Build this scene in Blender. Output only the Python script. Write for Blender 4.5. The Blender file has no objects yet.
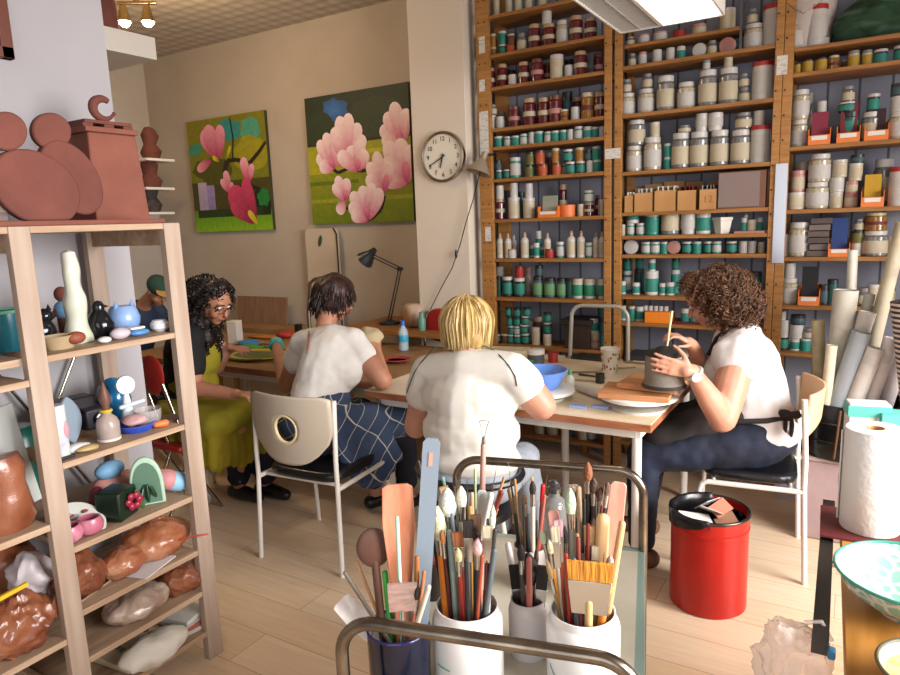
import bpy, bmesh, math, random
from mathutils import Vector, Matrix, Euler, noise
rnd = random.Random(7)
PI = math.pi
SC = bpy.context.scene
COL = SC.collection
V = Vector
# ---------------------------------------------------------------- camera model
FPX, H = 675.0, 1.6
RX = V((0.85776339, 0.05564484, -0.51102409))
RY = V((0.5127518, -0.1630824, 0.84290553))
RZ = V((-0.03643569, -0.98504202, -0.16841811))
def at(px, py, x=None, y=None, z=None):
    c = V(((px-450)/FPX, (py-337.5)/FPX, 1.0))
    d = V((RX.dot(c), RY.dot(c), RZ.dot(c)))
    if z is not None: t = (z-H)/d.z
    elif y is not None: t = y/d.y
    else: t = x/d.x
    return V((0, 0, H)) + d*t
cam = bpy.data.cameras.new('camera'); co = bpy.data.objects.new('camera', cam); COL.objects.link(co)
m = Matrix(((RX.x, -RX.y, -RX.z, 0), (RY.x, -RY.y, -RY.z, 0), (RZ.x, -RZ.y, -RZ.z, 0), (0, 0, 0, 1)))
m.translation = V((0, 0, H)); co.matrix_world = m
cam.sensor_width = 36; cam.lens = 27; cam.clip_start = .05
SC.camera = co
# ---------------------------------------------------------------- materials
MATS = {}
def mat(name, col, rough=.6, metal=0, col2=None, scale=8, stretch=(1, 1, 1), bump=0, bscale=40, trans=0, alpha=1, emit=0, ior=1.45, spec=.5, sss=0, lo=.35, hi=.65):
    if name in MATS: return MATS[name]
    m = bpy.data.materials.new(name); m.use_nodes = True; nt = m.node_tree; b = nt.nodes['Principled BSDF']
    N = nt.nodes.new; L = nt.links.new
    c = (*col, 1)
    b.inputs['Base Color'].default_value = c
    b.inputs['Roughness'].default_value = rough; b.inputs['Metallic'].default_value = metal
    b.inputs['Transmission Weight'].default_value = trans; b.inputs['Alpha'].default_value = alpha
    b.inputs['IOR'].default_value = ior; b.inputs['Specular IOR Level'].default_value = spec
    if sss: b.inputs['Subsurface Weight'].default_value = sss; b.inputs['Subsurface Radius'].default_value = (.01, .004, .002)
    if emit:
        b.inputs['Emission Color'].default_value = c; b.inputs['Emission Strength'].default_value = emit
    if col2 or bump:
        tc = N('ShaderNodeTexCoord'); mp = N('ShaderNodeMapping'); mp.inputs['Scale'].default_value = stretch
        L(tc.outputs['Object'], mp.inputs['Vector'])
    if col2:
        n = N('ShaderNodeTexNoise'); n.inputs['Scale'].default_value = scale; n.inputs['Detail'].default_value = 5
        r = N('ShaderNodeValToRGB'); r.color_ramp.elements[0].position = lo; r.color_ramp.elements[1].position = hi
        r.color_ramp.elements[0].color = c; r.color_ramp.elements[1].color = (*col2, 1)
        L(mp.outputs[0], n.inputs['Vector']); L(n.outputs['Fac'], r.inputs[0]); L(r.outputs[0], b.inputs['Base Color'])
    if bump:
        n2 = N('ShaderNodeTexNoise'); n2.inputs['Scale'].default_value = bscale; n2.inputs['Detail'].default_value = 4
        bp = N('ShaderNodeBump'); bp.inputs['Strength'].default_value = bump; bp.inputs['Distance'].default_value = .01
        L(mp.outputs[0], n2.inputs['Vector']); L(n2.outputs['Fac'], bp.inputs['Height']); L(bp.outputs[0], b.inputs['Normal'])
    MATS[name] = m; return m
def vmat(name, rough=.6):
    m = bpy.data.materials.new(name); m.use_nodes = True; nt = m.node_tree; b = nt.nodes['Principled BSDF']
    a = nt.nodes.new('ShaderNodeVertexColor'); a.layer_name = 'paint'; b.inputs['Roughness'].default_value = rough
    n = nt.nodes.new('ShaderNodeTexNoise'); n.inputs['Scale'].default_value = 25; n.inputs['Detail'].default_value = 6
    mx = nt.nodes.new('ShaderNodeMix'); mx.data_type = 'RGBA'; mx.blend_type = 'OVERLAY'; mx.inputs[0].default_value = .35
    nt.links.new(a.outputs[0], mx.inputs[6]); nt.links.new(n.outputs['Fac'], mx.inputs[7]); nt.links.new(mx.outputs[2], b.inputs['Base Color'])
    return m
def s(h):  # sRGB hex -> linear
    h = h.lstrip('#'); o = []
    for i in (0, 2, 4):
        c = int(h[i:i+2], 16)/255; o.append(c/12.92 if c <= .04045 else ((c+.055)/1.055)**2.4)
    return tuple(o)
def plain(hexc, rough=.5, metal=0, **k): return mat('paint_'+hexc+('_%d_%d' % (rough*100, metal*100))+''.join(sorted(k)), s(hexc), rough, metal, **k)
WOODS = mat('shelf_wood', s('a8763f'), .5, col2=s('8f6230'), scale=5, stretch=(1, 1, 14), bump=.1)
WOODH = mat('shelf_board_wood', s('9c6a34'), .5, col2=s('7e5226'), scale=5, stretch=(1, 14, 14), bump=.1)
PINE = mat('pine_post', s('a29080'), .55, col2=s('927c6c'), scale=4, stretch=(8, 8, .6), bump=.08)
PINEH = mat('pine_board', s('aa9078'), .55, col2=s('94785e'), scale=4, stretch=(10, .8, 10), bump=.08)
CHROME = mat('chrome_tube', s('b8b0a6'), .22, 1)
TUBE = mat('worn_steel_tube', s('8c8072'), .27, 1, col2=s('6c6258'), scale=14)
WHITEP = mat('white_enamel', s('d9d4cc'), .35)
BLACKP = mat('black_plastic', s('16161a'), .35)
BLACKV = mat('black_vinyl', s('151518'), .3, bump=.15, bscale=60)
TERRA = mat('terracotta', s('6e3e34'), .85, col2=s('60342c'), scale=6, bump=.15, bscale=60)
TERRAL = mat('terracotta_light', s('7e4a3c'), .85, col2=s('704034'), scale=6, bump=.15, bscale=60)
SKIN = mat('skin', s('c08c74'), .5, col2=s('b27c66'), scale=9, sss=.12, bump=.05, bscale=120)
SKINT = mat('skin_tan', s('b07c62'), .5, col2=s('a06c54'), scale=9, sss=.1, bump=.05, bscale=120)
GLASS = mat('clear_glass', (1, 1, 1), .03, trans=1, ior=1.3)
def clearp(name, col, a, rough=.25): return mat(name, col, rough, alpha=a, bump=.4, bscale=25)
# ---------------------------------------------------------------- mesh builder
def frame_from(d):
    d = V(d).normalized(); u = V((0, 0, 1)) if abs(d.z) < .95 else V((0, 1, 0))
    a = u.cross(d).normalized(); return a, d.cross(a), d
class MB:
    def __init__(s_): s_.v = []; s_.f = []; s_.m = []; s_.c = None
    def add(s_, vs, fs, mi=0):
        o = len(s_.v); s_.v += [V(p) for p in vs]; s_.f += [tuple(i+o for i in f) for f in fs]; s_.m += [mi]*len(fs); return s_
    def box(s_, c, d, mi=0, rot=None, taper=1):
        x, y, z = d[0]/2, d[1]/2, d[2]/2; R = Euler(rot).to_matrix() if rot else None
        vs = []
        for k in (-1, 1):
            t = taper if k > 0 else 1
            for a, b in ((-1, -1), (1, -1), (1, 1), (-1, 1)):
                p = V((a*x*t, b*y*t, k*z)); p = R @ p if R else p; vs.append(p+V(c))
        return s_.add(vs, [(3, 2, 1, 0), (4, 5, 6, 7), (0, 1, 5, 4), (1, 2, 6, 5), (2, 3, 7, 6), (3, 0, 4, 7)], mi)
    def span(s_, a, b, mi=0):
        a = V(a); b = V(b); return s_.box((a+b)/2, [abs(q) for q in (b-a)], mi)
    def lathe(s_, prof, o=(0, 0, 0), ax=(0, 0, 1), n=20, mi=0, sx=1, sy=1, opn=False):
        a, b, d = frame_from(ax); o = V(o); vs = []; fs = []
        for r, z in prof:
            for i in range(n):
                t = 2*PI*i/n; vs.append(o+a*(math.cos(t)*r*sx)+b*(math.sin(t)*r*sy)+d*z)
        for j in range(len(prof)-1):
            for i in range(n):
                k = (i+1) % n; fs.append((j*n+i, j*n+k, (j+1)*n+k, (j+1)*n+i))
        if prof[0][0] > 1e-5 and not opn: fs.append(tuple(range(n-1, -1, -1)))
        if prof[-1][0] > 1e-5 and not opn: fs.append(tuple(range((len(prof)-1)*n, len(prof)*n)))
        return s_.add(vs, fs, mi)
    def cyl(s_, a, b, r, r2=None, n=14, mi=0):
        a = V(a); b = V(b); r2 = r if r2 is None else r2
        return s_.lathe([(r, 0), (r2, (b-a).length)], a, b-a, n, mi)
    def cap(s_, a, b, r1, r2=None, n=14, mi=0, k=4):  # rounded tapered capsule
        a = V(a); b = V(b); r2 = r1 if r2 is None else r2; L = (b-a).length
        if L < 1e-6: L = 1e-4; b = a+V((0, 0, L))
        P = [(max(r1*math.cos(t), 1e-4), r1*math.sin(t)) for t in [(-PI/2+PI/2*i/k) for i in range(k+1)]]
        P += [(max(r2*math.cos(t), 1e-4), L+r2*math.sin(t)) for t in [PI/2*i/k for i in range(k+1)]]
        return s_.lathe(P, a, b-a, n, mi)
    def ell(s_, c, r, rot=None, n=18, mi=0):
        R = Euler(rot).to_matrix() if rot else Matrix.Identity(3); k = n//2; vs = []; fs = []
        for j in range(1, k):
            p = PI*j/k
            for i in range(n):
                t = 2*PI*i/n; vs.append(V(c)+R @ V((r[0]*math.sin(p)*math.cos(t), r[1]*math.sin(p)*math.sin(t), -r[2]*math.cos(p))))
        for j in range(k-2):
            for i in range(n):
                q = (i+1) % n; fs.append((j*n+i, j*n+q, (j+1)*n+q, (j+1)*n+i))
        vs.append(V(c)+R @ V((0, 0, -r[2]))); vs.append(V(c)+R @ V((0, 0, r[2]))); B = len(vs)-2
        for i in range(n): q = (i+1) % n; fs.append((B, q, i)); fs.append((B+1, (k-2)*n+i, (k-2)*n+q))
        return s_.add(vs, fs, mi)
    def tube(s_, path, r, n=10, mi=0, closed=False):
        P = [V(p) for p in path]; N = len(P); R = r if isinstance(r, (list, tuple)) else [r]*N; vs = []; fs = []; pu = None
        for i, p in enumerate(P):
            t = (P[(i+1) % N]-P[i-1]) if closed else (P[min(i+1, N-1)]-P[max(i-1, 0)])
            t = t.normalized() if t.length > 1e-9 else V((0, 0, 1))
            if pu is None: pu, w, _ = frame_from(t)
            else:
                pu = (pu-t*pu.dot(t)); pu = pu.normalized() if pu.length > 1e-6 else frame_from(t)[0]
            w = t.cross(pu)
            for k in range(n): a = 2*PI*k/n; vs.append(p+pu*(math.cos(a)*R[i])+w*(math.sin(a)*R[i]))
        for i in range(N if closed else N-1):
            j = (i+1) % N
            for k in range(n): q = (k+1) % n; fs.append((i*n+k, i*n+q, j*n+q, j*n+k))
        if not closed: fs.append(tuple(range(n-1, -1, -1))); fs.append(tuple(range((N-1)*n, N*n)))
        return s_.add(vs, fs, mi)
    def prism(s_, poly, o, ux, uy, th, mi=0):  # poly in (u,v), extruded by th along ux x uy
        o = V(o); ux = V(ux).normalized(); uy = V(uy).normalized(); w = ux.cross(uy)*th; n = len(poly)
        A = [o+ux*p[0]+uy*p[1] for p in poly]; return s_.add(A+[p+w for p in A], [tuple(range(n-1, -1, -1)), tuple(range(n, 2*n))]+[(i, (i+1) % n, n+(i+1) % n, n+i) for i in range(n)], mi)
    def crumple(s_, amp, sc, seed=0, c=None):
        c = c or sum(s_.v, V((0, 0, 0)))/len(s_.v); out = []
        for p in s_.v:
            d = (p-c).normalized(); q = p*sc+V((seed, seed*1.7, 1)); k = 1-2*abs(noise.noise(q))-.6*abs(noise.noise(q*2.1+V((5, 1, 2)))); out.append(p+d*amp*k+noise.noise_vector(q*1.5)*amp*.4)
        s_.v = out; return s_
    def jitter(s_, amp, sc, seed=0):
        s_.v = [p+noise.noise_vector(p*sc+V((seed, seed*2, 3)))*amp for p in s_.v]; return s_
    def build(s_, name, mats, parent=None, smooth=40, bev=0, raw=False, seg=2):
        if not isinstance(mats, (list, tuple)): mats = [mats]
        o0 = wloc(parent) if parent and not raw else V((0, 0, 0))
        me = bpy.data.meshes.new(name); me.from_pydata([p-o0 for p in s_.v], [], s_.f)
        for x in mats: me.materials.append(x)
        me.polygons.foreach_set('material_index', s_.m)
        if smooth is not None:
            me.polygons.foreach_set('use_smooth', [True]*len(me.polygons))
            if smooth < 180: me.set_sharp_from_angle(angle=math.radians(smooth))
        me.update()
        o = bpy.data.objects.new(name, me); COL.objects.link(o)
        if parent: o.parent = parent
        if bev:
            b = o.modifiers.new('bevel', 'BEVEL'); b.width = bev; b.segments = seg; b.limit_method = 'ANGLE'
        return o
def wloc(o):
    p = V((0, 0, 0))
    while o: p = p+V(o.location); o = o.parent
    return p
def bm(o, loc=None):  # move a root thing's origin
    return o
def tag(o, label, cat, group=None, kind=None):
    if label: o['label'] = label
    if cat: o['category'] = cat
    if group: o['group'] = group
    if kind: o['kind'] = kind
    return o
def thing(name, loc, label, cat, group=None):
    o = bpy.data.objects.new(name, None); o.empty_display_size = .05; COL.objects.link(o); o.location = V(loc); return tag(o, label, cat, group)
def one(mb, name, mats, label, cat, group=None, **k):
    o = mb.build(name, mats, **k); return tag(o, label, cat, group)
def struct(mb, name, mats, **k):
    o = mb.build(name, mats, **k); o['kind'] = 'structure'; return o
def copytree(o, parent=None):
    c = o.copy(); COL.objects.link(c)
    if parent: c.parent = parent
    for ch in list(o.children): copytree(ch, c)
    return c
def hide_tmp(root):
    for ch in list(root.children): hide_tmp(ch)
    bpy.data.objects.remove(root)
def remesh(mb, name, m, parent, vox=.01, sm=3, disp=None):
    o = mb.build(name, m, parent)
    r = o.modifiers.new('r', 'REMESH'); r.mode = 'VOXEL'; r.voxel_size = vox; r.use_smooth_shade = True
    q = o.modifiers.new('s', 'SMOOTH'); q.iterations = sm; q.factor = .6
    dg = bpy.context.evaluated_depsgraph_get()
    me = bpy.data.meshes.new_from_object(o.evaluated_get(dg)); o.modifiers.clear(); old = o.data; o.data = me; bpy.data.meshes.remove(old)
    if disp:
        NN = [v.normal.copy() for v in me.vertices]
        for v, nn in zip(me.vertices, NN): v.co = v.co+nn*disp(v.co)
    me.polygons.foreach_set('use_smooth', [True]*len(me.polygons)); me.materials.clear(); me.materials.append(m if not isinstance(m, list) else m[0]); me.update()
    return o
def text(txt, size, o, ux, uy, m, parent, name='lettering', ext=.0004):
    cu = bpy.data.curves.new('t', 'FONT'); cu.body = txt; cu.size = size; cu.align_x = 'CENTER'; cu.align_y = 'CENTER'; cu.extrude = ext
    t = bpy.data.objects.new('t', cu); COL.objects.link(t); dg = bpy.context.evaluated_depsgraph_get(); dg.update()
    me = bpy.data.meshes.new_from_object(t.evaluated_get(dg)); bpy.data.objects.remove(t)
    ux = V(ux).normalized(); uy = V(uy).normalized(); w = ux.cross(uy); o = V(o)-wloc(parent)
    for v in me.vertices: v.co = o+ux*v.co.x+uy*v.co.y+w*v.co.z
    me.materials.clear(); me.materials.append(m); ob = bpy.data.objects.new(name, me); COL.objects.link(ob); ob.parent = parent; return ob
# ================================================================ THE ROOM
XL, XR, YF, YB, ZC = -6.15, 2.4, -1.6, 4.5, 3.27
fm = mat('laminate_floor', s('cfa985'), .38)
nt = fm.node_tree; b = nt.nodes['Principled BSDF']; N = nt.nodes.new; L = nt.links.new
tc = N('ShaderNodeTexCoord'); mp = N('ShaderNodeMapping'); mp.inputs['Rotation'].default_value = (0, 0, PI/2*0)
br = N('ShaderNodeTexBrick'); br.inputs['Scale'].default_value = 1; br.inputs['Brick Width'].default_value = 1.3; br.inputs['Row Height'].default_value = .19
br.inputs['Mortar Size'].default_value = .0012; br.inputs['Color1'].default_value = (*s('e6cdb0'), 1); br.inputs['Color2'].default_value = (*s('dbbd99'), 1); br.inputs['Mortar'].default_value = (*s('9a7350'), 1)
mp2 = N('ShaderNodeMapping'); mp2.inputs['Scale'].default_value = (1.2, 16, 1)
n1 = N('ShaderNodeTexNoise'); n1.inputs['Scale'].default_value = 3; n1.inputs['Detail'].default_value = 7
n2 = N('ShaderNodeTexNoise'); n2.inputs['Scale'].default_value = 1.6; n2.inputs['Detail'].default_value = 6
mx = N('ShaderNodeMix'); mx.data_type = 'RGBA'; mx.blend_type = 'OVERLAY'; mx.inputs[0].default_value = .3
rr = N('ShaderNodeValToRGB'); rr.color_ramp.elements[0].position = .5; rr.color_ramp.elements[1].position = .72
mx2 = N('ShaderNodeMix'); mx2.data_type = 'RGBA'; mx2.inputs[7].default_value = (*s('e0c9ae'), 1)
ml = N('ShaderNodeMath'); ml.operation = 'MULTIPLY'; ml.inputs[1].default_value = .35
L(tc.outputs['Object'], mp.inputs[0]); L(mp.outputs[0], br.inputs['Vector']); L(tc.outputs['Object'], mp2.inputs[0]); L(mp2.outputs[0], n1.inputs['Vector'])
L(br.outputs['Color'], mx.inputs[6]); L(n1.outputs['Fac'], mx.inputs[7]); L(tc.outputs['Object'], n2.inputs['Vector']); L(n2.outputs['Fac'], rr.inputs[0]); L(rr.outputs[0], ml.inputs[0])
L(ml.outputs[0], mx2.inputs[0]); L(mx.outputs[2], mx2.inputs[6]); L(mx2.outputs[2], b.inputs['Base Color'])
struct(MB().span((XL, YF, -.1), (XR, YB, 0)), 'floor', fm)
WB = mat('plaster_cream', s('baae9f'), .85, col2=s('b2a595'), scale=2, bump=.06, bscale=30)
WW = mat('plaster_white', s('9c999c'), .85, col2=s('969296'), scale=2, bump=.06, bscale=30)
WS = mat('shelf_wall_cream', s('cfc2b2'), .85)
struct(MB().span((XL-.1, YB, 0), (XR+.1, YB+.1, ZC)), 'wall_back', WB)
struct(MB().span((XL-.1, 1.71, 0), (XL, YB, ZC)), 'wall_left', WB)
struct(MB().span((XL-.1, YF, 0), (-2.55, 1.71, ZC)), 'wall_partition', WW)
w = MB(); w.span((XR, YF, 0), (XR+.1, .3, ZC)); w.span((XR, 2.9, 0), (XR+.1, YB, ZC)); w.span((XR, .3, 0), (XR+.1, 2.9, .8)); w.span((XR, .3, 2.7), (XR+.1, 2.9, ZC))
struct(w, 'wall_right', WW)
w = MB(); w.span((-2.55, YF-.1, 0), (-1.9, YF, ZC)); w.span((1.5, YF-.1, 0), (XR+.1, YF, ZC)); w.span((-1.9, YF-.1, 0), (1.5, YF, .5)); w.span((-1.9, YF-.1, 2.8), (1.5, YF, ZC))
struct(w, 'wall_front', WW)
def winframe(name, P, Q, ax):
    f = MB(); a = V(P); b_ = V(Q)
    def bar(p, q): f.span(p, q)
    t = .05
    if ax == 'x':
        for y in (a.y, (a.y+b_.y)/2-t/2, b_.y-t): bar((a.x, y, a.z), (b_.x, y+t, b_.z))
        for z in (a.z, b_.z-t): bar((a.x, a.y, z), (b_.x, b_.y, z+t))
    else:
        for x in (a.x, (a.x+b_.x)/2-t/2, b_.x-t): bar((x, a.y, a.z), (x+t, b_.y, b_.z))
        for z in (a.z, b_.z-t): bar((a.x, a.y, z), (b_.x, b_.y, z+t))
    return struct(f, name, WHITEP)
winframe('window_1', (XR+.02, .3, .8), (XR+.08, 2.9, 2.7), 'x')
winframe('window_2', (-1.9, YF-.08, .5), (1.5, YF-.02, 2.8), 'y')
# ceiling with pressed pattern
cm = mat('pressed_ceiling', s('b5ab9f'), .8)
nt = cm.node_tree; b = nt.nodes['Principled BSDF']; tc = nt.nodes.new('ShaderNodeTexCoord'); vo = nt.nodes.new('ShaderNodeTexVoronoi'); vo.inputs['Scale'].default_value = 8; vo.inputs['Randomness'].default_value = 0
bp = nt.nodes.new('ShaderNodeBump'); bp.inputs['Strength'].default_value = .5; bp.inputs['Distance'].default_value = .02
r = nt.nodes.new('ShaderNodeValToRGB'); r.color_ramp.elements[0].color = (*s('c4bbb0'), 1); r.color_ramp.elements[1].color = (*s('9c9186'), 1); r.color_ramp.elements[0].position = .2; r.color_ramp.elements[1].position = .75
nt.links.new(tc.outputs['Object'], vo.inputs['Vector']); nt.links.new(vo.outputs['Distance'], bp.inputs['Height']); nt.links.new(bp.outputs[0], b.inputs['Normal']); nt.links.new(vo.outputs['Distance'], r.inputs[0]); nt.links.new(r.outputs[0], b.inputs['Base Color'])
struct(MB().span((XL-.1, YF-.1, ZC), (XR+.1, YB+.1, ZC+.1)), 'ceiling', cm)
PX0, PX1 = at(415, 200, y=4.05).x, at(468, 200, y=4.05).x
struct(MB().span((PX0, 4.05, 0), (PX1, 4.5, ZC)), 'trim_1', WS, bev=.004)   # boxed pillar beside the shelving
# high white ledge beyond the partition
E1 = at(157, 60, z=2.62)
struct(MB().span((XL, 1.71, 2.62), (E1.x, E1.y, 2.745)), 'trim_2', mat('white_gloss', s('d8d2c8'), .5))
p = at(101, 30, x=E1.x-.12)
rc = MB(); rc.lathe([(.0, 0), (.1, 0), (.095, .15), (.07, .28), (.03, .4), (.02, .45), (0, .46)], (p.x, p.y, 2.745), n=16)
one(rc, 'terracotta_cone', TERRA, 'tall red-brown clay cone standing on the high white ledge', 'sculpture')
# lamps and daylight
def area(name, loc, rot, sx, sy, pw, col):
    l = bpy.data.lights.new(name, 'AREA'); l.shape = 'RECTANGLE'; l.size = sx; l.size_y = sy; l.energy = pw; l.color = col
    o = bpy.data.objects.new(name, l); COL.objects.link(o); o.location = loc; o.rotation_euler = rot; return o
wl = area('window_daylight_right', (XR+.12, 1.6, 1.75), (0, PI/2-.0, 0), 1.9, 2.6, 300, (1, .97, .95)); wl.rotation_euler = (0, PI/2-.45, 0); wl.data.spread = math.radians(120)
area('window_daylight_front', (.35, YF-.15, 1.65), (PI/2, 0, 0), 2.2, 2.3, 56, (.98, .98, 1))
W = bpy.data.worlds.new('world'); SC.world = W; W.use_nodes = True; W.node_tree.nodes['Background'].inputs[0].default_value = (.92, .94, 1, 1); W.node_tree.nodes['Background'].inputs[1].default_value = .6
SC.view_settings.view_transform = 'Standard'; SC.view_settings.look = 'None'; SC.view_settings.gamma = 1; SC.view_settings.exposure = -0.28; SC.view_settings.use_curve_mapping = False
# track light
q = at(136, 5, z=ZC-.15)
t = thing('track_light', q, 'brass track light with two lit spots hanging below the ceiling', 'ceiling light')
a1 = at(117, 3, z=ZC-.1); a2 = at(156, 3, z=ZC-.1)
MB().tube([a1, a2], .012).cyl((a1+a2)/2, (a1+a2)/2+V((0, 0, .1)), .02).build('rail', plain('8a7550', .3, 1), t)
BULB = mat('lit_bulb', (1, .78, .5), .5, emit=60)
for x in (124.5, 148):
    c = at(x, 22, z=ZC-.32); top = at(x, 4, z=ZC-.1)
    h = MB().cyl(top, c+V((0, 0, .06)), .006).lathe([(.02, .1), (.03, .06), (.045, .0), (.043, 0), (.02, .06)], c, (0, 0, 1), 14).build('lamp_head', plain('8a7550', .3, 1), t)
    MB().ell(c, (.036, .036, .03)).build('bulb', BULB, h)
    l = bpy.data.lights.new('spot_glow', 'POINT'); l.energy = 24; l.color = (1, .72, .42); l.shadow_soft_size = .05; o = bpy.data.objects.new('spot_glow', l); COL.objects.link(o); o.location = c-V((0, 0, .06))
# hanging fluorescent fixture
A = at(618, 33, z=2.5); B_ = at(727, 18, z=2.5); y1 = 3.55; x0, x1 = A.x, B_.x; y0 = 2.35
t = thing('fluorescent_fixture', ((x0+x1)/2, 3, 2.5), 'white louvred fluorescent fixture, lit, hanging over the worktable', 'ceiling light')
f = MB()
xm = x0+(x1-x0)*.42
for X in (x0, x1-.012): f.span((X, y0, 2.5), (X+.012, y1, 2.6))
for Y in (y0, y1-.012): f.span((x0, Y, 2.5), (x1, Y+.012, 2.6))
f.span((x0, y0, 2.598), (x1, y1, 2.61)); f.span((xm-.01, y0, 2.5), (xm+.01, y1, 2.6))
f.build('housing', WHITEP, t, bev=.003)
g = MB(); yy = y0+.03
while yy < y1-.02: g.span((x0+.012, yy, 2.503), (xm-.01, yy+.004, 2.53)); yy += .03
g.span((x0+(xm-x0)/2-.003, y0, 2.503), (x0+(xm-x0)/2+.003, y1, 2.53))
g.build('louvre', plain('b9b4ac', .4), t)
MB().span((xm+.01, y0+.012, 2.504), (x1-.03, y1-.012, 2.51)).build('lit_diffuser', mat('lit_panel', (1, .93, .8), .5, emit=6), t)
c = MB()
for Y in (2.6, 3.3): c.cyl(((x0+x1)/2, Y, 2.6), ((x0+x1)/2, Y, ZC), .004)
c.build('suspension_wire', CHROME, t)
# ================================================================ PICTURES AND CLOCK
ART = vmat('oil_paint')
def painting(corners, name, label, draw):
    P = [at(*c, y=4.47) for c in corners]  # TL TR BR BL
    xa = (P[0].x+P[3].x)/2; xb = (P[1].x+P[2].x)/2; za = (P[2].z+P[3].z)/2; zb = (P[0].z+P[1].z)/2
    t = thing(name, ((xa+xb)/2, 4.5, za), label, 'painting')
    MB().span((xa, 4.465, za), (xb, 4.498, zb)).build('canvas', plain('3a3620', .8), t)
    polys = []
    draw(polys)
    vs = []; fs = []; cs = []
    for k, (pts, cols) in enumerate(polys):
        o = len(vs); d = 4.4645-k*.00012
        for (u, v), c in zip(pts, cols): vs.append(V((xa+(xb-xa)*min(max(u, 0), 1), d, zb-(zb-za)*min(max(v, 0), 1)))); cs.append(c)
        n = len(pts)
        if n == 4: fs.append((o+3, o+2, o+1, o))
        else:
            for i in range(1, n-1): fs.append((o, o+i+1, o+i))
            fs.append((o, o+1, o+n-1))
    mb = MB(); mb.add(vs, fs); ob = mb.build('painted_image', ART, t, smooth=None); ca = ob.data.color_attributes.new('paint', 'FLOAT_COLOR', 'POINT')
    for i, c in enumerate(cs): ca.data[i].color = (*c, 1)
def quad(P, x0, y0, x1, y1, c1, c2=None): c2 = c2 or c1; P.append(([(x0, y0), (x1, y0), (x1, y1), (x0, y1)], [s(c1), s(c1), s(c2), s(c2)]))
def petal(P, x, y, ang, L, W, base, tip):
    a = math.radians(ang); dx, dy = math.cos(a), -math.sin(a); pts = [(x+dx*L*.45, y+dy*L*.45)]; cb, ct = s(base), s(tip); cs = [tuple((p+q)/2 for p, q in zip(cb, ct))]
    for i in range(18):
        t = 2*PI*i/18; u = .5-.5*math.cos(t); w = math.sin(t)*W/2*(.55+.6*u)
        pts.append((x+dx*L*u-dy*w, y+dy*L*u+dx*w)); k = u**1.3; cs.append(tuple(p*(1-k)+q*k for p, q in zip(cb, ct)))
    P.append((pts, cs))
def stroke(P, pts, w, c):
    for (a, b_), (c_, d) in zip(pts, pts[1:]):
        l = math.hypot(c_-a, d-b_) or 1; nx, ny = -(d-b_)/l*w, (c_-a)/l*w
        P.append(([(a+nx, b_+ny), (c_+nx, d+ny), (c_-nx, d-ny), (a-nx, b_-ny)], [s(c)]*4))
def blob2(P, x, y, rx, ry, c, seed=1, c2=None):
    r_ = random.Random(seed); pts = [(x, y)]; cs = [s(c2 or c)]
    for i in range(16): t = 2*PI*i/16; k = r_.uniform(.8, 1.15); pts.append((x+rx*k*math.cos(t), y+ry*k*math.sin(t))); cs.append(s(c))
    P.append((pts, cs))
def art1(P):
    quad(P, 0, 0, 1, 1, '7f7a14', '6f7a10'); quad(P, 0, .55, 1, .82, '4a4418'); quad(P, 0, .8, 1, 1, '5c8a12', '78a818')
    blob2(P, .55, .12, .16, .1, '2f8a86'); blob2(P, .82, .14, .13, .1, '4a9a80', 3); blob2(P, .1, .25, .1, .06, '3a8a70', 4); blob2(P, .3, .45, .25, .12, '50500e', 5); blob2(P, .8, .35, .22, .16, '9a9418', 6)
    quad(P, .08, .55, .2, .8, 'b9a8c0', 'a898b8'); quad(P, .2, .58, .3, .8, '9c8fc0', '8a80b0'); blob2(P, .85, .8, .18, .16, '16220c', 7); quad(P, .05, .8, .9, .87, '223a0c'); quad(P, 0, .87, 1, 1, '6a9c14', '86b41c')
    stroke(P, [(.58, .02), (.6, .2), (.57, .38)], .008, '1c1408'); stroke(P, [(.5, .38), (.62, .38), (.78, .42), (.9, .34), (1, .26)], .018, '241810'); stroke(P, [(.5, .38), (.45, .48)], .03, '2c2210'); stroke(P, [(.55, .64), (.75, .6), (.98, .7)], .018, '1a1c0c')
    for a in ((.38, .34, 125, .3, .2), (.36, .36, 105, .32, .2), (.4, .36, 80, .3, .15), (.3, .36, 200, .22, .1)): petal(P, *a, 'b02858', 'f0a0b4')
    for a in ((.4, .38, 150, .1, .05), (.5, .36, 60, .12, .04)): petal(P, *a, 'a89a10', 'd8c830')
    for a in ((.74, .58, 100, .22, .12), (.76, .58, 70, .16, .08), (.5, .66, 100, .2, .1), (.5, .66, 130, .16, .08), (.5, .66, 65, .1, .06)): petal(P, *a, 'c02858', 'f4b4c4')
    for a in ((.78, .94, 130, .42, .26), (.8, .93, 105, .4, .16), (.76, .92, 150, .3, .14)): petal(P, *a, '8e1440', 'd0486c')
    petal(P, .82, .95, 130, .16, .07, 'b8a818', 'd8c840'); blob2(P, .92, .72, .08, .08, '1f7a34', 9)
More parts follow.
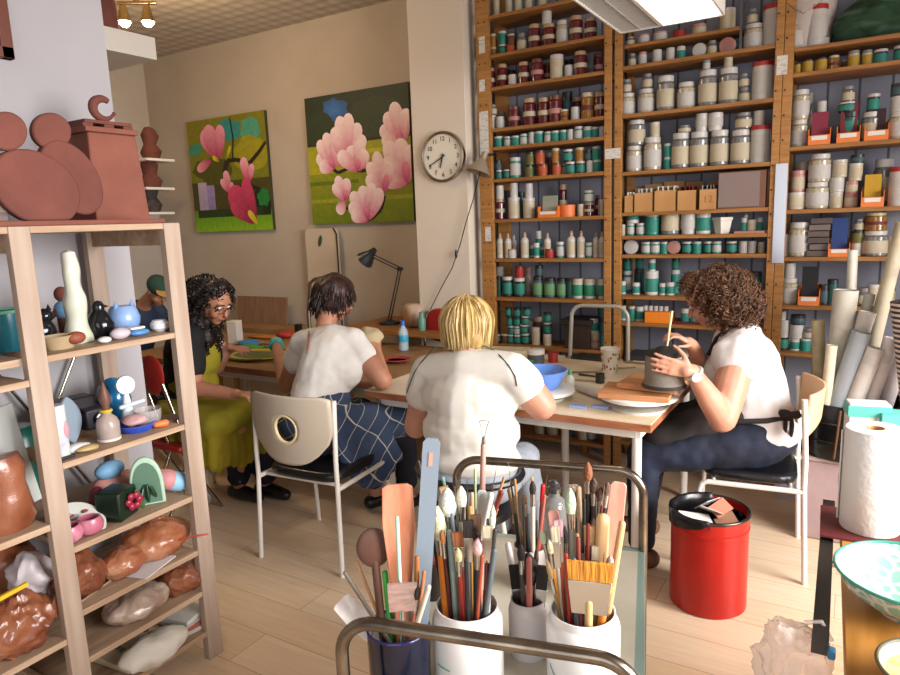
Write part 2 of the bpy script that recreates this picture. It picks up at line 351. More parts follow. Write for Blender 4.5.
def art2(P):
    quad(P, 0, 0, 1, .42, '23301e', '1c2414'); quad(P, 0, .38, 1, .6, '9a9a14', 'a8a41c'); quad(P, 0, .6, 1, 1, '868c12', '6a7c10')
    blob2(P, .3, .12, .14, .09, '24508a', 1, '3a70b8'); blob2(P, .12, .24, .14, .14, '26351c', 2); blob2(P, .7, .2, .25, .15, '2a3820', 5); quad(P, 0, .8, 1, .83, '94981a'); quad(P, 0, .66, .5, .69, '5c7010'); quad(P, .4, .44, 1, .47, 'c0b426')
    stroke(P, [(.24, .56), (.3, .6), (.42, .57), (.52, .6), (.68, .6), (.7, .52)], .014, '14100c'); stroke(P, [(.5, .74), (.62, .76), (.7, .8)], .014, '14100c'); stroke(P, [(.74, .8), (.7, .9), (.6, .97), (.5, .95)], .018, '14100c'); stroke(P, [(.42, .88), (.36, .88)], .01, '14100c')
    fl = [(.27, .56, [(150, .26), (125, .34), (105, .36), (85, .36), (65, .26), (170, .2)], .13), (.38, .52, [(60, .4), (40, .34), (80, .46), (95, .44), (20, .24), (110, .36)], .15), (.5, .6, [(110, .26), (80, .3), (140, .3), (60, .22)], .14),
          (.94, .42, [(150, .3), (125, .34), (105, .38), (80, .3), (170, .25)], .14), (.96, .72, [(120, .46), (100, .42), (140, .36), (165, .3), (80, .35)], .17), (.74, .78, [(100, .4), (120, .34), (75, .3), (140, .26)], .13), (.36, .82, [(110, .26), (130, .22), (80, .22), (230, .16)], .11), (.58, .98, [(125, .34), (100, .34), (80, .36), (60, .34), (145, .28), (160, .22)], .14)]
    for x, y, ps, wd in fl:
        for a, l in ps: petal(P, x, y, a, l*.8, wd, 'c8507e', 'f8e4e4')
        petal(P, x, y, ps[0][0]-25, ps[0][1]*.35, wd*.5, 'b03868', 'e890ac')
painting([(188, 123), (266, 109), (272, 229), (196, 233)], 'magnolia_painting', 'smaller canvas of dark pink magnolia buds on green, left of the two paintings', art1)
painting([(307, 98), (410, 82), (413, 222), (311, 224)], 'magnolia_painting', 'larger canvas of pale pink open magnolias, the painting nearest the clock', art2)
c = at(444, 157, y=4.04); t = thing('wall_clock', (c.x, 4.05, c.z), 'round silver wall clock with white dial on the pillar', 'clock')
MB().lathe([(.165, 0), (.17, .01), (.168, .035), (.158, .042), (.15, .036), (.15, .02), (0, .02)], (c.x, 4.049, c.z), (0, -1, 0), 40).build('rim', CHROME, t)
MB().lathe([(.151, 0), (.151, .003), (0, .003)], (c.x, 4.027, c.z), (0, -1, 0), 40).build('dial', plain('d8d0c0', .5), t)
for h_ in range(12):
    a = PI/2-(h_+1)*PI/6; text(str(h_+1), .042, (c.x+.118*math.cos(a), 4.0225, c.z+.118*math.sin(a)), (1, 0, 0), (0, 0, 1), BLACKP, t, 'numeral')
for a, l, wd in ((math.radians(254), .075, .006), (math.radians(208), .115, .004)):
    MB().cyl((c.x-.02*math.cos(a), 4.018, c.z-.02*math.sin(a)), (c.x+l*math.cos(a), 4.018, c.z+l*math.sin(a)), wd, wd*.6, 6).build('hand', BLACKP, t)
# framed picture at the left on the partition wall
c = at(6, 30, x=-2.53); t = thing('framed_picture', (-2.55, c.y, 2.0), 'dark wood framed picture at the top left of the white wall', 'picture')
f = MB(); r_ = at(14, 60, x=-2.53); y1 = r_.y; z0 = r_.z; y0 = y1-.5; z1 = z0+.6
for (a, b_) in (((y0, z0), (y1, z0+.04)), ((y0, z1-.04), (y1, z1)), ((y0, z0), (y0+.04, z1)), ((y1-.04, z0), (y1, z1))): f.span((-2.549, a[0], a[1]), (-2.52, b_[0], b_[1]))
f.build('frame', plain('5a2a18', .4), t, bev=.003); MB().span((-2.549, y0+.03, z0+.03), (-2.535, y1-.03, z1-.03)).build('picture_sheet', plain('7d8c88', .5), t)
# ================================================================ SHELVING WALL
YS = 4.1; DEP = .29
bb = mat('grey_back_boards', s('787a86'), .7)
nt = bb.node_tree; b = nt.nodes['Principled BSDF']; tc = nt.nodes.new('ShaderNodeTexCoord'); wv = nt.nodes.new('ShaderNodeTexWave'); wv.bands_direction = 'X'; wv.inputs['Scale'].default_value = 2.1
r = nt.nodes.new('ShaderNodeValToRGB'); r.color_ramp.elements[0].color = (*s('3a3c44'), 1); r.color_ramp.elements[1].color = (*s('7e808c'), 1); r.color_ramp.elements[0].position = .0; r.color_ramp.elements[1].position = .03
nt.links.new(tc.outputs['Object'], wv.inputs['Vector']); nt.links.new(wv.outputs['Fac'], r.inputs[0]); nt.links.new(r.outputs[0], b.inputs['Base Color'])
def X(px, y=YS): return at(px, 200, y=y).x
bays = {}
STUB = plain('2a1c14', .8)
def bay(key, name, pL, pR, wl, wr, rows, label, top):
    xl0, xl1, xr0, xr1 = X(pL[0]), X(pL[1]), X(pR[0]), X(pR[1])
    t = thing(name, ((xl0+xr1)/2, YS+DEP/2, 0), label, 'shelving', 'wooden shelving along the back wall')
    for a, b_ in ((xl0, xl1), (xr0, xr1)):
        if b_-a < .01: continue
        for yy in (YS, YS+DEP-.03):
            o = MB().span((a, yy, 0), (b_, yy+.03, top)).build('post', WOODS, t, bev=.002)
            if yy == YS:
                h = MB(); z = .3
                while z < top-.05:
                    for q in ((a*.75+b_*.25), ) if b_-a < .07 else (a*.75+b_*.25, a*.3+b_*.7): h.cyl((q, YS-.0006, z), (q, YS+.001, z), .0055, n=8)
                    z += .128
                h.build('peg_hole', STUB, o)['kind'] = 'stuff'
    MB().span((xl1-.03, YS+DEP, 0), (xr0+.03, YS+DEP+.012, top)).build('back_panel', bb, t)
    zs = []
    for (xa, ya), (xb, yb) in rows:
        za = at(xa, ya, y=YS).z; zb = at(xb, yb, y=YS).z; z = (za+zb)/2; zs.append(z)
        MB().span((xl1, YS+.004, z-.022), (xr0, YS+DEP-.002, z)).build('shelf_board', WOODH, t, bev=.002)
    bays[key] = (t, zs, xl1, xr0); return t
RA = [((486, 13.5), (600, -5)), ((488, 53.7), (601, 36)), ((489, 87), (602, 71)), ((492, 128.4), (604, 116)), ((495, 147), (604, 136.2)), ((493, 179), (604, 171.2)), ((495, 219.3), (604, 215.7)), ((495, 259), (604, 258.2)), ((495.5, 298.5), (604.5, 299.3)), ((497, 346), (606, 350)), ((529, 438), (599, 442))]
RBt = [((620, 65), (769, 46)), ((620, 113), (769, 100)), ((621, 171), (769, 163)), ((621, 212), (766, 208)), ((622, 236), (766, 233)), ((621, 255.6), (766, 253)), ((621, 295.7), (685, 297)), ((621, 323), (700, 325)), ((620, 366), (760, 372)), ((610, 444), (760, 455))]
RC = [((788, 48), (900, 33)), ((789, 74), (900, 59)), ((787, 146), (900, 139.3)), ((787, 209), (900, 207)), ((784, 257), (891, 257)), ((783, 305.5), (860, 307)), ((781, 352.5), (850, 356)), ((781, 420), (850, 428))]
bay('A', 'wooden_shelving', (480, 492.5), (604, 611), 0, 0, RA, 'tall wooden shelving bay beside the clock pillar, crammed with red and green jars', 3.1)
bay('B', 'wooden_shelving', (614, 621), (769, 777), 0, 0, RBt, 'middle wooden shelving bay with big white-lidded jars and cardboard boxes', 2.92)
bay('C', 'wooden_shelving', (777.5, 787), (925, 935), 0, 0, RC, 'right hand wooden shelving bay with orange trays and stacked tubs', 2.72)
# grey rail strip in the gap and paper tags on posts
m_ = MB(); m_.span((X(611.3), YS+.02, 0), (X(613.7), YS+.04, 2.2)); one(m_, 'metal_upright', plain('55585c', .4, 1), 'grey metal strip in the gap between left and middle shelving bays', 'metal strip')
def tagp(x0, y0, x1, y1, label):
    a = at(x0, y0, y=YS-.002); b_ = at(x1, y1, y=YS-.002); one(MB().span((a.x, YS-.0022, b_.z), (b_.x, YS-.0004, a.z)), 'paper_tag', PAPT, label, 'paper tag', 'paper tags on the shelving posts')
PAPT = mat('paper_tag', s('c9c4bd'), .7, col2=s('a9a39c'), scale=30, stretch=(1, 1, 3), lo=.5, hi=.62)
for a in ((478.5, 37, 485, 53, 'small white tag near the top of the left shelving post'), (479, 80, 485, 91, 'short white tag second from top on the left shelving post'), (479, 112, 489, 155, 'long handwritten white tag on the left shelving post'),
          (485, 227, 491, 241, 'white tag low on the left shelving post'), (605, 149, 620.5, 158, 'wide white label across the post between left and middle bays'), (777, 56, 787, 74, 'blank white paper on the post right of the middle bay')): tagp(*a)
a = at(776, 164, y=YS-.01); b_ = at(781.5, 263, y=YS-.01)
one(MB().span((a.x, YS-.012, b_.z), (b_.x+.01, YS-.0005, a.z)), 'metal_ruler', plain('c4c6cc', .3, 1), 'long steel ruler hanging on the right shelving post', 'ruler')
# grey metal mini rack on top of the middle bay
z1 = bays['B'][1][0]; z2 = (at(622, 41.3, y=YS).z+at(733, 30, y=YS).z)/2
t = thing('metal_rack', (X(680), YS+.1, z1), 'grey metal rack with one wooden board standing on the middle bay', 'rack')
for px in (621.5, 734.5):
    for yy in (YS+.02, YS+.2): MB().span((X(px)-.006, yy, z1), (X(px)+.006, yy+.012, z1+.55)).build('upright', plain('6e7278', .35, 1), t)
MB().span((X(622), YS+.02, z2-.018), (X(734), YS+.21, z2)).build('shelf_board', WOODH, t, bev=.002)
# ---------------------------------------------------------------- jars
WHT = mat('white_plastic', s('cfc9c0'), .4); CREAM = mat('cream_plastic', s('c3b193'), .4)
PAL0 = dict(maroon='6b2028', dark='2c2626', teal='2a8c7c', teald='1e5450', green='2c9468', orange='c4552a', yellow='c29a2c', ochre='a5702a', cream='cdbfa2', grey='8c8a88', brown='6a3c2a', tan='b79472', olive='6b6a2c', pink='c48a80', blue='2f6e84', white='cfcac4', red='b0271f', lgreen='6f9c6a', slate='3c5a60')
def dk_(h, k=.86): return ''.join('%02x' % int(int(h[i:i+2], 16)*k) for i in (0, 2, 4))
PAL = {k: dk_(v) for k, v in PAL0.items()}
def jm(c): return mat('jar_'+c, s(PAL[c]), .35)
def gm(c): return mat('glassy_'+c, s(PAL[c]), .12, spec=.7, col2=tuple(q*.55 for q in s(PAL[c])), scale=9)
def lab(c): return mat('label_'+c, s(PAL[c]), .6, col2=tuple(q*.62 for q in s(PAL[c])), scale=16, stretch=(1.5, 1.5, 9), lo=.52, hi=.6)
TPL = {}
def tpl(shape, body, lid, label):
    k = (shape, body, lid, label)
    if k in TPL: return TPL[k]
    e = bpy.data.objects.new('jar', None); COL.objects.link(e)
    if shape == 'bottle': bp_ = [(.46, 0), (.5, .02), (.5, .66), (.42, .74), (.2, .8), (.2, .82), (0, .82)]; lp = [(.2, .8), (.24, .81), (.2, .93), (.13, .99), (0, 1)]; lr = (.12, .6)
    elif shape == 'tub': bp_ = [(.42, 0), (.44, .02), (.49, .86), (0, .86)]; lp = [(.5, .84), (.5, .98), (.47, 1), (0, 1)]; lr = (.25, .7)
    elif shape == 'can': bp_ = [(.5, 0), (.5, .9), (0, .9)]; lp = [(.52, .88), (.52, .99), (.5, 1), (0, 1)]; lr = (.15, .75)
    elif shape == 'wide': bp_ = [(.46, 0), (.5, .04), (.5, .76), (.4, .84), (.4, .88), (0, .88)]; lp = [(.43, .83), (.44, .84), (.44, .985), (.42, 1), (0, 1)]; lr = (.12, .62)
    elif shape == 'band': bp_ = [(.46, 0), (.5, .04), (.5, .78), (.42, .85), (.42, .88), (0, .88)]; lp = [(.43, .83), (.45, .84), (.45, .985), (.42, 1), (0, 1)]; lr = (.34, .52)
    elif shape == 'round': bp_ = [(.4, 0), (.5, .08), (.5, .68), (.36, .8), (.36, .86), (0, .86)]; lp = [(.4, .8), (.4, .99), (.38, 1), (0, 1)]; lr = (.14, .6)
    else: bp_ = [(.47, 0), (.5, .03), (.5, .8), (.46, .84), (0, .84)]; lp = [(.48, .82), (.5, .83), (.5, .985), (.48, 1), (0, 1)]; lr = (.14, .7)
    glass = shape in ('wide', 'round', 'band')
    MB().lathe(bp_, n=18).build('jar_body', gm(body) if glass else jm(body), e)
    if label and shape != 'plain':
        g = MB().lathe([(.506, lr[0]), (.508, lr[0]+.005), (.508, lr[1]-.005), (.506, lr[1])], n=18).build('label', lab(label), e)
    MB().lathe(lp, n=18).build('lid', jm(lid), e); TPL[k] = e; return e
# kind codes -> shape, body, lid, label, words
K = {
 'r': ('band', 'maroon', 'tan', 'cream', 'glass jar of maroon powder with a pale label band'), 'R': ('band', 'maroon', 'brown', 'pink', 'maroon-labelled glass jar'),
 't': ('jar', 'teal', 'white', 'teal', 'small bright teal jar with white lid'), 'T': ('jar', 'teald', 'dark', 'teal', 'small teal jar with dark lid'),
 'm': ('jar', 'teal', 'white', 'white', 'teal jar half covered by a white label'), 'w': ('jar', 'white', 'white', 'white', 'small plain white jar'),
 'p': ('jar', 'white', 'pink', 'white', 'small white jar with pinkish lid'), 'g': ('wide', 'grey', 'white', 'cream', 'large clear glass jar with white lid and cream label'),
 'G': ('wide', 'cream', 'white', 'white', 'large jar of pale powder with white lid'), 'o': ('jar', 'orange', 'brown', 'orange', 'small orange jar with brown lid'),
 'h': ('jar', 'ochre', 'cream', 'ochre', 'small ochre jar'), 'l': ('jar', 'olive', 'dark', 'olive', 'small olive jar with dark lid'),
 'y': ('can', 'yellow', 'dark', 'yellow', 'short yellow tin'), 'Y': ('jar', 'cream', 'grey', 'yellow', 'pale jar with yellow label and grey lid'),
 'c': ('can', 'white', 'red', 'white', 'tall white canister with red lid'), 'b': ('bottle', 'white', 'white', 'white', 'slim white squeeze bottle'),
 'B': ('bottle', 'white', 'tan', 'cream', 'slim white squeeze bottle with tan cap'), 'n': ('jar', 'white', 'cream', 'green', 'jar banded green and cream'),
 'N': ('jar', 'slate', 'dark', 'lgreen', 'dark-lidded jar banded in dull green'), 'k': ('jar', 'teald', 'dark', 'teald', 'dark teal jar with black lid'),
 'd': ('jar', 'dark', 'dark', 'slate', 'dark little jar with slate label'), 's': ('jar', 'cream', 'white', 'cream', 'cream jar with white lid'),
 'u': ('tub', 'white', 'white', 'white', 'white plastic tub with a lipped lid'), 'e': ('jar', 'brown', 'cream', 'brown', 'brown jar with cream lid'),
 'i': ('jar', 'dark', 'white', 'teal', 'dark jar with teal label and white lid'), 'z': ('jar', 'blue', 'white', 'white', 'blue jar with white label'),
 'a': ('round', 'grey', 'grey', 'cream', 'small clear jar with grey lid'), 'x': ('jar', 'red', 'brown', 'red', 'small red jar'), 'v': ('jar', 'white', 'white', 'teal', 'white jar with teal label'),
 'q': ('jar', 'pink', 'pink', 'cream', 'pinkish jar with cream label'), 'A': ('band', 'ochre', 'cream', 'maroon', 'glass jar of amber powder'),
}
ORD = ['first', 'second', 'third', 'fourth', 'fifth', 'sixth', 'seventh', 'eighth', 'ninth', 'tenth', 'eleventh', 'twelfth', 'thirteenth', 'fourteenth', 'fifteenth', 'sixteenth', 'seventeenth', 'eighteenth', 'nineteenth', 'twentieth', 'twenty-first', 'twenty-second', 'twenty-third', 'twenty-fourth', 'twenty-fifth', 'twenty-sixth', 'twenty-seventh', 'twenty-eighth']
BN = dict(A='left', B='middle', C='right')
USED = set()
def put(kind, x, y, z, w, h, label, group, lying=False):
    k = K[kind]; T = tpl(*k[:4]); 
    if id(T) in USED: r_ = copytree(T)
    else: r_ = T; USED.add(id(T))
    r_.name = 'jar' if k[0] not in ('bottle', 'tub', 'can') else {'bottle': 'squeeze_bottle', 'tub': 'tub', 'can': 'canister'}[k[0]]
    r_.location = (x, y, z); r_.scale = (w, w, h); r_.rotation_euler = (PI/2, 0, 0) if lying else (0, 0, rnd.uniform(-.5, .5))
    tag(r_, label, {'bottle': 'bottle', 'tub': 'tub', 'can': 'canister'}.get(k[0], 'jar'), group); return r_
def row(bk, si, spec, nm, z=None, back=0):
    """spec: 'kind px w h' items; '+' prefix = stacked on the previous one; '*' = behind; '_' lying with its lid to the front"""
    zs = bays[bk][1][si] if z is None else z; n = 0; last = None
    for it in spec.split(','):
        it = it.strip()
        st = it[0] == '+'; bh = it[0] == '*'; ly = it[0] == '_'
        if it[0] in '+*_': it = it[1:]
        k, px, w, h = it.split(); px, w, h = float(px), float(w), float(h)
        y = YS+.09+(.1 if bh else 0)
        P = at(px, 200, y=y); d = (-.511*P.x+.843*P.y); mw = w*d/FPX*.98/.99; mh = h*d/FPX
        if st: zz = last[1]; y = last[2]; x = at(px, 200, y=y).x; x = last[0]+max(-.25*last[3], min(.25*last[3], x-last[0]))
        else: zz = zs; x = P.x
        n += 1
        lbl = '%s, %s from the left, %s' % (K[k][4], ORD[n-1], nm)
        if st: lbl = '%s, stacked, %s from left, %s' % (' '.join(K[k][4].split()[:5]), ORD[n-1], nm)
        ws = lbl.split(); 
        if len(lbl.split()) > 16: lbl = '%s, %s from left, %s' % (' '.join(w for w in K[k][4].split() if w not in ('a', 'with', 'and', 'of')), ORD[n-1], nm)
        if len(lbl.split()) > 16: lbl = '%s, %s on %s' % (' '.join(K[k][4].split()[:6]), ORD[n-1], nm)
        if ly:
            r_ = mw/2; put(k, x, y+.02, zz+r_, mw, mh*.8, lbl, 'jars on the back wall shelving', True); zt = zz+2*r_
        else: put(k, x, y, zz, mw, mh, lbl, 'jars on the back wall shelving'); zt = zz+mh
        last = (x, zt, y, mw)
A_ = lambda n: n+' of left bay'
row('A', 0, 's 501 6 22,s 513 7 24,s 522 7 22,s 532 7 22,s 545 8 20', 'top shelf, left bay')
row('A', 1, 'i 490.5 8 8,+q 490.5 8 13,h 497 7 9,+h 497 7 12,i 506 8 10,+t 506 8 12,o 514 9 9,+e 514.5 8 9,a 525 10 17,r 537 12 23,r 551 13 21,+w 549 9 15,G 564 12 22,r 577 13 24,r 591 12 20', 'second shelf, left bay')
row('A', 2, 'r 494 9 20,r 505 10 22,*d 514 8 18,w 515 9 11,r 526 11 21,R 539 12 22,*R 549 9 20,s 558 13 23,*d 570 9 20,w 570 9 12,r 581 13 23,*R 598 9 22', 'third shelf, left bay')
row('A', 3, 'w 494 8 14,+a 495 8 10,w 502 9 12,*a 504 9 18,R 516 12 20,r 531 13 26,r 545 12 25,R 556 13 26,*d 568 10 30,A 565 9 12,w 576 9 13,*r 578 9 24,A 588 13 25,r 600 11 24', 'fourth shelf, left bay')
row('A', 4, 't 500 9 11,m 509 8 10,t 517 9 10,m 525 8 11,w 533 7 12,t 540 9 12,m 549 8 11,t 556 9 11,t 564 8 11,w 571 7 11,m 579 9 13,v 588 9 12,t 595 8 11,w 602 6 11', 'fifth shelf, left bay')
row('A', 5, 'i 500 7 9,+d 499 8 9,i 508 8 9,m 516 11 20,l 530 9 12,+l 531 9 12,o 543 10 12,+o 540 9 13,*e 551 8 23,o 557 9 12,+h 556 8 14,*m 565 8 12,i 571 10 12,+i 568 10 12,i 581 9 12,+h 580 9 13,w 590 7 12,+d 588 8 10,t 597 8 12,+t 596 8 13', 'sixth shelf, left bay')
row('A', 6, 'r 500 10 20,+w 500 8 13,s 514 12 21,+w 514 8 14,s 529 12 20,+w 529 8 14,*d 508 8 28,*k 521 8 26,*r 563 8 32,s 581 7 12,r 589 10 13,+m 589 10 12,*R 599 8 20,s 602 5 16', 'seventh shelf, left bay')
row('A', 7, 'B 499 7 25,B 507 7 25,*b 513 6 22,p 511 9 9,B 524 8 26,*v 531 6 12,v 536 6 15,*v 538 6 26,B 547 7 25,*v 541 6 10,x 549 10 9,m 560 8 16,B 571 9 27,B 581 8 27,m 589 7 15,B 596 6 26,B 602 6 26', 'eighth shelf, left bay')
row('A', 8, 'k 497 6 20,*w 499 8 28,i 506 11 20,i 518 11 19,+x 518 9 12,*q 526 7 28,N 537 11 21,+d 538 8 11,N 549 12 20,N 561 10 20,k 570 8 20,n 578 12 20,n 590 12 20,n 602 8 20', 'ninth shelf, left bay')
row('A', 9, 'i 494 9 8,e 502 9 9,i 508 9 9,+i 509 8 9,+T 507 7 10,+T 506 7 9,i 515 9 9,+m 515 8 9,+T 515 8 10,+T 515 8 9,i 523 9 11,+i 522 9 9,+i 523 8 9,+T 525 8 9,*w 528 7 22,*e 536 9 26,s 534 9 18,s 546 9 12,+i 546 8 12,+T 546 8 10,q 595 9 9,+s 595 9 8,+v 594 9 14,*k 602 8 30,+k 602 8 14', 'table-height shelf, left bay')
row('A', 10, 's 537 12 13,q 550 13 15,k 566 12 14,s 582 12 13,z 592 9 12', 'lowest shelf, left bay')
row('B', 0, 'a 631 8 13,p 641 8 13,w 655 9 13,w 668 8 13,v 678 8 13,_G 696 14 8,a 708 9 14,_p 723 15 8', 'lower top shelf, middle bay')
t2 = z2
row('B', 0, 'a 629 10 9,p 642 12 9,p 658 13 9,x 676 12 8,q 695 13 10,s 722 14 20', 'rack board, middle bay', z=z2)
row('B', 1, 'G 627 15 21,+a 626 9 13,G 645 16 23,+a 646 10 14,g 664 17 33,G 684 17 25,_s 686 13 6,g 705 18 34,+m 703 7 10,+p 710 7 4,g 725 18 34,+s 724 8 10,a 741 11 14,+a 740 10 13,c 758 19 36', 'second shelf, middle bay')
row('B', 2, 'G 634 16 25,+g 636 17 24,G 652 17 32,+s 654 9 14,t 667 7 12,+t 667 7 13,g 680 18 34,+a 683 12 7,g 698 18 34,+u 700 12 17,g 718 18 34,+u 712 14 17,g 739 19 33,+a 741 16 16,c 758 18 36,+w 756 10 14', 'third shelf, middle bay')
row('B', 4, 's 623 6 11,m 631 8 12,+v 635 12 24,m 641 9 12,t 653 14 22,g 671 18 34,u 689 15 21,v 704 14 23,v 745 6 15,+a 752 4 4,s 753 9 13,v 761 6 15', 'white tub shelf, middle bay')
row('B', 5, '_w 632 14 8,m 647 10 12,m 656 10 12,t 665 8 12,_p 675 13 8,i 688 10 12,t 698 9 12,i 709 8 12,m 718 9 12,i 733 10 12,w 745 8 12,w 754 8 12,s 763 6 11', 'shelf of small jars, middle bay')
row('B', 6, 'v 623 7 13,*z 628 9 22,+T 628 8 13,v 637 8 12,*k 640 10 24,+T 640 8 12,v 653 13 24,+v 653 7 12,v 664 7 12,v 672 8 13,*t 677 9 24,+T 677 8 12,k 760 10 26,s 753 9 16', 'seventh shelf, middle bay')
row('B', 7, 'v 624 6 15,t 633 8 15,v 641 9 15,v 688 9 15,t 697 9 12', 'eighth shelf, middle bay')
row('B', 9, 's 622 12 14,z 600 10 12,q 640 14 14', 'lowest shelf, middle bay')
row('C', 0, 'c 807 20 38', 'top shelf, right bay')
# top shelf stretch left of the post stands on the middle bay board
row('B', 0, 'G 748 18 23,+a 746 10 14,c 767 20 38', 'top shelf beside the bucket, middle bay')
row('C', 0, 'G 788 21 27,a 815 10 13', 'top shelf in front of bucket, right bay')
row('C', 1, 'y 791 7 11,y 801 10 13,y 814 11 13,A 826 10 14,Y 845 10 16,*h 838 8 12,Y 858 9 15,i 871 12 14,i 890 12 15', 'second shelf, right bay')
row('C', 2, 'G 796 16 26,+G 796 16 28,*a 804 12 52,a 817 9 30,+w 817 8 12,T 845 16 30,+i 842 16 9,+a 842 11 15,g 866 17 28,+i 867 11 17,G 893 18 26,+w 891 12 15,+d 890 12 12', 'third shelf, right bay')
row('C', 3, 's 796 17 17,+q 797 13 21,*e 801 12 46,G 817 21 26,+G 818 20 27,s 836 12 16,+w 836 13 14,+s 838 13 17,q 851 12 14,+q 851 11 12,+s 854 12 17,+d 855 12 8,*g 882 18 46,c 898 18 38', 'fourth shelf, right bay')
row('C', 4, 'w 787 7 22,G 801 20 34,w 860 10 13,+l 860 12 12,+a 861 10 12,g 878 23 25,+A 877 20 18,s 896 10 20', 'fifth shelf, right bay')
row('C', 5, 'G 793 18 26,+w 793 11 15,d 829 10 20,k 838 10 26,a 870 13 18,s 880 12 22,g 893 16 26', 'sixth shelf, right bay')
row('C', 6, 'i 789 12 16,+w 789 12 15,+w 787 9 9,v 802 10 13,+w 803 13 14,+d 804 14 10,t 813 10 13,+a 816 12 11', 'seventh shelf, right bay')
for T in list(TPL.values()):
    if id(T) not in USED: hide_tmp(T)
# ---------------------------------------------------------------- other things on the shelving
def zrow(b_, i): return bays[b_][1][i]
CARD = mat('cardboard', s('b98a58'), .8, col2=s('a87a4a'), scale=6); CARDD = plain('8a5c34', .8)
for i, (a, b_, hgt, cap_) in enumerate(((624, 632, 15, 'leftmost open cardboard file box on the fourth shelf of the middle bay'), (634, 652, 17, 'second cardboard file box on the fourth shelf, behind the white pot'), (654, 675, 18, 'third cardboard file box on the fourth shelf, behind the tall jar'), (677, 695, 17, 'cardboard file box with dark red cards on the fourth shelf'), (699, 716, 17, 'cardboard file box marked 12 on the fourth shelf'))):
    xa, xb = X(a), X(b_); z = zrow('B', 3); hh = hgt*.0066; t = thing('file_box', ((xa+xb)/2, YS+.1, z), cap_, 'box', 'cardboard file boxes in the middle bay')
    f = MB(); f.span((xa, YS+.01, z), (xb, YS+.014, z+hh)); f.span((xa, YS+.24, z), (xb, YS+.244, z+hh*1.5)); f.span((xa, YS+.01, z), (xa+.003, YS+.24, z+hh)); f.span((xb-.003, YS+.01, z), (xb, YS+.24, z+hh)); f.span((xa, YS+.01, z), (xb, YS+.24, z+.004)); f.build('box_body', CARD, t)
    g = MB(); n = 4
    for j in range(n): q = xa+(xb-xa)*(j+.6)/(n+.2); g.box((q, YS+.09, z+hh*.62), (.004, .12, hh*1.2), rot=(0, rnd.uniform(-.12, .12), 0))
    o = g.build('card_dividers', plain(('d8d0c0', 'c8c0b8', 'd0c8b4', '6c1c1c', '8a8a84')[i], .6), t); o['kind'] = 'stuff'
    if i == 4: text('12', .055, ((xa+xb)/2, YS+.0095, z+hh*.5), (1, 0, 0), (0, 0, 1), CARDD, t)
xa, xb = X(717), X(765); z = zrow('B', 3); t = thing('brown_box', ((xa+xb)/2, YS+.1, z), 'flat grey-brown lidded box standing right on the fourth shelf, middle bay', 'box')
MB().span((xa, YS+.01, z), (xb, YS+.2, z+.2)).build('box_body', plain('6e4a3a', .7), t, bev=.003); MB().span((xa+.006, YS+.006, z+.008), (xb-.03, YS+.011, z+.195)).build('front_panel', plain('7b6a66', .6), t)
# white food tub on tub shelf and pink tray
p0 = MB(); a = at(723, 200, y=YS+.09).x; z = zrow('B', 4)
p0.lathe([(.038, 0), (.052, .075), (.057, .077), (.057, .092), (.0, .092)], (a, YS+.09, z), n=4); t = one(p0, 'food_tub', WHT, 'tapered square white tub with teal mark on the white tub shelf', 'tub')
one(MB().span((X(735), YS+.01, z), (X(766), YS+.24, z+.012)), 'pink_tray', plain('a07062', .6), 'thin pinkish tray at the right end of the white tub shelf', 'tray')
ORG = mat('orange_plastic', s('d2702c'), .4)
def tray(bk, si, x0, x1, hpx, label, card=None, ch=0, z=None, cc=None, cw=None):
    z = zrow(bk, si) if z is None else z; xa, xb = X(x0, YS+.02), X(x1, YS+.02); hh = hpx*.0063
    t = thing('storage_tray', ((xa+xb)/2, YS+.1, z), label, 'tray', 'orange plastic trays on the shelving')
    f = MB(); y0, y1 = YS+.012, YS+.2; w = .003
    f.span((xa, y0, z), (xb, y1, z+w)); f.span((xa, y0, z), (xb, y0+w, z+hh*.6)); f.span((xa, y1-w, z), (xb, y1, z+hh*1.3))
    for q in (xa, xb-w): f.add([(q, y0, z), (q+w, y0, z), (q+w, y1, z), (q, y1, z), (q, y0, z+hh), (q+w, y0, z+hh), (q+w, y1, z+hh*1.3), (q, y1, z+hh*1.3)], [(3, 2, 1, 0), (4, 5, 6, 7), (0, 1, 5, 4), (1, 2, 6, 5), (2, 3, 7, 6), (3, 0, 4, 7)])
    f.build('tray_body', ORG, t); MB().span((xa+.015, y0-.0015, z+hh*.3), (xb-.015, y0, z+hh*.55)).build('paper_label', WHT, t)
    if ch:
        c0 = xa+(xb-xa)*.12; c1 = xa+(xb-xa)*.85
        q = MB().box(((c0+c1)/2, YS+.06, z+w+.5*ch*.0063), (c1-c0, .012, ch*.0063-.006), rot=(-.1, 0, 0)); one(q, 'sample_card', plain(card, .6), cc, 'card')
    return t
tray('C', 2, 805, 827, 13, 'orange tray with crimson card, leftmost of three on the third shelf', '7a2138', 27, cc='crimson card standing in the leftmost orange tray, right bay')
tray('C', 2, 833, 856, 13, 'orange tray with dark red card, middle of three on the third shelf', '6a1822', 33, cc='dark red card standing in the middle orange tray, right bay')
tray('C', 2, 860, 884, 13, 'orange tray with blackish maroon card, rightmost of three on the third shelf', '2c1418', 25, cc='blackish maroon card standing in the rightmost orange tray')
tray('C', 3, 861, 884, 13, 'orange tray with mustard card on the fourth shelf of right bay', 'b08818', 26, cc='mustard yellow card standing in an orange tray, right bay')
tray('C', 4, 831, 853, 11, 'orange tray holding a blue box on the fifth shelf of right bay', '1c3468', 32, cc='dark blue card box standing in an orange tray')
tray('C', 5, 803, 825, 13, 'orange tray holding a black box on the sixth shelf of right bay', '0c0c10', 33, cc='black box standing in the orange tray beside paper rolls')
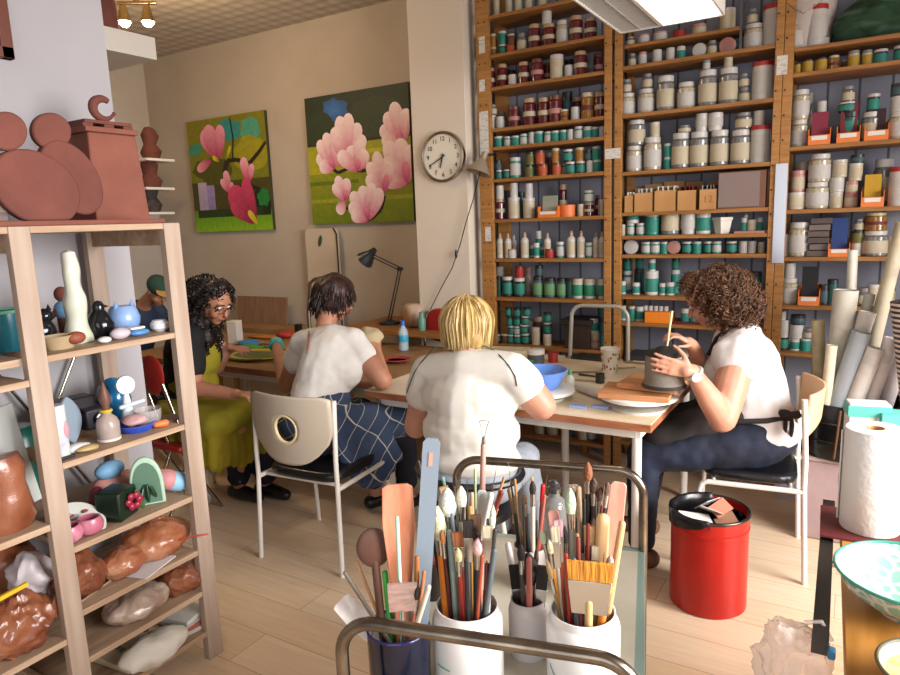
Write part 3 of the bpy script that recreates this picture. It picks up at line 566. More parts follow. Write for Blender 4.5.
tray('A', 6, 538, 558, 11, 'orange tray with grey-green cards on the seventh shelf of left bay', '8a8c7c', 22, cc='grey-green card leaning in the orange tray, left bay')
xa, xb = X(645), X(671); z = zrow('B', 7); one(MB().span((xa, YS+.02, z), (xb, YS+.16, z+.068)), 'orange_box', plain('d97a18', .5), 'bright orange box behind the raised brush, middle bay', 'box', bev=.003)
for i in range(5): row('B', 7, 'w %f 5 5' % (647+i*5.2), '%s of the five on the orange box' % ORD[i], z=z+.068)
one(MB().lathe([(.05, 0), (.052, .075), (.0, .078)], (X(571, YS+.1)-.02, YS+.09, zrow('A', 6)), n=20), 'orange_pot', plain('d0703c', .5), 'fat orange pot on the seventh shelf of the left bay', 'pot')
# folded green cloth, bucket
z = zrow('C', 0); q = MB().ell((X(872, YS+.15), YS+.14, z+.1), (.21, .12, .11), n=64).jitter(.03, 9, 2).crumple(.02, 9, 3).crumple(.008, 22, 3); q.v = [V((p.x, p.y, max(p.z, z+.001))) for p in q.v]
one(q, 'green_cloth_bundle', mat('green_cloth', s('24402c'), .9, col2=s('567060'), scale=3, stretch=(1, 1, 5), lo=.55, hi=.75), 'bundled dark green striped cloth at the top right of the shelving', 'cloth')
t = thing('plastic_bucket', (X(794, YS+.15), YS+.15, z), 'large pale bucket with wire handle on top of the right bay', 'bucket')
bx = X(797, YS+.17); MB().lathe([(.12, 0), (.15, .3), (.157, .3), (.157, .31), (.145, .31), (.115, .01), (0, .01)], (bx, YS+.17, z), n=28).build('bucket_body', plain('b0a6a0', .5), t); MB().tube([(bx-.15, YS+.1, z+.28), (bx-.08, YS+.0, z+.22), (bx, YS-.0, z+.16), (bx+.1, YS+.0, z+.22), (bx+.15, YS+.1, z+.28)], .003).build('wire_handle', CHROME, t)
# stacked grey-brown boxes on fifth shelf right bay
z = zrow('C', 4)
for j in range(6): one(MB().box((X(821)+rnd.uniform(-.008, .008), YS+.1, z+.0165+j*.0345), (.1, .13, .03)), 'slide_box', plain(('5a4c48', '6a5c58', '4c403e')[j % 3], .6), 'flat grey-brown box, %s up in the stack beside the blue box' % ORD[j], 'box', 'flat boxes stacked on the fifth shelf of the right bay', bev=.002)
# dark box with lid (left bay, table level), dark case (middle)
z = zrow('A', 9); t = thing('lidded_bin', (X(572), YS+.12, z), 'dark brown lidded box behind the metal hoop on the left bay', 'box')
MB().span((X(563), YS+.02, z), (X(587), YS+.24, z+.16)).build('box_body', plain('33241f', .6), t); MB().span((X(558), YS+.005, z+.16), (X(590), YS+.25, z+.19)).build('lid', plain('261c1a', .6), t, bev=.003)
z = zrow('B', 8); one(MB().span((X(624), YS+.02, z), (X(662), YS+.25, z+.05)), 'flat_case', plain('3a3840', .5), 'flat dark grey case on a middle bay shelf above the table', 'case', bev=.003)
z = zrow('B', 8)
for j, c in enumerate(('c0bdb4', '2f9a92', '3a3a40', 'b8b4ac')): one(MB().span((X(677), YS+.03, z+j*.022), (X(697), YS+.22, z+j*.022+.02)), 'flat_pack', plain(c, .6), ('pale grey', 'teal', 'black', 'off-white')[j]+' flat pack in the pile behind the potter\'s raised hand', 'pack', 'flat packs piled in the middle bay', bev=.002)
one(MB().span((X(673), YS+.03, zrow('B', 7)), (X(700), YS+.2, zrow('B', 7)+.012)).span((X(673), YS+.03, zrow('B', 7)+.05), (X(673)+.001, YS+.04, zrow('B', 7)+.051)), 'dark_folder', plain('5a1c18', .6), 'dark red flat folder lying on the eighth shelf of the middle bay', 'folder')
# ================================================================ WORKTABLES
TT = mat('table_top_dusty', s('dccfb8'), .6, col2=s('ccb490'), scale=4, lo=.4, hi=.7); TE = mat('table_edge', s('a56a48'), .5, col2=s('8a5236'), scale=4, stretch=(2, 2, 9))
TD = mat('table_top_brown', s('9c7850'), .5, col2=s('876440'), scale=5)
def table(x0, y0, x1, y1, top, mtop, medge, label, legs):
    t = thing('worktable', ((x0+x1)/2, (y0+y1)/2, 0), label, 'table')
    MB().span((x0, y0, top-.006), (x1, y1, top)).build('tabletop', mtop, t)
    MB().span((x0, y0, top-.04), (x1, y1, top-.006)).build('table_board', medge, t, bev=.003)
    for a, b_ in legs: MB().cyl((a, b_, 0), (a, b_, top-.04), .021, n=16).cyl((a, b_, top-.05), (a, b_, top-.04), .04).build('leg', WHITEP, t)
    MB().span((x0+.06, y0+.06, top-.09), (x1-.06, y0+.08, top-.04)).span((x0+.06, y1-.08, top-.09), (x1-.06, y1-.06, top-.04)).span((x0+.06, y0+.08, top-.09), (x0+.08, y1-.08, top-.04)).span((x1-.08, y0+.08, top-.09), (x1-.06, y1-.08, top-.04)).build('under_frame', WHITEP, t)
    return t
TZ = .75; TX = -.69
tl = [(at(637, 430, y=2.79).x, 2.79), (-2.1, 2.8), (-.78, 3.8), (-2.1, 3.8), (at(565, 430, y=3.35).x, 3.35)]
table(-2.18, 2.71, TX, 3.92, TZ, TT, TE, 'near worktable with pale dusty top, thick reddish edge and white tube legs', tl)
table(-4.5, 2.87, -2.19, 3.92, TZ-.003, TD, TE, 'brown worktable on the left, in front of the leaning wood board', [(-4.3, 3.0), (-2.3, 3.0), (-4.3, 3.8), (-2.3, 3.8)])
# long back table against shelving behind (surface level with shelf)
# ---------------------------------------------------------------- stuff on the near table
def ring(c, r, n=24, z=0): return [V(c)+V((r*math.cos(2*PI*i/n), r*math.sin(2*PI*i/n), z)) for i in range(n)]
def wheel(c, r, h, label):
    t = thing('banding_wheel', c, label, 'turntable'); MB().lathe([(r*.7, 0), (r*.7, .012), (.03, .02), (.03, h-.02), (r*.5, h-.02), (r*.5, h-.015)], c, n=36).build('foot', plain('b8b4ac', .45), t)
    MB().lathe([(r*.96, h-.018), (r, h-.015), (r, h-.002), (r*.98, h), (0, h)], c, n=48).build('wheel_head', plain('d8d4cc', .4), t)
wc = at(541, 392, z=TZ+.03); wc.z = TZ; wheel(wc, .16, .05, 'white banding wheel under the blue bowl')
b_ = MB(); bl = wc.copy(); bl.z = TZ+.05; pr = [(.0, .004), (.07, .004), (.075, .0), (.09, .02), (.12, .075), (.128, .09), (.124, .092), (.116, .078), (.085, .022), (.06, .012), (0, .01)]
b_.lathe(pr, bl, n=40); one(b_, 'plastic_bowl', mat('blue_plastic', s('5f86cc'), .35), 'blue plastic bowl on the white wheel beside the blonde woman', 'bowl')
wd = V((-.80, 2.92, TZ)); wheel(wd, .17, .07, 'white turntable under the stacked wooden boards near the table corner')
for i, (dx, dy, sx, sy, rz) in enumerate(((.0, -.03, .3, .22, .1), (.05, .04, .26, .2, -.06))):
    one(MB().box((wd.x+dx, wd.y+dy, TZ+.083+i*.0265), (sx, sy, .025), rot=(0, 0, rz)), 'wooden_board', mat('board_wood', s('bb8458'), .6, col2=s('a8714a'), scale=3, stretch=(1, 9, 1)), ('lower and larger', 'upper and smaller')[i]+' wooden board on the turntable under the grey pot', 'board', bev=.003)
pc = at(664, 386, z=TZ+.124)
t = thing('clay_pot', pc, 'grey cylindrical clay pot with dark inside being worked by the woman at right', 'pot')
CLAYG = mat('grey_clay', s('7e7468'), .7, col2=s('6a6258'), scale=10, bump=.2)
MB().lathe([(.086, .012), (.082, .03), (.08, .12), (.077, .14), (.07, .14), (.073, .02), (0, .02)], pc, n=36).build('pot_wall', CLAYG, t); MB().lathe([(.092, 0), (.094, .006), (.088, .014), (0, .014)], pc, n=36).build('base_ring', plain('2a2624', .5), t)
dk = MB(); dk.lathe([(.078, .136), (.08, .146), (.074, .152), (.045, .155), (.03, .17), (0, .173)], pc, n=28); dk.build('dark_interior_cap', plain('1c1a1a', .5), t)  # near-black cap stands in for the shaded inside of the open pot
c = at(603, 378, z=TZ); c.z = TZ
cup = thing('paper_cup', c, 'patterned white paper cup with red and green motifs behind the rolling pin', 'cup'); MB().lathe([(.036, 0), (.052, .135), (.055, .138), (.053, .142), (.049, .134), (.035, .006), (0, .006)], c+V((.0, .12, 0)), n=28).build('cup_wall', plain('d8d0c0', .5), cup)
dm = MB(); r5 = random.Random(5)
for i in range(26):
    a = r5.uniform(PI, 2*PI); z = r5.uniform(.02, .12); rr_ = .0362+z*.119
    dm.ell(c+V((rr_*math.cos(a), .12+rr_*math.sin(a), z)), (.006, .002, .008), n=8, mi=i % 3)
o = dm.build('printed_motifs', [plain('b02a30', .5), plain('3a7a48', .5), plain('c08a3a', .5)], cup); o['kind'] = 'stuff'
dg = at(600, 383, z=TZ); dg.z = TZ
one(MB().lathe([(.02, 0), (.024, .002), (.024, .05), (.022, .05), (.021, .006), (0, .006)], dg, n=24), 'small_dark_glass', plain('2a2c28', .15), 'small dark glass in front of the paper cup', 'glass')
rp0 = at(578, 386, z=TZ+.026); rp1 = at(627, 403, z=TZ+.026); rp = MB(); rp.cyl(rp0, rp1, .024, n=24)
rpo = one(rp, 'paper_roll_tube', plain('c8c0b0', .6), 'pale rolled sheet lying on the table behind the blue cards', 'roll')
ps = MB(); g0 = at(632, 405, z=TZ+.012); ps.lathe([(.07, 0), (.078, .004), (.078, .012), (.07, .014), (0, .01)], g0-V((.0, .0, .011)), n=32); one(ps, 'clear_plastic_lid', clearp('clear_plastic', (.9, .88, .84), .45), 'clear plastic lid lying beside the paper roll', 'lid')
for i, (x_, y_, w_) in enumerate(((578, 407.5, .075), (601, 408, .075), (628, 409.5, .12))):
    q = at(x_, y_, z=TZ); one(MB().box((q.x, q.y, TZ+.006), (w_, .035, .01), rot=(0, 0, .05)), 'blue_card', plain('8fa8d8', .5), ('pale blue card at the table edge nearest the blonde woman', 'middle of three pale blue cards at the table edge', 'widest pale blue card, nearest the table corner')[i], 'card', 'pale blue cards at the table edge')
# tall hoop
t = thing('metal_hoop', (-1.35, 3.83, TZ), 'tall grey metal tube hoop standing on the back of the near table', 'frame')
h0 = at(570, 358, y=3.86); h1 = at(628, 362, y=3.86); zt = at(600, 306, y=3.86).z; pts = [V((h0.x, 3.86, TZ)), V((h0.x+.012, 3.86, zt-.07))]
for i in range(7): a = PI-PI/2*i/6; pts.append(V((h0.x+.082+.07*math.cos(a), 3.86, zt-.07+.07*math.sin(a))))
for i in range(7): a = PI/2-PI/2*i/6; pts.append(V((h1.x-.072+.07*math.cos(a), 3.86, zt-.07+.07*math.sin(a))))
pts.append(V((h1.x, 3.86, TZ))); MB().tube(pts, .012, 12).build('hoop_tube', plain('aaa69c', .35, .2), t); MB().cyl(pts[0], pts[0]+V((0, 0, .012)), .03).build('foot', CHROME, t); MB().cyl(pts[-1], pts[-1]+V((0, 0, .012)), .03).build('foot', CHROME, t)
j = at(536, 372, z=TZ); j = V((j.x, j.y+.2, TZ)); j = at(536, 366, z=TZ)
t = thing('lidded_jar', j, 'dark grey jar with white lid and green label behind the blue bowl', 'jar'); MB().lathe([(.046, 0), (.05, .004), (.05, .075), (.0, .075)], j, n=28).build('jar_body', plain('4c5054', .35), t); MB().lathe([(.052, .074), (.052, .1), (.049, .102), (0, .102)], j, n=28).build('lid', WHT, t); MB().box(j+V((-.012, -.05, .03)), (.035, .005, .03)).build('label', plain('3f9a64', .5), t)
j = at(553, 362, z=TZ); one(MB().lathe([(.03, 0), (.03, .045), (.033, .046), (.033, .06), (0, .06)], j, n=22), 'red_lidded_tub', plain('9a2c2c', .45), 'small red tub beside the grey jar with white lid', 'tub')
j = at(570, 388, z=TZ); t = thing('glue_bottle', j, 'small clear bottle with green cap beside the blue bowl', 'bottle'); MB().lathe([(.022, 0), (.024, .004), (.024, .05), (.01, .07), (0, .07)], j, n=20).build('bottle_body', clearp('bottle_clear', (.8, .85, .82), .5), t); MB().lathe([(.01, .07), (.01, .085), (.004, .1), (0, .1)], j, n=14).build('cap', plain('2f9a58', .4), t)
for i, (x_, y_, a_, L_, c_) in enumerate(((585, 372, .4, .14, '6c6050'), (592, 376, -.2, .16, '3a342e'), (583, 380, .1, .12, '9a8c70'), (620, 368, .6, .18, 'a08a64'), (640, 363, -.1, .16, '8c7a5c'))):
    q = at(x_, y_, z=TZ+.008); one(MB().cyl(q-V((math.cos(a_), math.sin(a_), 0))*L_/2, q+V((math.cos(a_), math.sin(a_), 0))*L_/2, .006, .004), 'modelling_tool', plain(c_, .5), ('taupe stick tool lying near the paper cup', 'black stick tool lying in front of the paper cup', 'pale stick tool lying beside the clear bottle', 'long tan tool lying right of the paper cup', 'brown tool lying behind the stacked boards')[i], 'tool')
q = at(505, 352, z=TZ); one(MB().box((q.x, q.y, TZ+.012), (.3, .16, .022), rot=(0, 0, .2)), 'cream_board', plain('d2c7a8', .6), 'cream board lying behind the blonde woman\'s right shoulder', 'board', bev=.003)
q = at(590, 362, z=TZ); one(MB().box((q.x, q.y+.1, TZ+.01), (.26, .14, .016), rot=(0, 0, -.1)), 'black_board', plain('2c2a2c', .5), 'flat black board behind the paper cup', 'board')
# water bottle, dish, crumpled piece
j = at(404, 350, z=TZ); t = thing('water_bottle', j, 'small water bottle with blue cap on the table under the wall shelf', 'bottle')
MB().lathe([(.03, 0), (.033, .01), (.033, .12), (.028, .14), (.012, .165), (.012, .175), (0, .175)], j, n=22).build('bottle_body', clearp('bottle_blue', (.55, .7, .8), .55), t); MB().lathe([(.0338, .06), (.0342, .061), (.0342, .105), (.0338, .106)], j, n=22).build('label', plain('3f9fc0', .4), t); MB().lathe([(.016, .172), (.016, .2), (.014, .203), (0, .203)], j, n=18).build('cap', plain('1c64b8', .4), t)
j = at(397, 362, z=TZ); t = thing('glaze_dish', j, 'shallow dish of blue glaze with red rim near the woman in the checked apron', 'dish'); MB().lathe([(.05, 0), (.08, .018), (.083, .02), (.08, .024), (.05, .01), (0, .01)], j, n=30, sx=1.1).build('dish_body', plain('9a3a34', .4), t); MB().lathe([(.0, .0125), (.062, .0125)], j, n=30, sx=1.1).build('glaze_pool', plain('2a6aa8', .15), t)
# ---------------------------------------------------------------- left table things
j = at(256, 357, z=TZ); t = thing('serving_plate', j, 'large oval yellow and green plate on the left table', 'plate')
MB().lathe([(.1, 0), (.2, .014), (.215, .02), (.21, .025), (.1, .01), (0, .01)], j, n=44, sx=1.15, sy=.8).build('plate_body', plain('a8961c', .3), t); MB().tube(ring(j, .212, 40, .022), .004, 6, closed=True).build('green_rim', plain('4a5a20', .4), t)
MB().lathe([(.13, .0135), (.14, .0145), (.15, .0165)], j, n=44, sx=1.15, sy=.8).build('green_stripe', plain('4a5a20', .4), t)
j = at(236, 344, z=TZ); one(MB().box(j+V((0, 0, .09)), (.085, .085, .18), rot=(0, 0, .3)), 'white_clay_block', plain('d8cfc4', .7), 'tall white block standing on the left table by the curly dark hair', 'block', bev=.006)
a = at(242, 340, y=4.42); b2 = at(290, 340, y=4.42); zt = at(266, 298, y=4.42).z; zz = TZ
one(MB().box(((a.x+b2.x)/2, 4.41, (zz+zt)/2-.003), (b2.x-a.x, .02, zt-zz+.03), rot=(-.1, 0, 0)), 'leaning_wood_board', mat('walnut_board', s('8a6a52'), .6, col2=s('7a5a44'), scale=4, stretch=(8, 1, 1)), 'grey-brown wood board leaning on the back wall behind the left table', 'board')
one(MB().span((-5.2, 4.15, .70), (-4.12, 4.46, .74)).span((-5.15, 4.2, 0), (-5.11, 4.24, .70)).span((-4.2, 4.2, 0), (-4.16, 4.24, .70)).span((-5.15, 4.4, 0), (-5.11, 4.44, .70)).span((-4.2, 4.4, 0), (-4.16, 4.44, .70)), 'side_bench', TD, 'narrow brown bench along the back wall under the leaning wood board', 'bench')
def lump(name, px, py, r, c, label, cat, z=TZ, sc=1, am=.25, y=None, group=None, rough=.6, n=20, rot=None):
    q = at(px, py, z=z) if y is None else at(px, py, y=y); q.z = z
    if z == TZ: q.y = min(q.y, 3.82)
    m_ = MB().ell(q+V((0, 0, r[2]*.85)), r, rot, n=n).jitter(am*min(r), 1.3/max(r), px); m_.v = [V((p.x, p.y, max(p.z, z+.001))) for p in m_.v]
    return one(m_, name, plain(c, rough) if isinstance(c, str) else c, label, cat, group)
lump('blue_cloth', 250, 346, (.1, .07, .025), '2a78b8', 'crumpled bright blue cloth on the left table behind the white block', 'cloth')
lump('green_cloth', 253, 349, (.1, .05, .02), '3a8a48', 'green crumpled cloth beside the blue cloth on the left table', 'cloth')
lump('grey_cloth', 268, 347, (.1, .05, .02), '8a9498', 'grey rag on the left table beside the blue cloth', 'cloth')
lump('teal_sponge', 276, 342, (.05, .04, .02), '58a8b0', 'pale teal sponge on the left table', 'sponge')
lump('red_dish_cloth', 288, 337, (.08, .05, .03), 'a02c20', 'red crumpled cloth near the leaning wood board', 'cloth')
lump('orange_dish', 262, 338, (.16, .05, .015), 'a86828', 'low orange-brown tray behind the blue cloth', 'tray')
lump('patterned_rag', 218, 350, (.07, .05, .05), 'd0a89c', 'pinkish patterned rag on the table in front of the woman in yellow', 'cloth', am=.4)
lump('paper_tissue', 240, 353, (.05, .04, .03), 'd8d0c8', 'crumpled white tissue beside the yellow plate', 'tissue', am=.5)
lump('blue_dish', 222, 356, (.055, .04, .012), '1c2a8a', 'small dark blue dish beside the patterned rag', 'dish', am=.05)
q = at(297, 337, z=TZ); q.y = min(q.y, 3.85); one(MB().span((q.x-.02, q.y-.02, TZ), (q.x+.02, q.y+.02, TZ+.1)), 'small_brown_box', plain('9a6038', .6), 'small upright brown box left of the dark haired woman', 'box')
q = at(303, 337, z=TZ); q.y = min(q.y, 3.85); one(MB().span((q.x-.02, q.y-.02, TZ), (q.x+.02, q.y+.02, TZ+.11)), 'small_black_box', plain('18181c', .5), 'small upright black box left of the dark haired woman', 'box')
# whiteboard leaning + chrome hoop lamp
a = at(305.5, 229, y=4.45); b2 = at(337, 231, y=4.45); zb_ = .74
t = thing('whiteboard', ((a.x+b2.x)/2, 4.46, 0), 'tall white panel with rounded top and dark edge leaning on the back wall', 'panel')
def rrect(x0, x1, z0, z1, r):
    P = [(x0, z0), (x1, z0)]
    for i in range(6): t_ = PI/2*i/5; P.append((x1-r+r*math.cos(t_), z1-r+r*math.sin(t_)))
    for i in range(6): t_ = PI/2+PI/2*i/5; P.append((x0+r+r*math.cos(t_), z1-r+r*math.sin(t_)))
    return P
MB().prism(rrect(a.x, b2.x, .0, a.z, .04), (0, 4.44, 0), (1, 0, 0), (0, 0, 1), -.03).build('board_face', plain('c8b8a4', .5), t)
MB().tube([(b2.x+.004, 4.435, .02), (b2.x+.004, 4.435, a.z-.05), (b2.x-.03, 4.435, a.z+.0)], .007, 6).build('dark_edge', BLACKP, t)
e_ = at(320, 241, y=4.435); MB().ell(e_, (.02, .005, .05), rot=(0, .3, 0)).build('green_emblem', plain('3a4c34', .5), t)
t = thing('chrome_stand', (at(315, 280, y=3.3).x, 3.3, TZ), 'bent chrome tube stand behind the dark haired woman', 'stand'); p0 = at(309, 320, y=3.3)
pts = [(p0.x, 3.3, TZ), (p0.x, 3.3, 1.05), at(310, 283, y=3.3), at(315, 279, y=3.3), at(332, 277, y=3.3), at(345, 282, y=3.3), at(350, 300, y=3.3)]; MB().tube(pts, .013, 10).build('tube', CHROME, t); MB().cyl((p0.x, 3.3, TZ), (p0.x, 3.3, TZ+.012), .04).build('foot', CHROME, t)
# ---------------------------------------------------------------- wall shelf with lamp
a = at(371, 320, y=4.25); b2 = PX1-.0
ws = thing('wall_shelf', ((a.x+b2)/2, 4.4, .85), 'small wooden wall shelf holding the grey desk lamp', 'shelf'); zs = a.z
MB().span((a.x, 3.82, zs-.03), (PX0-.005, 4.495, zs)).span((PX0-.01, 3.82, zs-.03), (b2, 4.045, zs)).build('shelf_board', WOODH, ws)
MB().span((a.x+.12, 3.86, zs-.26), (a.x+.14, 3.88, zs-.03)).span((a.x+.12, 3.88, zs-.08), (a.x+.14, 4.495, zs-.06)).build('bracket', CHROME, ws)
L0 = at(389, 312, y=4.12); L0.z = zs
t = thing('desk_lamp', L0, 'grey jointed desk lamp on the small wooden wall shelf', 'lamp'); LG = plain('3a3c40', .35, .6)
MB().lathe([(.075, 0), (.08, .006), (.08, .018), (.03, .028), (.02, .04), (0, .04)], L0, n=28).build('base', LG, t)
e1 = at(400, 269, y=4.12); e2 = at(371, 255, y=4.12); hd = at(363, 263, y=4.12)
for dx in (-.012, .012): MB().cyl(L0+V((dx, 0, .03)), e1+V((dx, 0, 0)), .005, n=8).build('lower_arm', LG, t); MB().cyl(e1+V((0, 0, dx)), e2+V((0, 0, dx)), .005, n=8).build('upper_arm', LG, t)
MB().cyl(e1-V((0, .02, 0)), e1+V((0, .02, 0)), .015).build('joint', LG, t)
MB().lathe([(.02, -.05), (.028, -.02), (.03, .0), (.05, .03), (.072, .08), (.07, .08), (.04, .03), (0, .01)], e2+V((0, 0, .01)), (hd-e2)+V((-.02, 0, -.02)), n=24).build('lamp_head', LG, t)
lump('plastic_bag', 414, 312, (.1, .07, .1), mat('tan_bag', s('a07450'), .35, col2=s('b8a08c'), scale=5, bump=.5, bscale=20), 'tan plastic bag bundle on the wall shelf beside the desk lamp', 'bag', z=zs, y=4.05, am=.35)
q = at(424, 300, y=3.98); one(MB().lathe([(.025, 0), (.03, .08), (.018, .1), (.018, .13), (0, .13)], (q.x, 3.94, zs), n=16), 'small_bottle', plain('5a8a7a', .4), 'small greenish bottle at the pillar end of the wall shelf', 'bottle')
# ---------------------------------------------------------------- clamp lamp on left shelving post, cable
q = at(483, 163, y=4.0); t = thing('clamp_lamp', (q.x, 4.08, q.z), 'beige clip-on lamp on the left shelving post beside the clock', 'lamp')
MB().lathe([(.02, .0), (.04, -.03), (.085, -.1), (.082, -.1), (.035, -.03), (0, -.01)], q+V((0, 0, .03)), (.25, .3, 1), n=26).build('lamp_shade', plain('9c8c78', .35, .3), t)
MB().lathe([(.0, .0), (.02, .005), (.02, .05), (0, .055)], q+V((0, 0, .02)), (.25, .3, 1), n=16).build('socket', plain('8c8070', .4), t); MB().cyl(q+V((.02, .02, .05)), (q.x+.03, 4.1, q.z+.06), .01).build('clamp', CHROME, t)
cb = [q+V((-.01, 0, -.02))]; cb += [at(x_, y_, y=4.02) for x_, y_ in ((478, 180), (473, 200), (466, 222), (460, 245), (452, 268), (440, 290), (430, 310))]
m_ = MB().tube(cb, .0035, 6); m_.ell(at(456, 254, y=4.02), (.01, .01, .03)); m_.build('cable', BLACKP, t)
# red chair-back thing by pillar
t = thing('red_chair', (at(433, 330, y=3.98).x, 3.98, 0), 'red-backed chrome chair standing behind the blonde woman by the pillar', 'chair'); q = at(440, 325, y=3.985)
MB().ell(q+V((.0, 0, .0)), (.13, .02, .12), n=28).build('backrest', plain('8c1c1a', .4), t)
for dx in (-.13, .13):
    MB().tube([(q.x+dx, 3.985, 0), (q.x+dx, 3.985, q.z-.05), (q.x+dx*.8, 3.985, q.z+.1)], .011).build('rear_leg', CHROME, t); MB().cyl((q.x+dx, 3.6, 0), (q.x+dx, 3.64, .44), .011).build('front_leg', CHROME, t)
MB().box((q.x, 3.8, .46), (.34, .36, .04)).build('seat', plain('8c1c1a', .4), t, bev=.015)
# ================================================================ CHAIRS
CB = mat('beige_chair_plastic', s('b5a897'), .45); CW_ = mat('bent_plywood', s('d8ae88'), .45)
def chair(loc, rz, label, matb, hole, name='plastic_back_chair', w=.46, sh=.45, bh=.82, bulge=.05):
    """local: front = +Y, back at y=0"""
    t = thing(name, loc, label, 'chair'); t.rotation_euler = (0, 0, rz)
    def bd(mb, nm, m_, **k): o = mb.build(nm, m_, raw=True, **k); o.parent = t; return o
    r = .0115; hw = w/2
    for sgn in (-1, 1):
        bd(MB().tube([(sgn*(hw+.01), -.02, 0), (sgn*hw, .0, sh-.02), (sgn*hw, .0, sh+.1), (sgn*hw, .015, bh-.02)], r, 12), 'rear_leg', WHITEP)
        bd(MB().tube([(sgn*hw, 0, sh-.035), (sgn*hw, .38, sh-.035), (sgn*hw, .405, sh-.045), (sgn*hw, .415, sh-.07), (sgn*(hw+.005), .44, 0)], r, 12), 'front_leg', WHITEP)
    [bd(MB().cyl((-hw, yy, sh-.035), (hw, yy, sh-.035), r*.8), 'crossbar', WHITEP) for yy in (.05, .36)]
    st = MB(); n = 20; poly = []
    for i in range(n): a = 2*PI*i/n; c_, s_2 = math.cos(a), math.sin(a); poly.append(((hw-.015)*abs(c_)**.45*(1 if c_ > 0 else -1), .215+.2*abs(s_2)**.45*(1 if s_2 > 0 else -1)))
    st.prism(poly, (0, 0, sh-.025), (1, 0, 0), (0, 1, 0), .045); bd(st, 'seat', BLACKV, bev=.018, seg=3)
    # backrest: rounded lower outline with optional round hole, curved
    bk = MB(); NU, NV = 40, 18; zt, zb = bh+.0, bh-(.33 if hole else .19); idx = {}; vs = []; fs = []
    def outline(u): return zb+.14*abs(u)**2.6 if hole else zb+.06*(1-abs(u)**1.5)
    def pt(u, v):
        z = outline(u)+(zt-outline(u))*v; yb = -.025-bulge*(1-u*u)+(.015*(1-(z-zb)/(zt-zb))); return V((u*(hw-.003), yb+.02, z))
    if hole:
        hc = (0, .52); R0 = .19; NA = 48
        ringpts = []
        for k in range(NA):
            a = 2*PI*k/NA; c_, s_2 = math.cos(a), math.sin(a); te = min(1/abs(c_) if abs(c_) > 1e-6 else 9, (1-hc[1])/s_2 if s_2 > 1e-6 else 9, hc[1]/-s_2 if s_2 < -1e-6 else 9)
            hr = 1/math.sqrt((c_/.27)**2+(s_2/.2)**2)
            for j in range(9): q = hr+(te-hr)*j/8; vs.append(pt(c_*q, hc[1]+s_2*q))
        for k in range(NA):
            for j in range(8): a0 = k*9+j; a1 = ((k+1) % NA)*9+j; fs.append((a0, a1, a1+1, a0+1))
    else:
        for i in range(NU+1):
            for j in range(NV+1): vs.append(pt(-1+2*i/NU, j/NV))
        for i in range(NU):
            for j in range(NV): a0 = i*(NV+1)+j; fs.append((a0, a0+NV+1, a0+NV+2, a0+1))
    bk.add(vs, fs); o = bd(bk, 'backrest', matb, smooth=60); so = o.modifiers.new('s', 'SOLIDIFY'); so.thickness = .012; so.offset = 0
    if hole:
        rp_ = [pt(math.cos(2*PI*k/32)/math.sqrt((math.cos(2*PI*k/32)/.27)**2+(math.sin(2*PI*k/32)/.2)**2), .52+math.sin(2*PI*k/32)/math.sqrt((math.cos(2*PI*k/32)/.27)**2+(math.sin(2*PI*k/32)/.2)**2)) for k in range(32)]
        q = MB().tube(rp_, .008, 8, closed=True).build('hole_trim', plain('d8c89a', .4), None); q.parent = o
    return t
bl_ = at(257, 557, z=0); br_ = at(338, 577, z=0); bl_ = V((-2.469, 2.152, 0)); br_ = V((-1.985, 2.188, 0))
mid = (bl_+br_)/2; chair((mid.x+.02, mid.y+.03, 0), math.atan2(br_.y-bl_.y, br_.x-bl_.x), 'cream plastic chair with an oval hole in the back and black seat, turned from camera', CB, True, w=.47, bh=.85)
p1, p2 = V((-.104, 3.075, 0)), V((-.16, 3.53, 0)); mid = (p1+p2)/2
chair((mid.x-.035, mid.y, 0), math.atan2(p2.y-p1.y, p2.x-p1.x), 'bent plywood back chair with black seat under the curly haired woman', CW_, False, name='plywood_chair', w=.45, bh=.84, bulge=.07)
def stool(x, y, z, label, m_=None):
    t = thing('stool', (x, y, 0), label, 'stool'); MB().lathe([(.16, z-.05), (.17, z-.04), (.17, z-.01), (.15, z), (0, z)], (x, y, 0), n=30).build('seat', m_ or BLACKV, t)
    for k in range(4): a = PI/4+k*PI/2; MB().cyl((x+.12*math.cos(a), y+.12*math.sin(a), z-.05), (x+.17*math.cos(a), y+.17*math.sin(a), 0), .012).build('leg', WHITEP, t)
    MB().tube(ring((x, y, z*.45), .145, 24), .007, 6, closed=True).build('foot_ring', WHITEP, t)
stool(-1.33, 2.33, .44, 'stool under the blonde woman at the near table')
stool(-3.36, 2.62, .44, 'white legged stool under the woman in the yellow apron')
# red folding seat behind rack post
q = at(152, 375, y=2.2); t = thing('red_chair', (q.x, 2.2, 0), 'red-backed chair seen between the rack posts, behind the woman in yellow', 'chair'); MB().ell((q.x, 2.2, q.z), (.1, .02, .11), n=26).build('backrest', plain('8c1f1c', .4), t)
for dx in (-.08, .08): MB().tube([(q.x+dx, 2.2, q.z-.04), (q.x+dx+.1, 2.25, .42), (q.x+dx+.02, 2.1, 0)], .011).build('leg', CHROME, t); MB().cyl((q.x+dx, 2.25, .42), (q.x+dx, 2.5, 0), .011).build('leg', CHROME, t)
MB().box((q.x+.02, 2.34, .45), (.3, .3, .035)).build('seat', plain('8c1f1c', .4), t, bev=.012)
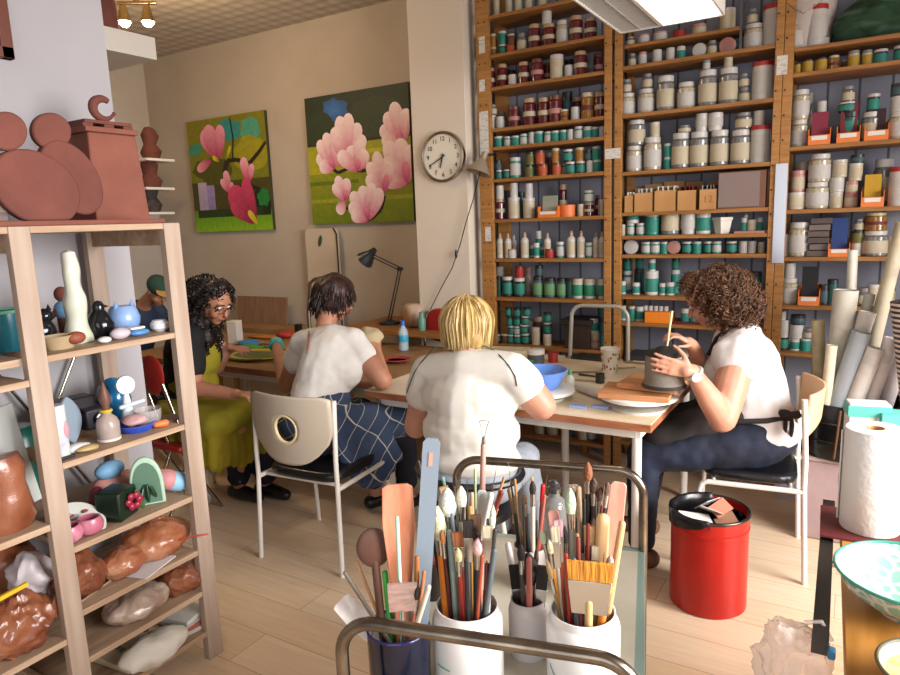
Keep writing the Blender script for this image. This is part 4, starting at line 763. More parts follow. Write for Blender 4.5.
# a small wooden stool under the table
q = at(598, 455, z=0); t = thing('wooden_stool', q, 'brown wooden stool standing under the near table', 'stool')
for dx in (-.1, .1):
    for dy in (-.1, .1): MB().box((q.x+dx, q.y+.1+dy, .21), (.035, .035, .42), rot=(0, dx*.6, 0)).build('leg', WOODS, t)
MB().box((q.x, q.y+.1, .43), (.28, .28, .03)).build('seat', WOODS, t, bev=.004)
# ================================================================ PEOPLE
def limb(mb, pts, rs, n=16):
    for i in range(len(pts)-1): mb.cap(pts[i], pts[i+1], rs[i], rs[i+1], n)
def cloth_disp(amp, sc, seed=0):
    return lambda co: amp*noise.noise(co*sc+V((seed, 0, 0)))+amp*.5*noise.noise(co*sc*2.3+V((0, seed, 0)))
def hand(mb, wrist, d, palm, side, curl=.35, size=1.0, spread=.12, rad=.0085):
    """d: finger direction, palm: palm normal, side: direction toward thumb"""
    d = V(d).normalized(); palm = V(palm); palm = (palm-d*palm.dot(d)).normalized(); sd = d.cross(palm).normalized()
    if sd.dot(V(side)) < 0: sd = -sd
    S = size; w = V(wrist)
    c = w+d*.045*S
    mb.cap(w, w+d*.02*S, .026*S, .03*S, 12)
    for k in range(4):
        o = (k-1.5)*.019*S; mb.cap(w+d*.015*S+sd*o*.6, w+d*.082*S+sd*o, .0145*S, .0115*S, 10)
    tips = []
    for k, L in enumerate((.066, .076, .084, .074)):   # little .. index, index on the thumb side
        o = (k-1.5)*.02*S; p = w+d*.086*S+sd*o; a = 0
        dd = (d+sd*(k-1.5)*spread).normalized(); r = rad*S*(.92 if k == 0 else 1.03)
        for j, f in enumerate((.44, .3, .26)):
            a += curl*(.7 if j == 0 else 1); v = dd*math.cos(a)+palm*math.sin(a); q = p+v*L*S*f; mb.cap(p, q, r, r*.92, 9); p = q; r *= .93
        tips.append(p)
    p = w+d*.022*S+sd*.026*S; v = (d*.55+sd*.75+palm*.35).normalized()
    for j, (L, r) in enumerate(((.038, .0125), (.032, .0105), (.026, .009))):
        q = p+v*L*S; mb.cap(p, q, r*S, r*S*.9, 9); p = q; v = (v*.75+d*.45+palm*.15*(j+1)).normalized()
    return tips
def head(mb, c, fwd, up, k=1.0):
    """skull, jaw, nose, ears, neck excluded; returns frame"""
    f = V(fwd).normalized(); u = V(up); u = (u-f*u.dot(f)).normalized(); r = f.cross(u)
    c = V(c)
    def p(a, b_, e): return c+r*a*k+f*b_*k+u*e*k
    eu = Matrix((r, f, u)).transposed().to_euler()
    mb.ell(p(0, -.008, .03), (.077*k, .095*k, .09*k), eu, 20); mb.ell(p(0, .02, -.035), (.062*k, .07*k, .075*k), eu, 18)
    mb.ell(p(0, .055, -.088), (.03*k, .028*k, .024*k), eu, 12); mb.cap(p(0, .088, .012), p(0, .108, -.024), .008*k, .013*k, 10)
    mb.ell(p(0, .082, -.052), (.024*k, .014*k, .008*k), eu, 12); mb.ell(p(0, .08, -.066), (.02*k, .014*k, .008*k), eu, 12); mb.cap(p(-.04, .078, .032), p(.04, .078, .032), .01*k, .01*k, 10)
    for sgn in (-1, 1): mb.ell(p(sgn*.078, -.005, -.005), (.01*k, .02*k, .032*k), eu, 12); mb.ell(p(sgn*.04, .06, -.03), (.026*k, .03*k, .03*k), eu, 12)
    return p, eu
EYEW = plain('d8d0c8', .2); EYED = plain('2a1c16', .2); LIPS = plain('a0564c', .5)
def face(p, eu, k, parent, brow='3a261c', glasses=False):
    for sgn in (-1, 1):
        e = MB().ell(p(sgn*.031, .077, .012), (.013*k, .01*k, .008*k), eu, 12).build('eye', EYEW, parent); MB().ell(p(sgn*.031, .0865, .011), (.0055*k, .003*k, .0055*k), eu, 10).build('iris', EYED, e)
        MB().cap(p(sgn*.016, .089, .034), p(sgn*.05, .078, .036), .004*k, .003*k, 8).build('eyebrow', plain(brow, .8), parent)
    MB().ell(p(0, .094, -.055), (.023*k, .006*k, .0045*k), eu, 12).build('lips', LIPS, parent)
    if glasses:
        g = MB()
        for sgn in (-1, 1):
            g.tube([p(sgn*.034+.024*math.cos(t), .104, .01+.018*math.sin(t)) for t in [2*PI*i/20 for i in range(20)]], .0018*k, 6, closed=True)
            g.tube([p(sgn*.058, .104, .012), p(sgn*.08, .0, .012)], .0018*k, 6)
        g.tube([p(-.01, .104, .014), p(.01, .104, .014)], .0018*k, 6); g.build('glasses', plain('2a2220', .3), parent)
def curls(name, m_, parent, blobs, n, L, rr, seed, curl=.012, down=(0, 0, -1), w=.0035, turns=2.2):
    """hair locks rooted on ellipsoid blobs: (centre, radii, weight)"""
    r_ = random.Random(seed); mb = MB(); tot = sum(b_[2] for b_ in blobs)
    for i in range(n):
        x = r_.uniform(0, tot); 
        for b_ in blobs:
            x -= b_[2]
            if x <= 0: break
        c, R = V(b_[0]), b_[1]
        v = V((r_.gauss(0, 1), r_.gauss(0, 1), r_.gauss(0, 1))).normalized(); root = c+V((v.x*R[0], v.y*R[1], v.z*R[2]))*.93
        dr = (v*.55+V(down)*.75).normalized(); a_, b2, d = frame_from(dr); ph = r_.uniform(0, 6.28); pts = []; N = 12; l = L*r_.uniform(.6, 1.2)
        for j in range(N):
            t = j/(N-1); an = ph+t*turns*2*PI; rad = curl*(.5+.6*t); q = root+dr*l*t+V(down)*l*.25*t*t+(a_*math.cos(an)+b2*math.sin(an))*rad; pts.append(q)
        mb.tube(pts, [w*(1-.55*j/(N-1)) for j in range(N)], 5, mi=r_.randrange(len(m_)) if isinstance(m_, list) else 0)
    o = mb.build(name, m_, parent); return o
def hairm(name, c1, c2, sp=.4, r=.5): return mat(name, s(c1), r, col2=s(c2), scale=30, stretch=(1, 1, .3), bump=.35, bscale=90, spec=sp)
BLOUSE = mat('white_blouse', s('d0cdcd'), .8, col2=s('c9c1bf'), scale=6, bump=.25, bscale=18)
TEE = mat('ivory_tee', s('d0ccc4'), .8, col2=s('c8c3ba'), scale=6, bump=.15, bscale=14)
SHEER = mat('thin_white_top', s('dcd8d3'), .8, col2=s('d0cac4'), scale=8, bump=.25, bscale=16)
DENIM = mat('dark_denim', s('0b101e'), .8, col2=s('141c32'), scale=7, bump=.15, bscale=150)
PALEJ = mat('pale_denim', s('9aa0a8'), .85, col2=s('868e98'), scale=6, bump=.1)
BAPR = mat('black_apron', s('1c1614'), .8, col2=s('2a211e'), scale=7)
NAVYT = mat('navy_trousers', s('12131c'), .85, col2=s('1c1e2a'), scale=6)
# --- the curly haired woman at the right, facing left
def person(loc, label): return thing('person', loc, label, 'person')
PD = person((-.38, 3.3, 0), 'curly haired woman in white blouse, black apron and dark jeans, working at a grey pot')
hC = V((-.583, 3.3, 1.195)); fw = V((-.86, 0, -.52)); b_ = MB()
p, eu = head(b_, hC, fw, (-.3, 0, 1)); neck = V((-.475, 3.3, 1.06))
limb(b_, [hC+V((.03, 0, -.04)), neck, neck+V((.03, 0, -.06))], [.06, .058, .075])
pel = V((-.36, 3.3, .585)); b_.ell(pel, (.15, .19, .125)); limb(b_, [pel, V((-.37, 3.3, .74)), V((-.42, 3.3, .9)), V((-.44, 3.3, .99))], [.14, .13, .14, .1])
ls, rs_ = V((-.415, 3.12, 1.0)), V((-.45, 3.48, 1.0)); limb(b_, [ls, V((-.44, 3.3, 1.0)), rs_], [.065, .09, .065])
le = at(722, 418, y=2.96); lw = at(692, 371, y=2.83); limb(b_, [ls, ls*.45+le*.55, le], [.066, .074, .062]); limb(b_, [le, le*.6+lw*.4, lw], [.058, .052, .031])
re_ = V((-.6, 3.42, .8)); rw = at(692, 345, y=3.12); limb(b_, [rs_, re_], [.062, .052]); limb(b_, [re_, re_*.6+rw*.4, rw], [.05, .044, .028])
pt_ = at(664, 362, y=2.93)
hand(b_, lw+V((0, -.012, .0)), at(650, 361, y=2.77)-lw, (.15, 1, 0), (0, 0, 1), curl=.1, size=1.0, spread=.05)
hand(b_, rw, (at(656, 322, y=3.02)-rw), (-.5, -.2, -1), (-.3, -1, .3), curl=.62, size=.95, spread=.05)
kn = V((-.80, 3.02, .50)); kf = V((-.82, 3.28, .5)); an = V((-.78, 2.92, .09)); af = V((-.86, 3.25, .09))
limb(b_, [V((-.37, 3.2, .56)), kn], [.1, .065]); limb(b_, [kn, kn*.6+an*.4, an], [.06, .055, .036]); limb(b_, [V((-.37, 3.4, .56)), kf], [.1, .065]); limb(b_, [kf, kf*.6+af*.4, af], [.06, .055, .036])
for a in (an, af): limb(b_, [a+V((.03, 0, -.04)), a+V((-.12, -.01, -.055))], [.036, .028])
BD = remesh(b_, 'body', SKIN, PD, .0058, 4)
face(p, eu, 1, PD)
hb = [((-.52, 3.3, 1.25), (.135, .145, .105), 5), ((-.45, 3.3, 1.19), (.095, .135, .095), 3), ((-.475, 3.21, 1.165), (.08, .06, .085), 1.5), ((-.61, 3.3, 1.28), (.09, .12, .055), 1.2)]
HM = hairm('brown_curls', '3b2618', '5c3d28'); HM2 = hairm('brown_curls_light', '56392a', '6e4c36')
q = MB(); [q.ell(c, [k_*.93 for k_ in R_], n=22) for c, R_, _ in hb]; HD = remesh(q, 'hair', HM, PD, .01, 2, lambda co: .018*noise.noise(co*22)+.01*noise.noise(co*50))
curls('curly_locks', [HM, HM, HM2], HD, hb, 900, .042, 0, 3, curl=.010, w=.0042, down=(.05, 0, -.6))
# blouse
q = MB(); limb(q, [V((-.35, 3.3, .63)), V((-.37, 3.3, .74)), V((-.425, 3.3, .9)), V((-.45, 3.3, .99))], [.158, .15, .165, .115]); limb(q, [ls, V((-.44, 3.3, 1.0)), rs_], [.085, .105, .085])
q.ell((-.43, 3.1, .97), (.105, .085, .1)); q.ell((-.415, 3.09, .925), (.095, .08, .06)); q.ell((-.46, 3.5, .97), (.1, .085, .1)); q.ell((-.5, 3.23, .88), (.09, .09, .08)); q.ell((-.5, 3.37, .88), (.09, .09, .08)); q.ell((-.33, 3.3, .6), (.17, .19, .07))
limb(q, [neck+V((.03, 0, -.03)), neck+V((.01, 0, -.01))], [.09, .075])
BL = remesh(q, 'blouse', BLOUSE, PD, .009, 4, lambda co: .007*noise.noise(co*V((14, 14, 9)).x)+.004*noise.noise(V((co.x*30, co.y*30, co.z*12))))
# jeans
q = MB(); q.ell(pel+V((0.01, 0, -.015)), (.165, .205, .125)); limb(q, [V((-.36, 3.19, .565)), kn], [.118, .083]); limb(q, [kn, V((an.x, an.y, .13))], [.08, .06]); limb(q, [V((-.36, 3.41, .565)), kf], [.118, .083]); limb(q, [kf, V((af.x, af.y, .13))], [.08, .06])
remesh(q, 'jeans', DENIM, PD, .011, 4, cloth_disp(.008, 12, 4))
for a in (an, af): limb_ = MB(); limb(limb_, [a+V((.04, 0, -.045)), a+V((-.13, -.01, -.055))], [.044, .036]); limb_.v = [V((v.x, v.y, max(v.z, .004))) for v in limb_.v]; limb_.build('shoe', plain('6a4634', .5), PD)
# apron: bib, straps, lap, tie
q = MB(); q.ell((-.50, 3.3, .82), (.115, .13, .16)); q.ell((-.47, 3.3, .68), (.14, .19, .09)); limb(q, [V((-.5, 3.2, .62)), V((-.74, 3.06, .585))], [.115, .08]); limb(q, [V((-.5, 3.4, .62)), V((-.76, 3.3, .585))], [.115, .08]); limb(q, [V((-.5, 3.3, .63)), V((-.74, 3.18, .57))], [.1, .075])
AP = remesh(q, 'apron', BAPR, PD, .011, 4, cloth_disp(.006, 10, 2))
MB().tube([(-.565, 3.23, .95), (-.53, 3.225, 1.03), (-.47, 3.235, 1.095), (-.42, 3.3, 1.11), (-.47, 3.365, 1.095), (-.53, 3.375, 1.03), (-.565, 3.37, .95)], .012, 8).build('neck_strap', BAPR, AP)
MB().tube([(-.55, 3.16, .69), (-.44, 3.125, .675), (-.3, 3.15, .69), (-.2, 3.24, .7), (-.19, 3.3, .7)], .012, 8).build('waist_tie', BAPR, AP)
q = MB(); bw = V((-.215, 3.2, .7)); [q.ell(bw+V(d), r_, n=10) for d, r_ in (((0, 0, 0), (.016, .016, .016)), ((-.02, -.01, .02), (.03, .012, .02)), ((.02, -.01, .018), (.028, .012, .018)), ((.01, -.01, -.04), (.01, .01, .05)), ((-.015, -.01, -.03), (.009, .009, .04)))]; q.build('bow', BAPR, AP)
# watch, necklace, tool in hand
wt = MB(); ax = (lw-le).normalized(); c0 = lw-ax*.012; a_, b2, _ = frame_from(ax); wt.tube([c0+(a_*math.cos(t)+b2*math.sin(t))*.036 for t in [2*PI*i/20 for i in range(20)]], .007, 8, closed=True); WT = wt.build('watch_band', plain('d8d8d4', .3, .5), PD)
cdir = (V((0, 0, H))-c0); cdir = (cdir-ax*cdir.dot(ax)).normalized(); MB().lathe([(.02, 0), (.02, .008), (.017, .011), (0, .011)], c0+cdir*.034, cdir, 20).build('watch_face', plain('e0e0dc', .2), WT)
MB().tube([(-.50, 3.245, 1.06), (-.53, 3.245, 1.0), (-.56, 3.26, .96)], .009, 8).build('red_necklace', plain('8c3a34', .6), PD)
tp = at(667, 347, y=3.0); tq = at(672, 311, y=3.04)
one(MB().cyl(tp, tq, .004, .006, 10), 'brush', plain('c8b48a', .5), 'thin pale brush held upright in the curly haired woman\'s hand over the pot', 'brush')
# --- the blonde woman, back to the camera
PC = person((-1.34, 2.36, 0), 'blonde woman in ivory t-shirt with dark shoulder piping, seated with her back to us')
b_ = MB(); hC = V((-1.395, 2.46, 1.165)); p, eu = head(b_, hC, (0.02, .8, -.6), (0, .6, .8)); nk = V((-1.36, 2.39, 1.04)); limb(b_, [hC+V((0, -.03, -.03)), nk, nk+V((0, 0, -.06))], [.06, .06, .08])
pel = V((-1.345, 2.33, .55)); b_.ell(pel, (.17, .12, .1)); limb(b_, [pel, V((-1.35, 2.37, .75)), V((-1.35, 2.39, .9))], [.14, .12, .11])
ls, rs_ = V((-1.56, 2.39, .965)), V((-1.165, 2.39, 1.0)); limb(b_, [ls, V((-1.36, 2.39, .965)), rs_], [.062, .075, .062])
le, re_ = V((-1.66, 2.42, .70)), V((-1.035, 2.44, .84)); lw, rw = V((-1.52, 2.66, .80)), V((-1.14, 2.66, .83))
re_ = at(541, 405, y=2.44); limb(b_, [ls, le], [.066, .056]); limb(b_, [le, lw], [.054, .032]); limb(b_, [rs_, rs_*.4+re_*.6, re_], [.068, .068, .062]); limb(b_, [re_, rw], [.058, .034])
hand(b_, lw, (.4, .7, .1), (.3, 0, -1), (1, 0, 0), curl=.4, rad=.009); hand(b_, rw, (-.4, .7, .1), (-.3, 0, -1), (-1, 0, 0), curl=.4, rad=.009)
for sx in (-1, 1): K_ = V((-1.36+sx*.085, 2.72, .51)); A_2 = V((-1.345+sx*.09, 2.78, .09)); limb(b_, [V((-1.345+sx*.1, 2.36, .54)), K_], [.1, .065]); limb(b_, [K_, A_2], [.058, .038]); limb(b_, [A_2+V((0, -.03, -.04)), A_2+V((0, .12, -.055))], [.034, .028])
remesh(b_, 'body', SKIN, PC, .0068, 4); face(p, eu, 1, PC)
BH1 = hairm('blonde_hair', 'b2935a', '80663a', .4); BH2 = hairm('blonde_light', 'd2bc88', 'c4a868', .5); BH3 = hairm('blonde_dark', '8a6e42', '705430', .4)
q = MB(); q.ell(hC+V((0, -.01, .03)), (.108, .118, .105)); q.ell(hC+V((0, -.06, -.035)), (.103, .065, .085)); q.ell(hC+V((.0, -.035, .0)), (.112, .09, .09)); HB = remesh(q, 'hair', BH1, PC, .009, 2, lambda co: .004*noise.noise(V((co.x*45, co.y*20, co.z*8))))
mb = MB(); r_ = random.Random(11)
crown = hC+V((0, -.045, .128))
for i in range(800):
    a = r_.uniform(0, 2*PI); ca, sa = math.cos(a), math.sin(a)
    if sa > .75 and r_.random() < .6: continue
    pts = []; drop = r_.uniform(-.10, -.068) if sa < .2 else r_.uniform(-.11, -.05); R0 = .112+r_.uniform(-.004, .006); wv = r_.uniform(-.008, .008); ph = r_.uniform(0, 6)
    for j in range(12):
        t = j/11; th = t*PI*.62; rad = R0*math.sin(min(th, PI/2)); z = .118*math.cos(min(th, PI/2))
        if th > PI/2: z = (th-PI/2)/(PI*.12)*drop
        an_ = a+wv*6*t; sq = 1-.12*max(0, t-.8)*5
        pts.append(hC+V((math.cos(an_)*rad*sq, -.02+math.sin(an_)*rad*1.02*sq, .012+z+.004*math.sin(ph+7*t))))
    mb.tube(pts, [.0026]*9+[.0022, .0018, .0009], 5, mi=r_.choice((0, 0, 0, 1, 1, 2)))
mb.build('straight_locks', [BH1, BH2, BH3], HB)
q = MB(); limb(q, [V((-1.35, 2.36, .7)), V((-1.35, 2.375, .86)), V((-1.36, 2.385, .94))], [.165, .165, .125]); q.ell((-1.345, 2.345, .63), (.225, .175, .085)); q.ell((-1.35, 2.365, .74), (.22, .168, .14)); q.ell((-1.355, 2.38, .88), (.225, .16, .13))
limb(q, [ls, V((-1.36, 2.38, .985)), rs_], [.08, .105, .08]); limb(q, [ls, ls*.62+le*.38], [.08, .085]); limb(q, [rs_, rs_*.6+re_*.4], [.08, .085])
TS = remesh(q, 't_shirt', TEE, PC, .009, 4, lambda co: .0035*noise.noise(V((co.x*6, co.y*6, co.z*38)))*(1 if co.z < .84 else .2)+.0025*noise.noise(co*11))
def onsurf(px, py, y0, ob, off=.002):
    o = V((0, 0, H)); d = (at(px, py, y=5)-o).normalized(); w = wloc(ob); hit, loc, nn, _ = ob.ray_cast(o-w, d)
    return (loc+w+nn*off) if hit else at(px, py, y=y0)
for pp in (((437, 347), (430, 352), (422, 362), (415, 372), (410, 384), (407, 393)), ((484, 346), (492, 350), (501, 357), (509, 366), (515, 376), (517, 386))): MB().tube([onsurf(*a, 2.28, TS) for a in pp], .0028, 6).build('shoulder_piping', plain('3c4038', .7), TS)
MB().tube([nk+V((.085*math.cos(t), .085*math.sin(t)+.01, -.012+.012*math.sin(t))) for t in [2*PI*i/26 for i in range(26)]], .009, 8, closed=True).build('blue_collar', plain('8e9cb0', .7), TS)
q = MB(); q.ell((-1.345, 2.33, .54), (.23, .185, .105)); 
for sx in (-1, 1): K_ = V((-1.36+sx*.085, 2.72, .51)); A_2 = V((-1.345+sx*.09, 2.78, .14)); limb(q, [V((-1.345+sx*.1, 2.36, .54)), K_], [.11, .078]); limb(q, [K_, A_2], [.075, .06])
JN = remesh(q, 'jeans', PALEJ, PC, .012, 4, cloth_disp(.006, 12, 9))
for sx in (-1, 1): A_2 = V((-1.345+sx*.09, 2.78, .09)); m_ = MB(); limb(m_, [A_2+V((0, -.04, -.045)), A_2+V((0, .13, -.055))], [.042, .036]); m_.build('shoe', plain('5a4a40', .6), PC)
MB().tube([V((-1.345+.228*math.cos(t), 2.33+.185*math.sin(t), .575)) for t in [2*PI*i/32 for i in range(32)]], .016, 8, closed=True).build('black_belt', BLACKV, JN)
# --- the dark haired woman in the checked apron
PB = person((-2.34, 2.55, 0), 'dark haired woman in thin white top and blue checked apron on the cream chair')
b_ = MB(); hC = at(335, 297, y=2.78); p, eu = head(b_, hC, (.35, .85, -.5), (0, .5, .85)); nk = at(326, 324, y=2.68); limb(b_, [hC+V((0, -.03, -.03)), nk, nk+V((0, 0, -.05))], [.055, .052, .07])
pel = V((-2.33, 2.46, .58)); b_.ell(pel, (.18, .15, .12)); ch = V((-2.32, 2.62, .93)); limb(b_, [pel, V((-2.33, 2.54, .76)), ch], [.145, .125, .13])
ls, rs_ = at(303, 344, y=2.64), at(353, 342, y=2.68); limb(b_, [ls, ch+V((0, .02, .07)), rs_], [.06, .085, .06])
le, re_ = at(286, 385, y=2.68), at(382, 380, y=2.72); lw, rw = at(276, 345, y=3.02), at(376, 352, y=2.86)
limb(b_, [ls, le], [.06, .05]); limb(b_, [le, lw], [.048, .03]); limb(b_, [rs_, re_], [.06, .055]); limb(b_, [re_, rw], [.05, .032])
hand(b_, lw, (-1, .25, .05), (0, -.1, -1), (0, 1, 0), curl=.25, rad=.009); hand(b_, rw, (-.25, .4, .5), (-1, .2, 0), (0, .4, 1), curl=.5, rad=.009)
K1, A1 = V((-2.1, 2.92, .5)), V((-2.13, 2.98, .09)); K2, A2 = V((-2.38, 2.9, .5)), at(374, 482, y=2.9); A2.z = .1
limb(b_, [V((-2.24, 2.5, .57)), K1], [.1, .065]); limb(b_, [K1, A1], [.058, .038]); limb(b_, [V((-2.42, 2.5, .57)), K2], [.1, .065]); limb(b_, [K2, A2], [.058, .038])
for a in (A1, A2): limb(b_, [a+V((0, -.03, -.045)), a+V((.05, .1, -.06))], [.034, .028])
remesh(b_, 'body', SKINT, PB, .0068, 4); face(p, eu, 1, PB)
DH = hairm('dark_brown_hair', '1c100c', '38201a', .4, .45); DH2 = hairm('dark_brown_hair_light', '281814', '1c100e', .4, .5)
q = MB(); q.ell(hC+V((0, -.01, .03)), (.108, .118, .1)); q.ell(hC+V((-.01, -.055, -.01)), (.1, .07, .085)); HB = remesh(q, 'hair', DH, PB, .009, 2, lambda co: .010*noise.noise(V((co.x*28, co.y*18, co.z*18))))
curls('short_locks', [DH, DH, DH2], HB, [(hC+V((0, -.01, .03)), (.108, .118, .1), 3), (hC+V((-.01, -.055, -.01)), (.1, .07, .085), 2)], 900, .034, 0, 8, curl=.003, w=.0042, down=(.0, .0, -1.5), turns=.4)
q = MB(); limb(q, [V((-2.33, 2.5, .68)), V((-2.33, 2.55, .78)), ch, ch+V((0, .02, .05))], [.155, .145, .15, .12]); q.ell(ch+V((0, -.0, -.05)), (.19, .14, .15)); limb(q, [ls, ch+V((0, .02, .075)), rs_], [.075, .098, .075]); limb(q, [ls, ls*.6+le*.4], [.07, .072]); limb(q, [rs_, rs_*.66+re_*.34], [.07, .072])
TB = remesh(q, 'thin_white_top', SHEER, PB, .009, 4, lambda co: .006*noise.noise(V((co.x*16, co.y*16, co.z*9)))+.003*noise.noise(co*26))
MB().tube([onsurf(*a, 2.5, TB, .001) for a in ((309, 331), (309.5, 337), (309, 343), (308, 349), (307, 354))], [.002, .006, .007, .006, .002], 8).build('keyhole_opening', plain('8a5a48', .8), TB)
# checked apron
PL = mat('checked_denim', s('34466a'), .85); nt = PL.node_tree; bb_ = nt.nodes['Principled BSDF']; tc = nt.nodes.new('ShaderNodeTexCoord'); mpp = nt.nodes.new('ShaderNodeMapping'); mpp.inputs['Rotation'].default_value = (1.15, .45, .5)
br = nt.nodes.new('ShaderNodeTexBrick'); br.offset = 0; br.inputs['Scale'].default_value = 1; br.inputs['Brick Width'].default_value = .07; br.inputs['Row Height'].default_value = .07; br.inputs['Mortar Size'].default_value = .0018; br.inputs['Mortar Smooth'].default_value = .3; br.inputs['Color1'].default_value = (*s('2e3c58'), 1); br.inputs['Color2'].default_value = (*s('384862'), 1); br.inputs['Mortar'].default_value = (*s('b8b4a8'), 1)
nt.links.new(tc.outputs['Object'], mpp.inputs[0]); nt.links.new(mpp.outputs[0], br.inputs['Vector']); nt.links.new(br.outputs['Color'], bb_.inputs['Base Color'])
q = MB(); q.ell((-2.33, 2.47, .62), (.215, .18, .13)); q.ell((-2.33, 2.52, .74), (.175, .155, .07)); limb(q, [V((-2.22, 2.5, .59)), V((-2.08, 2.9, .55))], [.13, .095]); limb(q, [V((-2.4, 2.55, .58)), V((-2.36, 2.88, .55))], [.13, .09])
# hanging flap on the right side
for i in range(7):
    t_ = i/6; q.cap(V((-2.13+.02*t_, 2.42+.3*t_, .58)), V((-2.0+.04*t_-.03*(1-t_), 2.42+.26*t_, .5-.17*math.sin(PI*(.25+.6*t_)))), .035, .028, 10)
remesh(q, 'checked_apron', PL, PB, .011, 4, cloth_disp(.009, 9, 3))
q = MB(); q.ell((-2.33, 2.46, .55), (.19, .16, .1)); limb(q, [V((-2.24, 2.5, .56)), K1], [.11, .08]); limb(q, [K1, V((A1.x, A1.y, .16))], [.078, .062]); limb(q, [V((-2.42, 2.5, .56)), K2], [.11, .08]); limb(q, [K2, V((A2.x, A2.y, .17))], [.078, .065]); remesh(q, 'trousers', NAVYT, PB, .012, 4, cloth_disp(.006, 12, 5))
for a in (A1, A2): m_ = MB(); limb(m_, [a+V((0, -.04, -.055)), a+V((.05, .11, -.065))], [.04, .034]); m_.v = [V((v.x, v.y, max(v.z, .003))) for v in m_.v]; m_.build('shoe', BLACKV, PB)
ax = (lw-le).normalized(); a_, b2, _ = frame_from(ax); MB().tube([lw-ax*.01+(a_*math.cos(t)+b2*math.sin(t))*.035 for t in [2*PI*i/20 for i in range(20)]], .012, 8, closed=True).build('teal_bracelet', plain('1f9a92', .4), PB)
q = rw+V((-.07, .04, .06)); one(MB().ell(q, (.07, .06, .07), n=30).jitter(.022, 16, 3), 'clay_piece', plain('a89878', .8), 'pale crumpled clay piece held in the dark haired woman\'s right hand', 'clay')
# --- the woman in the yellow apron, facing right
PA = person((-3.3, 2.5, 0), 'woman with big dark curly hair in black top and long yellow-green apron, facing right')
b_ = MB(); hC = at(214, 302, y=2.52); p, eu = head(b_, hC, (.85, .05, -.5), (.3, 0, 1)); ch = at(191, 352, y=2.5); pel = at(187, 412, y=2.46); pel.z = .56; nk = at(199, 325, y=2.52)
limb(b_, [hC+V((-.03, 0, -.04)), nk, nk+V((-.03, 0, -.06))], [.055, .052, .07]); b_.ell(pel, (.15, .18, .12)); limb(b_, [pel, (pel+ch)/2, ch], [.14, .12, .13])
rs_, ls = at(190, 338, y=2.36), at(205, 338, y=2.68); limb(b_, [rs_, ch+V((0, .02, .07)), ls], [.058, .08, .058])
re_, rw = at(194, 388, y=2.3), at(233, 394, y=2.36); le, lw = at(216, 368, y=2.74), at(228, 349, y=2.8); limb(b_, [rs_, re_], [.058, .05]); limb(b_, [re_, rw], [.048, .03]); limb(b_, [ls, le], [.058, .05]); limb(b_, [le, lw], [.048, .03])
hand(b_, rw, (1, .15, 0.05), (0, 0, -1), (0, 1, 0), curl=.4, rad=.009); hand(b_, lw, (1, .1, .1), (0, .2, -1), (0, 1, 0), curl=.4, rad=.009)
K1, A1 = V((-2.9, 2.47, .52)), V((-3.1, 2.62, .1)); K2, A2 = V((-2.92, 2.66, .52)), V((-2.98, 2.72, .1)); limb(b_, [pel+V((0, -.09, -.02)), K1], [.09, .05]); limb(b_, [K1, A1], [.052, .038]); limb(b_, [pel+V((0, .1, -.02)), K2], [.1, .065]); limb(b_, [K2, A2], [.058, .038])
for a in (A1, A2): limb(b_, [a+V((-.03, 0, -.045)), a+V((.12, .01, -.06))], [.034, .028])
remesh(b_, 'body', SKINT, PA, .0072, 4); face(p, eu, 1, PA, glasses=True)
DH3 = hairm('near_black_curls', '120c0c', '241814', .4, .5); q = MB(); hb = [(hC+V((.0, 0, .075)), (.1, .105, .06), 2), (hC+V((-.05, 0, .04)), (.13, .14, .12), 4), (hC+V((-.13, -.02, -.08)), (.13, .15, .14), 4), (hC+V((-.12, -.03, -.2)), (.11, .13, .09), 2)]
[q.ell(c, [k_*.92 for k_ in R_]) for c, R_, _ in hb]; HA = remesh(q, 'hair', DH3, PA, .011, 2, lambda co: .02*noise.noise(co*18)); curls('curly_locks', [DH3], HA, hb, 620, .036, 0, 21, curl=.010, w=.006, down=(-.3, 0, -.8))
q = MB(); limb(q, [pel+V((0, 0, .06)), (pel+ch)/2, ch, ch+V((0, .01, .05))], [.155, .14, .15, .11]); limb(q, [rs_, ch+V((0, .02, .08)), ls], [.075, .095, .075]); limb(q, [rs_, rs_*.4+re_*.6], [.075, .07]); limb(q, [ls, ls*.4+le*.6], [.075, .07]); remesh(q, 'black_top', plain('121014', .85), PA, .01, 4, cloth_disp(.005, 12, 6))
q = MB(); limb(q, [pel+V((-.02, 0, -.02)), K1+V((-.03, 0, -.01))], [.1, .058]); limb(q, [K1+V((-.03, 0, -.01)), V((A1.x, A1.y, .15))], [.06, .066]); limb(q, [pel+V((0, .1, -.02)), K2], [.11, .08]); limb(q, [K2, V((A2.x, A2.y, .15))], [.08, .068]); remesh(q, 'jeans', DENIM, PA, .012, 4, cloth_disp(.006, 12, 5))
YG = mat('yellow_green_cotton', s('968a1c'), .85, col2=s('7c7218'), scale=5, bump=.2, bscale=14); q = MB()
q.ell(ch+V((.06, 0, -.03)), (.115, .13, .14)); q.ell((pel+ch)/2+V((.04, 0, 0)), (.14, .145, .12)); q.ell(pel+V((.02, 0, .03)), (.175, .2, .13))
for i in range(9):
    t_ = i/8; y_ = pel.y-.17+.36*t_; dx = .04*math.sin(t_*7); q.cap(V((pel.x+.02, y_, .6)), V((K1.x-.02+dx*.3, y_+.02, .57)), .07, .082, 10); 
for i in range(9):
    t_ = i/8; xx = pel.x+.0+(K1.x-pel.x-.0)*t_; q.cap(V((xx, pel.y-.15, .56)), V((xx+.02, pel.y-.18-.02*math.sin(t_*9), .45-.09*t_)), .045, .028, 10)
